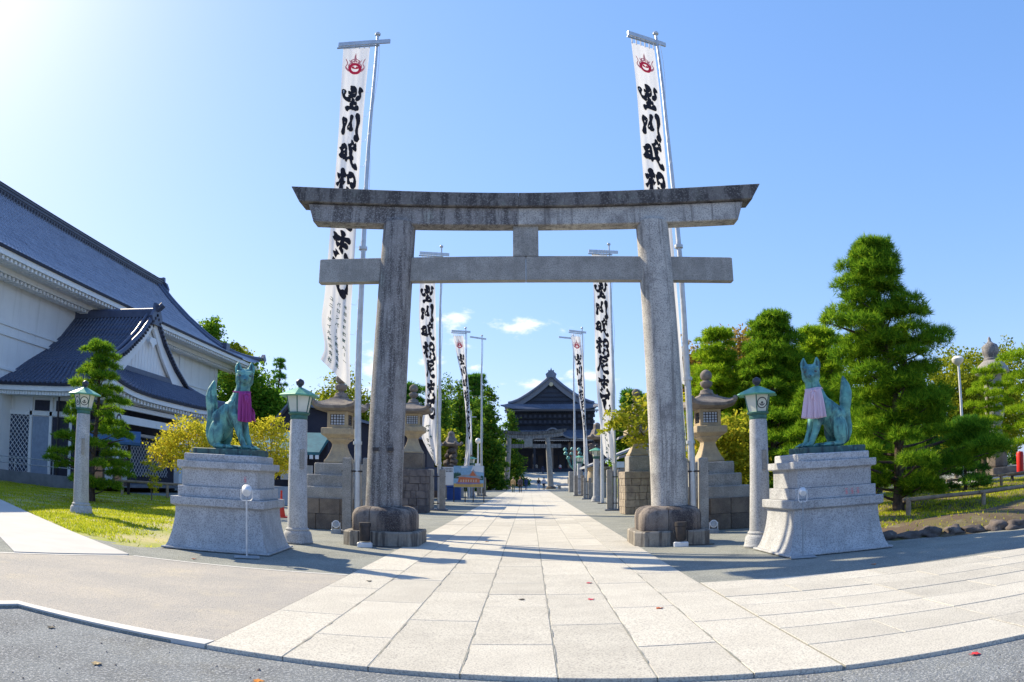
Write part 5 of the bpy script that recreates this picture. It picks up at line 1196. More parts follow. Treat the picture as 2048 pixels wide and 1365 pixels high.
rf = MB(); dentils(rf, (-10.8, -4.2, 8.7), (10.8, -4.2, 8.7), .4, .18, .22, .9); o = rf.build('rafter_ends', plain('eave_grey', (.13, .135, .155)), te); o['kind'] = 'stuff'
# undulating porch gable in front
kg = [(-4.6, 9.7), (-3.4, 9.75), (-2.2, 10.2), (-1.0, 11.2), (0, 11.6), (1.0, 11.2), (2.2, 10.2), (3.4, 9.75), (4.6, 9.9)]
b = MB(); kc = [(p.x, p.y) for p in catmull(kg, 32)]; n = len(kc)
b.v = [(x, y, z+dz-.35) for y, dz in ((-7.6, 0), (-1, .0), (-7.6, -.28), (-1, -.28)) for x, z in kc]
for i in range(n-1): b.f += [(i, i+1, n+i+1, n+i), (2*n+i, 3*n+i, 3*n+i+1, 2*n+i+1), (i, 2*n+i, 2*n+i+1, i+1)]
b.m = [0]*len(b.f); b.build('porch_roof', plain('porch_roof_grey', (.16, .18, .22), .4), te, smooth=60)
for x in (-6.8, -3.4, 0, 3.4, 6.8):
    MB().lathe([(0, 2.85), (.36, 2.85), (.30, 3.2), (.28, 8.6), (0, 8.6)], (x, -3.2, 0), n=14).build('column', MT['wood_temple_light'] if x in (0, 3.4) else MT['wood_temple'], te, smooth=50)
MB().box(-8.6, 8.6, .8, 1.2, 2.85, 9.2).build('front_wall', MT['interior'], te)
for k in range(12): MB().box(-8.4+k*1.43, -7.3+k*1.43, .7, .79, 3.3, 6.2).build('door_panel', plain('door_brown', (.075, .06, .06)), te)
MB().box(-9.0, 9.0, -3.4, -3.0, 7.6, 8.1).build('tie_beam', MT['wood_temple'], te)
b = MB(); b.lathe([(0, 5.3), (.55, 5.35), (.85, 6.1), (.8, 7.0), (.5, 7.5), (0, 7.55)], (4.3, -3.6, 0), n=14); b.build('paper_lantern', plain('lantern_red', (.42, .11, .06)), te, smooth=60)
MB().box(-12.6, 12.6, -4.0, -3.9, 2.85, 3.5).build('railing', MT['wood_temple'], te)
st = sheet('temple_forecourt', [(-16, 122), (20, 122), (20, 146), (-16, 146)], 0, MT['slab_far'])
me = st.data
for v in me.vertices: v.co.z = 0.0 if v.co.y < 130 else 2.82
sw = thing('stair_wall', 'low pale stone side wall beside the far stairs right of the far torii', 'wall', (9, 128, 0))
MB().box(-2.5, 6, 0, .6, 0, 1.6).build('wall', MT['granite_old'], sw); MB().box(-2.6, 6.1, -.1, .7, 1.6, 1.8).build('coping', MT['granite'], sw)

# ------------------------------------------------------------------ far torii
ft = thing('far_torii', 'smaller distant grey torii gate in front of the temple hall', 'torii gate', (-.1, 116, 0))
for s in (-1, 1):
    b = MB(); b.tube([(s*3.42-.0, 0, 0), (s*2.95, 0, 7.9)], [.47, .36], 20); b.build('pillar', MT['granite_old'], ft, smooth=60)
    MB().lathe([(0, 0), (.75, 0), (.75, .25), (.6, .4), (0, .42)], (s*3.42, 0, 0), n=16).build('plinth', MT['base_dark'], ft, smooth=40)
def cb(name, w, lo, hi, k, d, sl_, m):
    b = MB(); r = []
    for i in range(21):
        x = -w+2*w*i/20; u = k*(abs(x)/w)**2.2; o_ = sl_*((i/10-1)**9); r.append([(x, -d, lo+u), (x, d, lo+u), (x+o_, d, hi+u), (x+o_, -d, hi+u)])
    b.loft(r); b.build(name, m, ft)
cb('top_lintel', 5.7, 8.35, 8.8, .5, .45, .25, MT['torii_top']); cb('lower_lintel', 5.3, 7.75, 8.345, .42, .3, .1, MT['torii_dark'])
MB().box(-5.1, 5.0, -.16, .16, 6.3, 6.9).build('tie_beam', MT['torii_dark'], ft)
b = MB(); b.box(-.62, .62, -.32, -.22, 6.45, 7.75); b.build('plaque', MT['granite_old'], ft)
MB().box(-.35, .35, -.15, .15, 6.9, 7.76).build('centre_strut', MT['torii_dark'], ft)

# ------------------------------------------------------------------ small houses right of the approach
rh = thing('small_house', 'low house with pale sloping roof behind the tan block podium on the right', 'house', (9.2, 62, 0))
MB().box(-3.4, 5, 0, 6, 0, 2.5).build('wall', plain('house_wall', (.42, .34, .27)), rh)
b = MB(); b.prism([(-4.6, 2.4), (-4.6, 2.55), (1.5, 4.9), (6, 4.9), (6, 4.7), (1.5, 4.7)], -1, 7); b.build('roof', plain('pale_roof', (.34, .36, .40)), rh)
MB().box(-2.6, -.8, -.05, 0.02, 1.0, 2.0).build('window', MT['lattice_blue'], rh); MB().box(.2, 2.0, -.05, .02, .0, 2.0).build('door', MT['wood_dark'], rh)
r2 = thing('gabled_house', 'small house with stepped grey tiled roofs partly hidden by the yellow tree', 'house', (14.0, 74, 0))
MB().box(-4, 6, 0, 6, 0, 5.4).build('wall', MT['plaster'], r2)
for z in (3.4, 5.3): 
    b = MB(); b.prism([(-5.4, z), (-5.3, z+.25), (1, z+2.2), (7, z+.3), (7, z), (1, z+1.9)], -1.2, 7); b.build('roof', plain('grey_roof', (.24, .25, .28)), r2)
# ------------------------------------------------------------------ lamps, cones, boards, fences
def spot_on_pole(label, loc, h, yaw, s=1., pm='steel'):
    p = thing('spotlight_pole', label, 'spotlight', loc, yaw, 'floodlights for the statues and gate')
    MB().cbox(-.24, .24, -.16, .16, 0, .025, .008).build('base_plate', MT['lamp_grey'], p)
    MB().tube([(0, 0, .02), (0, 0, h-.18)], .022*s, 10).build('pole', MT[pm], p, smooth=60)
    b = MB(); b.tube([(-.13*s, 0, h+.02), (-.13*s, 0, h-.16), (-.09*s, 0, h-.19), (.09*s, 0, h-.19), (.13*s, 0, h-.16), (.13*s, 0, h+.02)], .011, 6); b.build('yoke', MT['lamp_white'], p, smooth=60)
    b = MB(); b.lathe([(0, -.12*s), (.09*s, -.115*s), (.112*s, -.06*s), (.115*s, .07*s), (.10*s, .09*s), (0, .09*s)], n=18)
    m_ = Matrix.Translation((0, 0, h)) @ Matrix.Rotation(R(-62), 4, 'X'); b.v = [tuple(m_ @ Vector(v)) for v in b.v]; b.build('lamp_head', MT['lamp_white'], p, smooth=45)
    return p
spot_on_pole('white spotlight on thin pole before the magenta bib fox pedestal', (-5.2, 13.28, 0), 1.26, R(20), .84)
spot_on_pole('white spotlight on thin pole before the pink bib fox pedestal', (5.0, 13.2, 0), 1.22, R(-10), .62, 'lamp_grey')
def floodlight(label, loc, rz):
    p = thing('floodlight', label, 'floodlight', loc, rz, 'floodlights for the statues and gate')
    MB().cbox(-.17, .17, -.13, .13, 0, .11, .02).build('base_box', MT['lamp_white'], p)
    b = MB(); b.tube([(-.155, 0, .08), (-.155, 0, .36)], .018, 6); b.tube([(.155, 0, .08), (.155, 0, .36)], .018, 6); b.build('bracket', MT['iron'], p)
    b = MB(); b.lathe([(0, .13), (.10, .13), (.125, .17), (.125, .46), (.14, .47), (.14, .56), (.12, .565), (0, .55)], n=20); b.build('lamp_body', MT['iron'], p, smooth=40)
    MB().tube([(.10, .05, .04), (.3, .12, .01), (.55, .05, .012), (.8, .15, .01)], .012, 6).build('cable', MT['iron'], p, smooth=60)
floodlight('black upright floodlight on pale base against the left torii plinth', (-3.70, 16.85, -.01), R(5))
floodlight('black upright floodlight on pale base against the right torii plinth', (3.43, 16.95, -.01), R(-5))
def ground_lamp(label, loc, rz):
    p = thing('ground_lamp', label, 'ground lamp', loc, rz, 'floodlights for the statues and gate')
    MB().cbox(-.14, .14, -.10, .10, 0, .12, .015).build('base_box', MT['lamp_grey'], p)
    b = MB(); b.box(-.125, -.105, -.03, .03, .10, .30); b.box(.105, .125, -.03, .03, .10, .30); b.build('bracket', MT['lamp_white'], p)
    b = MB(); b.lathe([(0, -.10), (.07, -.09), (.105, -.02), (.11, .06), (0, .07)], n=18); m_ = Matrix.Translation((0, 0, .25)) @ Matrix.Rotation(R(75), 4, 'X'); b.v = [tuple(m_ @ Vector(v)) for v in b.v]; b.build('lamp_head', MT['lamp_white'], p, smooth=45)
    b = MB(); b.lathe([(0, .071), (.085, .071), (.08, .08), (0, .085)], n=18); b.v = [tuple(m_ @ Vector(v)) for v in b.v]; b.build('lens', MT['lens'], p, smooth=45)
ground_lamp('small round ground lamp in front of the left large stone lantern', (-5.33, 20.5, -.012), R(10))
ground_lamp('small round ground lamp in front of the right large stone lantern', (5.06, 20.4, -.012), R(-10))
p = thing('garden_lamp', 'dark round-topped garden lamp on the lawn beside the log rail', 'garden lamp', (14.1, 28.2, .42))
MB().lathe([(0, 0), (.30, 0), (.32, .05), (.30, .09), (0, .09)], n=18).build('base', MT['lamp_white'], p, smooth=40)
MB().lathe([(0, .09), (.20, .09), (.20, .42), (0, .42)], n=18).build('body', MT['iron'], p, smooth=40)
MB().lathe([(0, .42), (.26, .42), (.28, .52), (.22, .70), (.10, .78), (0, .79)], n=18).build('hood', MT['iron'], p, smooth=60)
p = thing('traffic_cone', 'red traffic cone between the left fox pedestal and lamp post', 'traffic cone', (-9.02, 26.6, -.01))
MB().cbox(-.21, .21, -.21, .21, 0, .04, .01).build('base', MT['cone'], p)
MB().lathe([(.155, .04), (.15, .06), (.045, .70), (.03, .72), (0, .72)], n=20).build('body', MT['cone'], p, smooth=50)
MB().lathe([(0, .70), (.04, .70), (.035, .98), (.02, 1.0), (0, 1.0)], n=12).build('grip', MT['cone'], p, smooth=50)

# picture board with a painted temple view
pb = thing('picture_board', 'wide standing board with notice text and painting of a red temple', 'notice board', (-4.43, 50.6, 0), R(-6))
for x in (-1.40, -.62, .15, .70, 1.42): MB().box(x-.03, x+.03, .02, .08, 0, 2.4).build('post', MT['iron'], pb)
MB().box(-1.42, -.63, -.02, .02, 1.15, 2.36).build('text_panel', MT['sign_white'], pb)
MB().box(-.63, 1.42, -.03, .02, 1.0, 2.44).build('picture_panel', plain('picture_sky', (.28, .47, .66)), pb)
def flat(parent, name, polys, y, m):
    b = MB(); [b.add([(x, y, z) for x, z in pl_], [tuple(range(len(pl_)))]) for pl_ in polys]; return b.build(name, m, parent, fix=False)
flat(pb, 'picture_ground', [[(-.61, 1.02), (1.40, 1.02), (1.40, 1.28), (-.61, 1.25)]], -.034, plain('picture_ochre', (.62, .42, .14)))
flat(pb, 'picture_cloud', [[(.55, 2.1), (1.40, 2.0), (1.40, 2.43), (.7, 2.43)], [(-.1, 2.3), (.4, 2.35), (.3, 2.42), (-.1, 2.42)]], -.033, MT['sign_white'])
flat(pb, 'picture_trees', [[(-.61, 1.6), (-.2, 1.6), (-.1, 1.85), (-.2, 2.02), (-.26, 1.9), (-.32, 2.08), (-.4, 1.92), (-.46, 2.05), (-.54, 1.92), (-.61, 2.0)], [(1.1, 1.5), (1.4, 1.5), (1.4, 1.75), (1.25, 1.8)]], -.035, plain('picture_green', (.05, .12, .09)))
flat(pb, 'picture_walls', [[(-.35, 1.32), (1.15, 1.28), (1.15, 1.62), (-.25, 1.72)]], -.036, plain('picture_red', (.62, .20, .10)))
flat(pb, 'picture_lawn', [[(-.5, 1.24), (.3, 1.20), (1.3, 1.25), (1.15, 1.32), (-.4, 1.34)]], -.037, plain('picture_violet', (.28, .24, .44)))
flat(pb, 'picture_roof', [[(-.55, 1.66), (-.1, 1.82), (.45, 1.86), (.72, 2.22), (.80, 2.1), (.95, 1.85), (1.36, 1.58), (1.1, 1.58), (.6, 1.74), (0, 1.72)]], -.038, plain('picture_roof', (.36, .38, .42)))
flat(pb, 'picture_gable', [[(.46, 1.78), (.68, 2.12), (.92, 1.76)]], -.0395, plain('picture_red', (.62, .20, .10)))
flat(pb, 'picture_windows', [[(x, 1.36), (x+.07, 1.36), (x+.07, 1.52), (x, 1.52)] for x in (-.15, .02, .19, .36, .53, .70, .87)], -.040, plain('picture_cream', (.66, .56, .42)))
rdm = random.Random(4); tm = []
for r_ in range(3):
    for k in range(7): x = -1.34+k*.095; z = 2.26-r_*.10; tm.append([(x, z-.035), (x+.04+rdm.random()*.03, z-.03), (x+.05+rdm.random()*.02, z+.03), (x+.01, z+.035)])
flat(pb, 'lettering', tm, -.024, MT['ink'])
sg = thing('sign_stand', 'small white standing sign beside the far torii pillar', 'sign', (-5.55, 112, 0))
for x in (-.75, .75): MB().tube([(x, 0, 0), (x, 0, 2.7)], .05, 6).build('post', MT['lamp_white'], sg)
MB().box(-.8, .8, -.06, 0, 1.9, 2.75).build('upper_panel', MT['sign_white'], sg); MB().box(-1.1, 1.0, -.5, -.4, 0, 1.0).build('lower_panel', MT['sign_white'], sg)
flat(sg, 'red_lettering', [[(-.45, .28), (.5, .26), (.5, .40), (-.45, .42)]], -.51, MT['crest_red']); flat(sg, 'lettering', [[(-.5+k*.3, 2.3), (-.32+k*.3, 2.3), (-.32+k*.3, 2.45), (-.5+k*.3, 2.45)] for k in range(4)], -.07, MT['lamp_grey'])
vs = thing('volunteer_sign', 'small pale rectangular sign above the tan block podium', 'sign', (5.4, 45, 0))
MB().tube([(0, 0, 0), (0, 0, 2.5)], .03, 6).build('post', MT['iron'], vs); MB().box(-.28, .28, -.04, 0, 2.2, 2.55).build('panel', plain('sign_pale', (.55, .63, .72)), vs)
gp_ = thing('globe_lamp', 'white globe lamp on a slim pole beyond the picture board', 'street lamp', (-5.06, 75, 0))
MB().tube([(0, 0, 0), (0, 0, 5.1)], [.11, .07], 10).build('pole', MT['lamp_white'], gp_, smooth=60); MB().lathe([(0, 5.05), (.16, 5.1), (.28, 5.3), (.26, 5.5), (.12, 5.62), (0, 5.64)], n=18).build('globe', MT['globe'], gp_, smooth=60); MB().box(-.3, .3, -.1, .1, 2.4, 3.1).build('panel', MT['sign_white'], gp_)
up = thing('utility_pole', 'thin grey pole with short crossarm beside the far twisted banner', 'pole', (-5.3, 70, 0))
MB().tube([(0, 0, 0), (-.08, 0, 7.9)], [.09, .05], 8).build('shaft', MT['steel'], up, smooth=60)
for z, w in ((7.3, .5), (3.4, .7)): MB().box(-.08-w, -.08+w, -.03, .03, z, z+.07).build('crossarm', MT['steel'], up)
lp = thing('lamp_pole', 'white street lamp with flat round head above the right pines', 'street lamp', (21.0, 32, 0))
MB().tube([(0, 0, 0), (.02, 0, 6.25)], [.09, .06], 10).build('pole', MT['lamp_white'], lp, smooth=60); MB().lathe([(0, 6.2), (.12, 6.22), (.30, 6.38), (.34, 6.52), (.22, 6.64), (0, 6.68)], n=18).build('lamp_head', MT['globe'], lp, smooth=60)
rf_ = thing('red_lantern_post', 'red cylindrical lantern on black stand at the right edge', 'lantern', (21.7, 28, .3))
MB().lathe([(0, .45), (.17, .45), (.18, .5), (.18, 1.35), (.14, 1.42), (0, 1.43)], n=16).build('lantern', plain('lantern_bright_red', (.62, .03, .03), .4), rf_, smooth=40)
for x in (-.5, .5): MB().box(x-.05, x+.05, -.05, .05, 0, .45).build('leg', MT['iron'], rf_)
MB().box(-.7, .7, -.12, .12, .38, .45).build('rail', MT['iron'], rf_)

# stone pagoda behind the right pines
pg = thing('stone_pagoda', 'tall grey stone pagoda with bell finial behind the right pines', 'pagoda', (26.1, 36, 0))
MB().cbox(-2.2, 2.2, -2.0, 2.0, 0, .55, .04).build('terrace', MT['granite'], pg)
MB().cbox(-1.0, 1.0, -1.0, 1.0, .55, 1.0, .04).build('base', MT['base_dark'], pg)
MB().lathe([(0, 1.0), (.62, 1.0), (.66, 1.1), (.62, 2.1), (0, 2.1)], n=8).build('lower_body', MT['base_dark'], pg)
MB().lathe([(0, 2.05), (1.0, 2.1), (1.05, 2.2), (.8, 2.5), (.45, 2.75), (.36, 3.0), (0, 3.0)], n=24).build('lower_roof', MT['granite_old'], pg, smooth=40)
MB().lathe([(0, 3.0), (.40, 3.0), (.36, 3.3), (.5, 3.7), (.62, 4.1), (.5, 4.5), (.42, 4.8), (0, 4.8)], n=20).build('middle_body', MT['granite_old'], pg, smooth=40)
MB().lathe([(0, 4.75), (.55, 4.8), (.60, 5.2), (.55, 6.3), (0, 6.3)], n=20).build('upper_body', MT['granite_old'], pg, smooth=40)
MB().lathe([(0, 6.2), (1.05, 6.25), (1.10, 6.35), (.85, 6.75), (.55, 6.98), (0, 7.0)], n=24).build('upper_roof', MT['granite_old'], pg, smooth=40)
MB().lathe([(0, 6.95), (.50, 6.98), (.50, 7.10), (.44, 7.14), (.46, 7.3), (.53, 7.42), (.53, 7.72), (.45, 7.88), (.22, 8.0), (.12, 8.1), (.10, 8.25), (.03, 8.36), (0, 8.38)], n=24).build('finial', MT['torii_dark'], pg, smooth=45)

# log rails
def log_rail(label, pts, h, z0s, r=.055, tilt=0):
    p = thing('log_rail', label, 'fence', (pts[0][0], pts[0][1], 0), 0, 'low log rails round the lawns')
    q = [Vector((x-pts[0][0], y-pts[0][1], z0s)) for x, y in pts]
    for a in q:
        b = MB(); b.lathe([(0, 0), (r*1.15, 0), (r*1.15, h+.02), (r*.9, h+.05), (0, h+.05)], tuple(a), n=10); b.build('post', MT['log'], p, smooth=40)
    for a, c in zip(q, q[1:]):
        d = (c-a).normalized(); b = MB(); up_ = Vector((0, 0, h+.06)); b.tube([a-d*.18+up_, a.lerp(c, .5)+up_+Vector((0, 0, .01)), c+d*.10+up_], [r, r*.95, r*.92], 10); b.build('rail', MT['log'], p, smooth=60)
    return p
log_rail('low log rail at the edge of the left lawn near the yellow maple', [(-20.3, 33.8), (-18.0, 34.6), (-16.8, 35.4), (-14.6, 36.4)], .74, -.02, .07)
log_rail('low log rail along the rock edging under the big right pine', [(9.55, 17.3), (9.95, 18.0), (12.45, 17.9), (15.4, 18.4), (18.5, 19.2)], .55, .05, .06)
log_rail('short log rail on the far side of the right lawn', [(17.0, 27.0), (19.5, 26.6), (22.5, 26.8), (26, 27.2)], .55, .2, .06)
log_rail('log rail between the right stone lantern and the pink bib fox', [(7.0, 26.0), (8.6, 26.4), (11.0, 26.8)], .8, 0, .06)
# rock edging along the front of the right mound
rd = random.Random(9)
names_ = ['first', 'second', 'third', 'fourth', 'fifth', 'sixth', 'seventh', 'eighth', 'ninth', 'tenth', 'eleventh', 'twelfth', 'thirteenth', 'fourteenth', 'fifteenth', 'sixteenth', 'seventeenth', 'eighteenth']
for k in range(18):
    t = k/17; x = 7.2+t*8.4; y = 15.35-1.5*min(1, (x-7.2)/3.6)**.8+max(0, x-11)*.14+rd.uniform(-.10, .10)
    b = bmesh.new(); bmesh.ops.create_icosphere(b, subdivisions=3, radius=1); s_ = [rd.uniform(.22, .44), rd.uniform(.18, .30), rd.uniform(.07, .17)]
    ph = [rd.uniform(0, 6) for _ in range(6)]
    for v in b.verts:
        n_ = 1+.20*math.sin(3*v.co.x+ph[0])*math.cos(2.6*v.co.y+ph[1])+.15*math.sin(5*v.co.z+ph[2]+3*v.co.x)+.08*math.sin(9*v.co.y+ph[3]+6*v.co.z)+.05*math.sin(14*v.co.x+ph[4])
        v.co = Vector((v.co.x*s_[0], v.co.y*s_[1], v.co.z*s_[2]))*n_
    me = bpy.data.meshes.new('edging_rock'); b.to_mesh(me); b.free(); me.materials.append(MT['rock']); me.shade_smooth()
    o = link('edging_rock', me, None, (x, y, s_[2]*.25), rd.uniform(-.5, .5))
    tag(o, 'rough brown edging rock, %s from the pink bib fox along the right mound' % names_[k], 'rock', 'edging rocks of the right mound')
bb_ = thing('storage_bin', 'blue storage bin behind the picture board', 'bin', (-5.55, 56, 0)); MB().cbox(-.5, .5, -.4, .4, 0, .95, .05).build('body', plain('bin_blue', (.05, .10, .30)), bb_); MB().cbox(-.54, .54, -.44, .44, .95, 1.05, .03).build('lid', plain('bin_blue_lid', (.06, .12, .34)), bb_)
bc_ = thing('wooden_cabinet', 'brown wooden cabinet left of the blue bin behind the picture board', 'cabinet', (-7.0, 57, 0)); MB().cbox(-.7, .7, -.4, .4, .1, 1.3, .03).build('body', plain('cabinet_brown', (.17, .10, .07)), bc_); MB().box(-.78, .78, -.46, .46, 1.3, 1.38).build('top', plain('cabinet_top', (.22, .15, .11)), bc_)
for x in (-.6, .6): MB().box(x-.05, x+.05, -.35, .35, 0, .1).build('leg', MT['wood_dark'], bc_)
sb_ = thing('stone_bench', 'low pale stone bench beside the right pillar of the far torii', 'bench', (5.6, 113, 0)); MB().cbox(-1.6, 1.6, -.4, .4, .45, .68, .04).build('seat', MT['granite'], sb_)
for x in (-1.1, 1.1): MB().box(x-.2, x+.2, -.3, .3, 0, .45).build('leg', MT['granite_old'], sb_)
# bronze lotus ornament and fallen leaves
lo = thing('bronze_lotus', 'green bronze lotus ornament on stone block beside the far right lamp post', 'ornament', (5.4, 88, 0))
MB().cbox(-.8, .8, -.8, .8, 0, 2.4, .05).build('stone_block', MT['granite_old'], lo)
for k in range(12):
    a = R(30*k); rr = .5+.3*(k % 2); MB().tube([(0, 0, 2.4), (math.cos(a)*rr, math.sin(a)*rr, 2.9+.2*(k % 3)), (math.cos(a)*rr*1.7, math.sin(a)*rr*1.7, 3.9+.5*(k % 3))], [.10, .08, .02], 6).build('stem', MT['bronze'], lo, smooth=60); MB().lathe([(0, 0), (.22, .05), (.25, .2), (.1, .4), (0, .42)], (math.cos(a)*rr*1.7, math.sin(a)*rr*1.7, 3.8+.5*(k % 3)), n=8).build('bud', MT['bronze'], lo, smooth=60)
LV = [((-2.05, 5.40, -.032), (.62, .22, .03), 'orange fallen leaf on the asphalt in front of the stone path'), ((1.55, 8.9, .006), (.50, .12, .04), 'rusty fallen leaf on the path near its right side'), ((.80, 9.75, .006), (.62, .05, .10), 'bright red fallen leaf near the middle of the path'), ((3.65, 5.28, -.032), (.60, .04, .05), 'red fallen leaf on the asphalt below the side path'), ((5.6, 11.35, -.006), (.55, .18, .06), 'orange fallen leaf on gravel behind the side path'), ((-5.9, 12.4, -.006), (.35, .10, .05), 'brown fallen leaf before the left pedestal'), ((-.1, 9.8, .006), (.07, .06, .05), 'dark fallen leaf on the small path slab'), ((-1.05, 18.9, .006), (.30, .16, .07), 'brown fallen leaf on the path beyond the long shadow'), ((-2.4, 11.2, .006), (.05, .05, .04), 'blackish fallen leaf on the path by the white line'), ((-4.5, 6.0, -.032), (.09, .08, .07), 'dark fallen leaf on the asphalt near the white kerb'), ((.9, 11.3, .006), (.55, .06, .10), 'tiny red fallen leaf on the path beyond the first joints'), ((-3.4, 5.15, -.032), (.40, .30, .16), 'tan fallen leaf on the asphalt left of the path')]
for (loc, c, lab) in LV:
    b = MB(); s_ = .055; pts = [(0, -1), (.35, -.5), (.8, -.3), (.5, .1), (.7, .6), (.2, .5), (0, 1.1), (-.2, .5), (-.7, .6), (-.5, .1), (-.8, -.3), (-.35, -.5)]
    b.add([(x*s_, y*s_, .016*abs(x)+.004*math.sin(7*y)) for x, y in pts]+[(0, 0, .006)], [(i, (i+1) % 12, 12) for i in range(12)])
    o = b.build('fallen_leaf', plain('leaf_%d' % int(c[0]*1000+c[1]*100), c), loc=loc, rz=random.uniform(0, 6)); tag(o, lab, 'leaf', 'fallen leaves')
    sd = o.modifiers.new('s', 'SOLIDIFY'); sd.thickness = .003
pe = random.Random(3); V = []; F = []
for k in range(260):     # grit and pebbles on the asphalt in front
    x, y = pe.uniform(-6, 7), pe.uniform(3.6, 6.4)
    if y > fy(x)-.04 or (x < -2.9 and y > 2.4+(x+7.75)*1.74): continue
    r = pe.uniform(.004, .017)*(1.5 if pe.random() < .1 else 1); b0 = len(V)
    V += [(x+r, y, -.041), (x, y+r*.8, -.041), (x-r, y, -.041), (x, y-r*.8, -.041), (x+r*.2, y, -.041+r*.9)]; F += [(b0, b0+1, b0+4), (b0+1, b0+2, b0+4), (b0+2, b0+3, b0+4), (b0+3, b0, b0+4)]
npmesh('grit', np.array(V), np.array(F), MT['torii_dark'], 'stuff')

# ------------------------------------------------------------------ people
def person(label, loc, rz, h, top, legs, hair, pose=0, shoes=(.05, .05, .05), bag=None, longhair=False):
    p = thing('person', label, 'person', loc, rz, 'visitors walking up the approach'); k = h/1.72
    V3 = lambda x, y, z: (x*k, y*k, z*k); sw = .13*(1 if pose else -1)
    c = [((V3(0, 0, 1.63), .085*k), (V3(0, 0, 1.60), .088*k)), ((V3(0, 0, 1.40), .055*k), (V3(0, 0, 1.56), .06*k)), ((V3(-.12, 0, 1.36), .085*k), (V3(.12, 0, 1.36), .085*k)), ((V3(0, 0, 1.32), .15*k), (V3(0, 0, .95), .14*k)), ((V3(-.07, 0, .92), .12*k), (V3(.07, 0, .92), .12*k))]
    for s in (-1, 1):
        f = sw*s
        c += [((V3(.09*s, 0, .90), .095*k), (V3(.095*s, f*.6, .48), .07*k)), ((V3(.095*s, f*.6, .48), .07*k), (V3(.095*s, f*1.2-.03, .09), .05*k)), ((V3(.095*s, f*1.2-.03, .045), .045*k), (V3(.10*s, f*1.2+.13, .04), .038*k)),
              ((V3(.19*s, 0, 1.36), .06*k), (V3(.235*s, -f*.4, 1.08), .05*k)), ((V3(.235*s, -f*.4, 1.08), .048*k), (V3(.225*s, -f*.9+.05, .84), .036*k)), ((V3(.222*s, -f*.9+.06, .82), .036*k), (V3(.215*s, -f*.9+.07, .75), .03*k))]
    tm_, lm_, sm_ = plain('cloth_%d_%d_%d' % tuple(int(v*100) for v in top), top), plain('cloth_%d_%d_%d' % tuple(int(v*100) for v in legs), legs), plain('cloth_%d_%d_%d' % tuple(int(v*100) for v in shoes), shoes)
    def post(me):
        for pl_ in me.polygons:
            z = pl_.center.z/k; x = abs(pl_.center.x)/k
            pl_.material_index = 3 if z < .10 else 0 if z > 1.46 or (x > .17 and z < .84 and z > .7) else 1 if z > .90 or x > .19 else 2
    blend('body', c, [MT['skin'], tm_, lm_, sm_], p, voxel=.028*k, smooth=3, post=post)
    hm = plain('hair_%d' % int(hair[0]*100), hair)
    b = MB(); b.lathe([(0, .115), (.05, .11), (.088, .07), (.102, .01), (.098, -.05), (.075, -.09 if not longhair else -.24), (0, -.09 if not longhair else -.26)], (0, -.012*k, 1.63*k), n=14); b.build('hair', hm, p, smooth=60)
    if bag: MB().cbox(-.15*k, .15*k, -.26*k, -.13*k, 1.0*k, 1.38*k, .03).build('backpack', plain('bag', bag), p)
    return p
person('person in tan jacket and dark green trousers walking away, hands by sides', (-1.80, 85.5, 0), 0, 1.80, (.50, .34, .17), (.07, .10, .05), (.16, .13, .11), 0)
person('person in dark top and black trousers with a pack, beside the tan jacket', (-1.0, 85.2, 0), 0, 1.80, (.13, .10, .13), (.03, .03, .035), (.30, .18, .08), 1, bag=(.05, .045, .06))
person('person in navy clothes walking ahead of the tan jacket', (-.42, 104, 0), 0, 1.74, (.05, .07, .16), (.07, .10, .20), (.02, .02, .025), 0)
person('fair haired person in black vest and pale blue jeans on the path', (1.30, 104, 0), 0, 1.70, (.04, .04, .06), (.36, .44, .62), (.50, .38, .18), 1, shoes=(.6, .6, .6), longhair=True)
person('person in white shirt and black trousers at the right of the walkers', (2.04, 105, 0), 0, 1.76, (.66, .64, .70), (.04, .035, .045), (.05, .04, .045), 0)
person('dark clothed person standing on the far temple steps', (2.6, 143, 2.45), 0, 1.7, (.04, .05, .09), (.04, .05, .09), (.02, .02, .02), 0)
person('person in beige coat near the temple columns', (1.4, 146.6, 2.85), 0, 1.7, (.40, .34, .28), (.10, .10, .12), (.05, .04, .04), 1)
person('person in pale blouse and red skirt right of the far torii pillar', (6.0, 146.6, 2.85), 0, 1.65, (.66, .60, .62), (.60, .05, .08), (.03, .03, .03), 1)
person('person in black coat before the dark temple entrance', (-1.6, 146.8, 2.85), 0, 1.72, (.03, .03, .04), (.03, .03, .04), (.02, .02, .02), 0)
# ------------------------------------------------------------------ trees
def needles(centres, dirs, per, length, width, rg):
    """thin triangles radiating from tuft centres about their directions"""
    n = len(centres); C = np.repeat(centres, per, 0); D = np.repeat(dirs, per, 0); m = n*per
    d = D*.55+rg.normal(0, .55, (m, 3)); d /= np.linalg.norm(d, axis=1)[:, None]+1e-9
    L_ = length*rg.uniform(.65, 1.2, (m, 1)); s = np.cross(d, rg.normal(0, 1, (m, 3))); s /= np.linalg.norm(s, axis=1)[:, None]+1e-9
    b = C+d*.02; V = np.stack([b+s*width, b-s*width, b+d*L_], 1).reshape(-1, 3)
    return V
def limb(b, a, c, r0, r1, sag=.0, n=5):
    a, c = Vector(a), Vector(c); pts = [a.lerp(c, i/n)+Vector((0, 0, sag*math.sin(math.pi*i/n))) for i in range(n+1)]; b.tube(pts, [r0+(r1-r0)*i/n for i in range(n+1)], 7)
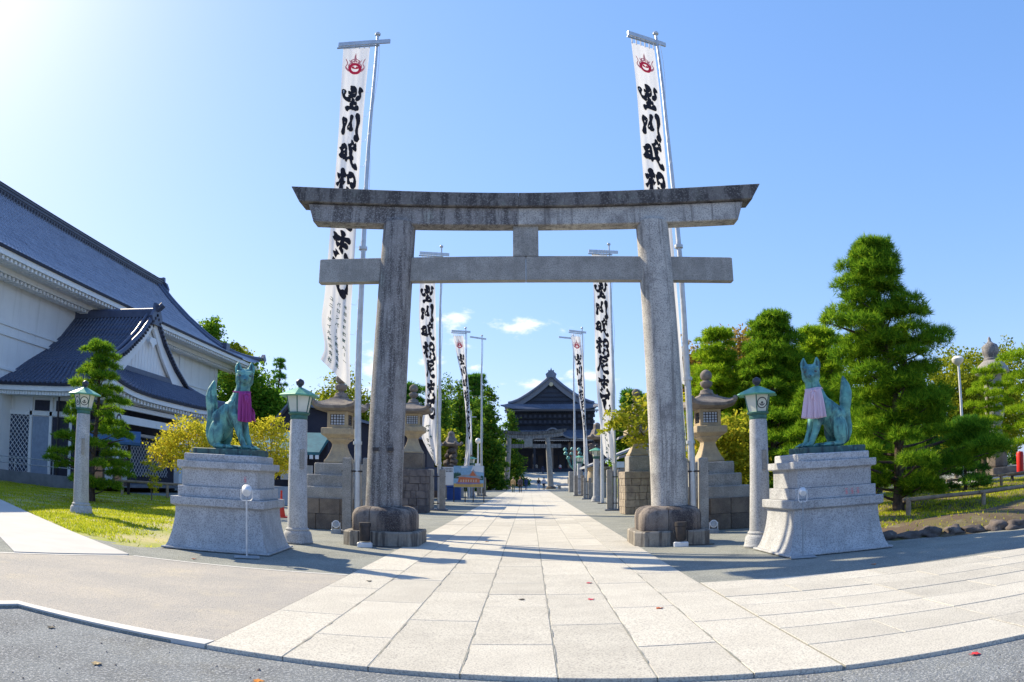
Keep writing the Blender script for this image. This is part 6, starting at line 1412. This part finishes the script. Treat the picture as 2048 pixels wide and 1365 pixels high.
def pine(label, loc, h, prof, npads, seed, m='needle', pad=.55, tuft=.16, per=11, dens=120, t0=.08, lean=(0, 0), group='garden pines', trunk_r=None, extra=(), wn=.010, flat_=.42, name='pine_tree'):
    """prof: [(t, left, right)] crown half widths at relative height"""
    rd = random.Random(seed); rg = np.random.default_rng(seed); p = thing(name, label, 'tree', loc, 0, group)
    def W(t):
        for (a, l0, r0), (c, l1, r1) in zip(prof, prof[1:]):
            if a <= t <= c: f = (t-a)/max(c-a, 1e-6); return l0+(l1-l0)*f, r0+(r1-r0)*f
        return prof[-1][1:]
    tr = trunk_r or h*.028; T = lambda t: Vector((lean[0]*t+.10*math.sin(t*7+seed)*h*.12, lean[1]*t+.08*math.cos(t*6+seed)*h*.12, h*t))
    b = MB(); b.tube([T(i/12*.96) if i else T(0)-Vector((0, 0, .25)) for i in range(13)], [tr*(1-.86*i/12)*(1.25 if i == 0 else 1) for i in range(13)], 10)
    pads = [(T(1.0)-Vector((0, 0, pad*.35)), pad*.85)]
    for k in range(npads):
        t = t0+(1-t0)*((k+.5)/npads)**1.0; l, r = W(t); a = k*2.399+rd.uniform(-.4, .4); w = (l if math.cos(a) < 0 else r); dd = (l+r)/2
        f = math.sqrt(rd.uniform(.22, 1.0))*rd.uniform(.85, 1.18); s = pad*rd.uniform(.75, 1.25)*(.62+.38*min(1, (l+r)/2/1.4))
        c = T(t)+Vector((math.cos(a)*max(w-s*.6, .1)*f, math.sin(a)*max(dd-s*.6, .1)*f, rd.uniform(-.12, .12)))
        pads.append((c, s)); limb(b, T(max(t-.05, .02)), c-Vector((0, 0, s*.15)), tr*.34*(1-t*.6), tr*.08, -.06*f)
    for (x, y, z, s) in extra:
        c = Vector((x, y, z)); pads.append((c, s)); limb(b, T(max(z/h-.08, .03)), c-Vector((0, 0, s*.15)), tr*.4, tr*.09, .05)
    b.build('trunk', MT['bark'], p, smooth=60)
    Cs, Ds = [], []
    for c, s in pads:
        n = int(dens*s*s/.30); u = rg.normal(0, 1, (n, 3)); u /= np.linalg.norm(u, axis=1)[:, None]; u[:, 2] = np.where(u[:, 2] < -.25, -u[:, 2]*.5, u[:, 2])
        rr = rg.uniform(.45, 1.0, (n, 1))**.6*(1+.18*np.sin(u[:, :1]*5+seed+s*9))
        Cs.append(np.array(c)+u*rr*np.array([s, s, s*flat_])); dd = u*np.array([.8, .8, .5])+np.array([0, 0, .75]); Ds.append(dd/np.linalg.norm(dd, axis=1)[:, None])
    V = needles(np.concatenate(Cs), np.concatenate(Ds), per, tuft, wn, rg)
    npmesh('crown', V, np.arange(len(V)).reshape(-1, 3), MT[m], None, p)
    return p
def leaves(centres, size, rg, up=.3):
    n = len(centres); d = rg.normal(0, 1, (n, 3)); d[:, 2] = d[:, 2]*.7-up; d /= np.linalg.norm(d, axis=1)[:, None]
    s = np.cross(d, rg.normal(0, 1, (n, 3))); s /= np.linalg.norm(s, axis=1)[:, None]+1e-9; z = size*rg.uniform(.6, 1.3, (n, 1))
    return np.stack([centres-d*z*.5, centres+s*z*.30, centres+d*z*.5, centres-s*z*.30], 1).reshape(-1, 4, 3)
def broadleaf(label, loc, blobs, n, size, seed, m, trunk=(.18, 'bark_grey'), group='trees around the approach', name='tree', clump=.35, base=None, shell=.55):
    """blobs: [(x,y,z,rx,ry,rz)] local; leaves gather in clumps near the blob surfaces"""
    rd = random.Random(seed); rg = np.random.default_rng(seed); p = thing(name, label, 'tree', loc, 0, group)
    b = MB(); cz = min(q[2] for q in blobs); top = Vector((sum(q[0] for q in blobs)/len(blobs), sum(q[1] for q in blobs)/len(blobs), max(cz, .5)))
    r = trunk[0]; b.tube([(0, 0, -.2), (top.x*.3+.05, top.y*.3, top.z*.4), (top.x*.8, top.y*.8, top.z)], [r*1.2, r, r*.7], 9)
    for q in blobs: limb(b, top*.85, (q[0], q[1], q[2]), r*.55, r*.10, .1)
    vol = [q[3]*q[4]+q[3]*q[5] for q in blobs]; tot = sum(vol); Q = []
    for q, v in zip(blobs, vol):
        k = int(n*v/tot); nc = max(6, k//26); u = rg.normal(0, 1, (nc, 3)); u /= np.linalg.norm(u, axis=1)[:, None]
        cc = np.array(q[:3])+u*np.array(q[3:])*(rg.uniform(shell, 1.04, (nc, 1)))*(1+.13*np.sin(u[:, :1]*4+u[:, 2:]*5+seed))
        idx = rg.integers(0, nc, k); Q.append(cc[idx]+rg.normal(0, 1, (k, 3))*clump*np.array([1, 1, .6])*min(1., max(q[3:])/1.0))
    C = np.concatenate(Q); L_ = leaves(C, size, rg); V = L_.reshape(-1, 3)
    b.build('trunk', MT[trunk[1]], p, smooth=60)
    npmesh('crown', V, np.arange(len(V)).reshape(-1, 4), MT[m], None, p)
    return p
def dome(w, h0, h1, rd, k=7, d=None):
    o = [(0, 0, h0+(h1-h0)*.55, w*.72, (d or w)*.72, (h1-h0)*.46)]
    for i in range(k):
        a = rd.uniform(0, 6.28); f = rd.uniform(.35, .75); o.append((math.cos(a)*w*f, math.sin(a)*(d or w)*f, h0+(h1-h0)*rd.uniform(.25, .78), w*rd.uniform(.28, .45), w*rd.uniform(.28, .45), (h1-h0)*rd.uniform(.16, .28)))
    return o
rd = random.Random(21)
# --- right side: garden pines
pine('big dark layered pine tree right of the pink bib fox', (10.55, 19.6, .25), 7.9, [(0, 1.0, 1.2), (.10, 1.9, 2.1), (.20, 2.2, 3.0), (.32, 1.8, 2.5), (.42, 1.7, 1.9), (.52, 1.7, 1.6), (.62, 2.0, 1.8), (.70, 1.8, 1.2), (.80, 1.3, .6), (.90, 1.1, .5), (1, .5, .3)], 72, 31, 'needle', pad=.64, tuft=.21, per=12, dens=150, flat_=.50, t0=.07, lean=(-.35, 0), trunk_r=.17, extra=((-2.2, -.5, 5.35, .42), (1.3, -.4, 5.0, .5), (2.5, -.5, 2.2, .6), (2.9, 0, 1.4, .6), (-1.9, -.9, 1.5, .5)))
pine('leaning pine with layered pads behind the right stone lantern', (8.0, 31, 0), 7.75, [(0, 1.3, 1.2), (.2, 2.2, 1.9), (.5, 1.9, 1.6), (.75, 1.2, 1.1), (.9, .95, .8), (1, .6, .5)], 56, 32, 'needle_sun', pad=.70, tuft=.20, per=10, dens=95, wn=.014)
pine('dense rounded pine between the right lantern and the pink bib fox', (10.0, 29.5, 0), 8.0, [(0, 1.7, 1.7), (.25, 2.4, 2.4), (.55, 2.1, 2.1), (.8, 1.4, 1.35), (1, .7, .7)], 72, 33, 'needle', pad=.82, tuft=.20, per=10, dens=100, wn=.014)
pine('lighter pine rising behind the ears of the pink bib fox', (14.4, 35, 0), 8.5, [(0, 1.8, 1.8), (.4, 2.8, 2.6), (.7, 2.3, 2.1), (1, .8, .8)], 60, 34, 'needle_sun', pad=.85, tuft=.24, per=9, dens=80, wn=.018)
pine('small pine below the big pine, behind the pink bib fox tail', (9.4, 23.5, .1), 4.3, [(0, .9, .9), (.4, 1.5, 1.2), (.8, .9, .9), (1, .5, .5)], 30, 35, 'needle', pad=.55, tuft=.18, per=10, dens=110, wn=.012)
pine('umbrella shaped bright pine with bare trunk in front of the pagoda', (18.7, 27, .25), 5.1, [(0, .1, .1), (.30, .8, .9), (.45, 2.1, 1.0), (.6, 1.2, 1.3), (.78, 1.3, 1.4), (.9, .9, .9), (1, .6, .6)], 24, 36, 'needle_sun', pad=.55, tuft=.18, per=10, dens=110, t0=.32, lean=(.7, 0), wn=.012, flat_=.32, trunk_r=.15)
pine('bright spreading pine cut by the right edge of the picture', (20.4, 24, .25), 5.5, [(0, .3, .3), (.3, 1.9, 1.5), (.6, 2.1, 1.5), (.9, 1.9, 1.2), (1, .8, .6)], 26, 37, 'needle_sun', pad=.65, tuft=.19, per=10, dens=110, t0=.3, wn=.012, flat_=.34)
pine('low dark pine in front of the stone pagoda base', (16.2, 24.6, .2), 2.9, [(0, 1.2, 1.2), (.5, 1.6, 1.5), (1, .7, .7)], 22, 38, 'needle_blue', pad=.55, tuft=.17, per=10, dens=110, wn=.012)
# --- left pine by the porch
pine('cloud pruned pine with bright tips in front of the entrance porch', (-17.2, 26.2, .05), 6.35, [(0, 1.0, 1.0), (.1, 1.6, 1.8), (.25, 2.3, 1.9), (.40, 1.5, 1.9), (.55, 1.7, 1.3), (.70, 1.2, 1.1), (.85, .9, .9), (1, .6, .6)], 36, 41, 'needle', pad=.60, tuft=.17, per=11, dens=120, wn=.012, trunk_r=.15, lean=(.05, 0), extra=((-2.0, -.3, 1.55, .45), (-1.5, -.3, 2.5, .4), (1.5, 0, 2.6, .5)))
# --- autumn trees and far foliage, right
for (lab, x, y, w, h0, h1, n, sz, m) in (('tan autumn tree above the leaning pine', 10.3, 45, 2.0, 2.0, 9.7, 9500, .27, 'leaf_brown'), ('tall tan autumn tree between the two right pines', 13.8, 47, 2.7, 3.0, 11.2, 13000, .27, 'leaf_brown'), ('tan autumn tree behind the lighter pine', 19.6, 49, 2.4, 3.0, 10.2, 8000, .26, 'leaf_brown'),
        ('large pale green tree far behind the stone pagoda', 38.5, 60, 4.6, 1.0, 11.6, 16000, .34, 'leaf_olive'), ('large olive green tree beyond the lamp pole on the right', 45.5, 63, 5.4, 1.0, 12.6, 17000, .34, 'leaf_olive'), ('dark green tree deep behind the right pines', 30, 58, 5, .5, 8.5, 16000, .34, 'leaf_dark'), ('dark green tree behind the big right pine', 22.5, 46, 4.5, .3, 7.6, 16000, .30, 'leaf_green'),
        ('green tree behind the yellow leaved tree', 9.6, 76, 2.6, 1.0, 8.0, 9000, .34, 'leaf_green'), ('dark tree at the right of the temple roof', 16.0, 96, 4.0, .5, 10.0, 11000, .4, 'leaf_dark')):
    broadleaf(lab, (x, y, 0), dome(w, h0, h1, rd), n, sz, int(x*10)+7, m, clump=.42)
broadleaf('yellow leaved tree with thin branches beside the right torii pillar', (5.9, 30.2, 0), [(-1.9, 0, 4.0, .9, .8, .7), (-1.2, .1, 4.6, .8, .8, .5), (-2.6, -.2, 3.6, .45, .5, .35), (-.6, 0, 3.6, 1.0, .9, .9), (-1.3, .1, 3.1, .7, .6, .4), (0, 0, 4.6, .9, .9, .7), (.7, .2, 3.4, .8, .8, .8)], 2700, .19, 51, 'leaf_yg', trunk=(.09, 'bark_grey'), clump=.20, shell=.25)
broadleaf('yellow green leafy tree behind the right large stone lantern', (6.9, 25.4, 0), [(0, 0, 2.9, .8, .8, .8), (-.9, 0, 2.6, .6, .6, .9), (.4, .1, 1.9, .8, .7, .7), (-.5, 0, 1.6, .7, .7, .5)], 5200, .17, 52, 'leaf_yg', trunk=(.10, 'bark_grey'), clump=.24)
broadleaf('low green hedge like shrub under the right pines', (10.5, 27.5, 0), [(-1.8, 0, .8, 1.2, .7, .8), (0, 0, .9, 1.3, .8, .9), (1.8, .2, .8, 1.2, .8, .8)], 5000, .13, 53, 'leaf_green', trunk=(.06, 'bark_grey'), name='shrub', clump=.25, group='shrubs under the pines')
pine('far pine top above the yellow leaved tree', (12.0, 86, 0), 11.3, [(0, .3, .3), (.5, 1.6, 1.6), (.8, 1.7, 1.7), (1, 1.0, 1.0)], 18, 55, 'needle_blue', pad=1.3, tuft=.5, per=8, dens=16, t0=.5, wn=.05)
# --- left: maples behind the fox, background woods
broadleaf('bright yellow maple tree behind the left fox pedestal', (-12.9, 27.2, 0), [(0, 0, 2.6, 1.3, 1.0, .8), (-1.1, 0, 2.35, .9, .8, .7), (.9, .1, 2.9, .9, .8, .7), (-.4, 0, 3.2, .8, .7, .5), (-1.5, 0, 2.1, .6, .6, .5), (.3, -.3, 1.9, .9, .7, .4)], 7000, .12, 61, 'leaf_yellow', trunk=(.10, 'bark_grey'), clump=.22)
broadleaf('yellow and orange maple right of the left fox', (-10.5, 29.0, 0), [(0, 0, 2.8, 1.0, .9, .8), (.6, 0, 2.2, .7, .7, .6), (-.6, 0, 3.3, .7, .7, .5), (.3, 0, 3.5, .5, .5, .4), (.2, -.2, 1.8, .7, .6, .4)], 4800, .12, 62, 'leaf_yellow', trunk=(.09, 'bark_grey'), clump=.22)
broadleaf('thin yellow sapling by the left log rail', (-16.9, 30.8, 0), [(0, 0, 1.3, .45, .4, .6), (-.3, 0, 1.9, .3, .3, .3), (.2, 0, .7, .4, .35, .4)], 620, .12, 63, 'leaf_yellow', trunk=(.03, 'bark_grey'), clump=.16)
for (lab, x, y, w, h0, h1, n, sz, m) in (('dark tree top showing above the white hall roof', -46, 100, 3.2, 12, 23.3, 9000, .5, 'leaf_green'), ('yellow green tree top beyond the end of the hall roof', -41, 100, 3.4, 10, 19.8, 9000, .5, 'leaf_olive'), ('dark green tree behind the head of the left fox', -28.0, 72, 4.8, .5, 12.7, 22000, .38, 'leaf_green'), ('shaded green tree at the end of the white hall', -34.0, 78, 4.0, .5, 12.2, 17000, .38, 'leaf_dark'), ('green tree right of the left fox, above the stall', -22.6, 70, 3.9, .5, 9.2, 17000, .34, 'leaf_green'),
        ('rounded yellow green tree behind the left stone lantern', -15.2, 61, 3.5, 1.5, 10.0, 19000, .28, 'leaf_olive'), ('dark green tree between the lantern and the left banner', -10.0, 58, 2.6, 1.0, 6.6, 11000, .28, 'leaf_dark'), ('olive tree beside the dark house roof', -8.4, 66, 2.4, .5, 5.8, 9000, .28, 'leaf_olive')):
    broadleaf(lab, (x, y, 0), dome(w, h0, h1, rd), n, sz, int(-x*10)+3, m, clump=.5)
pine('slender tree top rising above the trees behind the left fox', (-30.0, 86, 0), 15.3, [(0, .3, .3), (.6, .9, .9), (.8, 1.0, 1.0), (1, .5, .5)], 16, 64, 'needle_blue', pad=.8, tuft=.4, per=8, dens=26, t0=.55, wn=.04)
pine('dark cloud pruned pine just left of the second banner', (-8.0, 50, 0), 7.8, [(0, .3, .3), (.55, .9, .9), (.75, 1.5, 1.3), (.9, 1.2, 1.1), (1, .6, .6)], 16, 65, 'needle_blue', pad=.85, tuft=.28, per=9, dens=50, t0=.55, wn=.025)
def conifer(label, loc, h, w, n, seed, m='leaf_conifer'):
    rg = np.random.default_rng(seed); blobs = []
    for k in range(16):
        t = (k+.5)/16; a = k*2.4; r = w*(1-t**1.8)*.95+.35; blobs.append((math.cos(a)*r*.45, math.sin(a)*r*.45, h*(.04+.93*t), r*.62, r*.62, h*.062))
    return broadleaf(label, loc, blobs, n, .42, seed, m, trunk=(.3, 'bark'), group='tall conifers left of the temple', name='conifer_tree', clump=.40, shell=.7)
conifer('tall dark conifer nearest the left banner', (-11.6, 98, 0), 13.5, 2.6, 9000, 71)
conifer('tall sunlit conifer behind the second banner', (-9.6, 104, 0), 15.2, 2.4, 9000, 72)
conifer('rounded conifer beside the bare left flagpole', (-5.5, 105, 0), 14.8, 2.3, 9500, 73)
conifer('conifer just behind the twisted left banner', (-7.6, 112, 0), 13.6, 2.2, 9000, 74)
conifer('lower conifer touching the temple roof edge', (-3.0, 126, 0), 13.4, 2.6, 9000, 75)
conifer('broad dark conifer filling the wood edge on the left', (-14.6, 92, 0), 8.6, 2.8, 8000, 76)
pine('spreading dark pine crown above the conifers', (-8.7, 116, 0), 17.6, [(0, .3, .3), (.7, 1.5, 1.5), (.85, 2.6, 2.6), (1, 1.2, 1.2)], 14, 77, 'needle_blue', pad=1.3, tuft=.55, per=8, dens=16, t0=.7, wn=.05, flat_=.3)
conifer('tall conifer shading the temple forecourt, left of the far torii', (-9.5, 138, 0), 18.0, 3.2, 9000, 78)
conifer('second conifer shading the temple forecourt behind the far torii', (-13.0, 149, 0), 21.0, 3.8, 11000, 79)
conifer('dark conifer close to the left corner of the temple', (-6.8, 130, 0), 13.5, 2.4, 7000, 80)
conifer('conifer at the left edge of the temple forecourt', (-11.5, 133, 0), 15.0, 2.8, 7000, 90)
conifer('tall conifer behind the row left of the temple forecourt', (-17, 144, 0), 21.0, 3.6, 9000, 91)
conifer('conifer before the left end of the temple hall', (-9.0, 147, 0), 18.5, 3.2, 9000, 92)
broadleaf('bright green tree filling the gap between the right pines', (12.6, 40, 0), dome(3.2, .5, 7.2, rd), 13000, .24, 93, 'leaf_green', clump=.42)
broadleaf('yellow green shrub mass below the leaning pine', (7.6, 28.6, 0), [(0, 0, 1.3, 1.0, .8, 1.2), (1.5, 0, 1.1, 1.1, .8, 1.0), (3.2, 0, 1.2, 1.1, .8, 1.1)], 7500, .15, 94, 'leaf_yg', trunk=(.06, 'bark_grey'), clump=.28, name='shrub', group='shrubs under the pines')
conifer('tallest conifer at the back left of the temple', (-17, 158, 0), 24.0, 4.2, 11000, 95)
conifer('conifer behind the left corner of the temple roof', (-9.5, 158, 0), 19.0, 3.6, 9000, 96)
broadleaf('low bright shrub in front of the low pale roofed house', (7.3, 58, 0), [(0, 0, .9, 1.0, .8, .9), (1.0, 0, .7, .8, .7, .7)], 2600, .2, 97, 'leaf_green', trunk=(.05, 'bark_grey'), clump=.25, name='shrub', group='shrubs under the pines')
# far wood closing the horizon on both sides: reads as one mass
def wood(name, pts, n, size, seed, m, hh):
    rg = np.random.default_rng(seed); Q = []
    for (x, y, w) in pts:
        k = n//len(pts); u = rg.normal(0, 1, (k//20, 3)); u /= np.linalg.norm(u, axis=1)[:, None]; u[:, 2] = abs(u[:, 2])
        c = np.array([x, y, 0])+u*np.array([w, w*.6, hh*rg.uniform(.8, 1.1)]); Q.append(c[rg.integers(0, len(c), k)]+rg.normal(0, .5, (k, 3)))
    L_ = leaves(np.concatenate(Q), size, rg); V = L_.reshape(-1, 3); V[:, 2] = np.maximum(V[:, 2], 0); return npmesh(name, V, np.arange(len(V)).reshape(-1, 4), MT[m], 'stuff')
wood('far_woods', [(-60+k*6.5, 112+6*math.sin(k), 5) for k in range(8)], 26000, .6, 81, 'leaf_dark', 7.5)
wood('far_woods', [(20+k*7, 100+8*math.sin(k), 6) for k in range(9)], 30000, .6, 82, 'leaf_dark', 6.5)
wood('far_undergrowth', [(-13+k*1.7, 94+3*math.sin(k), 1.6) for k in range(4)], 9000, .4, 83, 'leaf_dark', 2.6)
wood('far_undergrowth', [(18, 44, 3), (24, 52, 4), (13, 40, 2.5), (9.5, 36, 1.5)], 14000, .26, 84, 'leaf_green', 2.4)
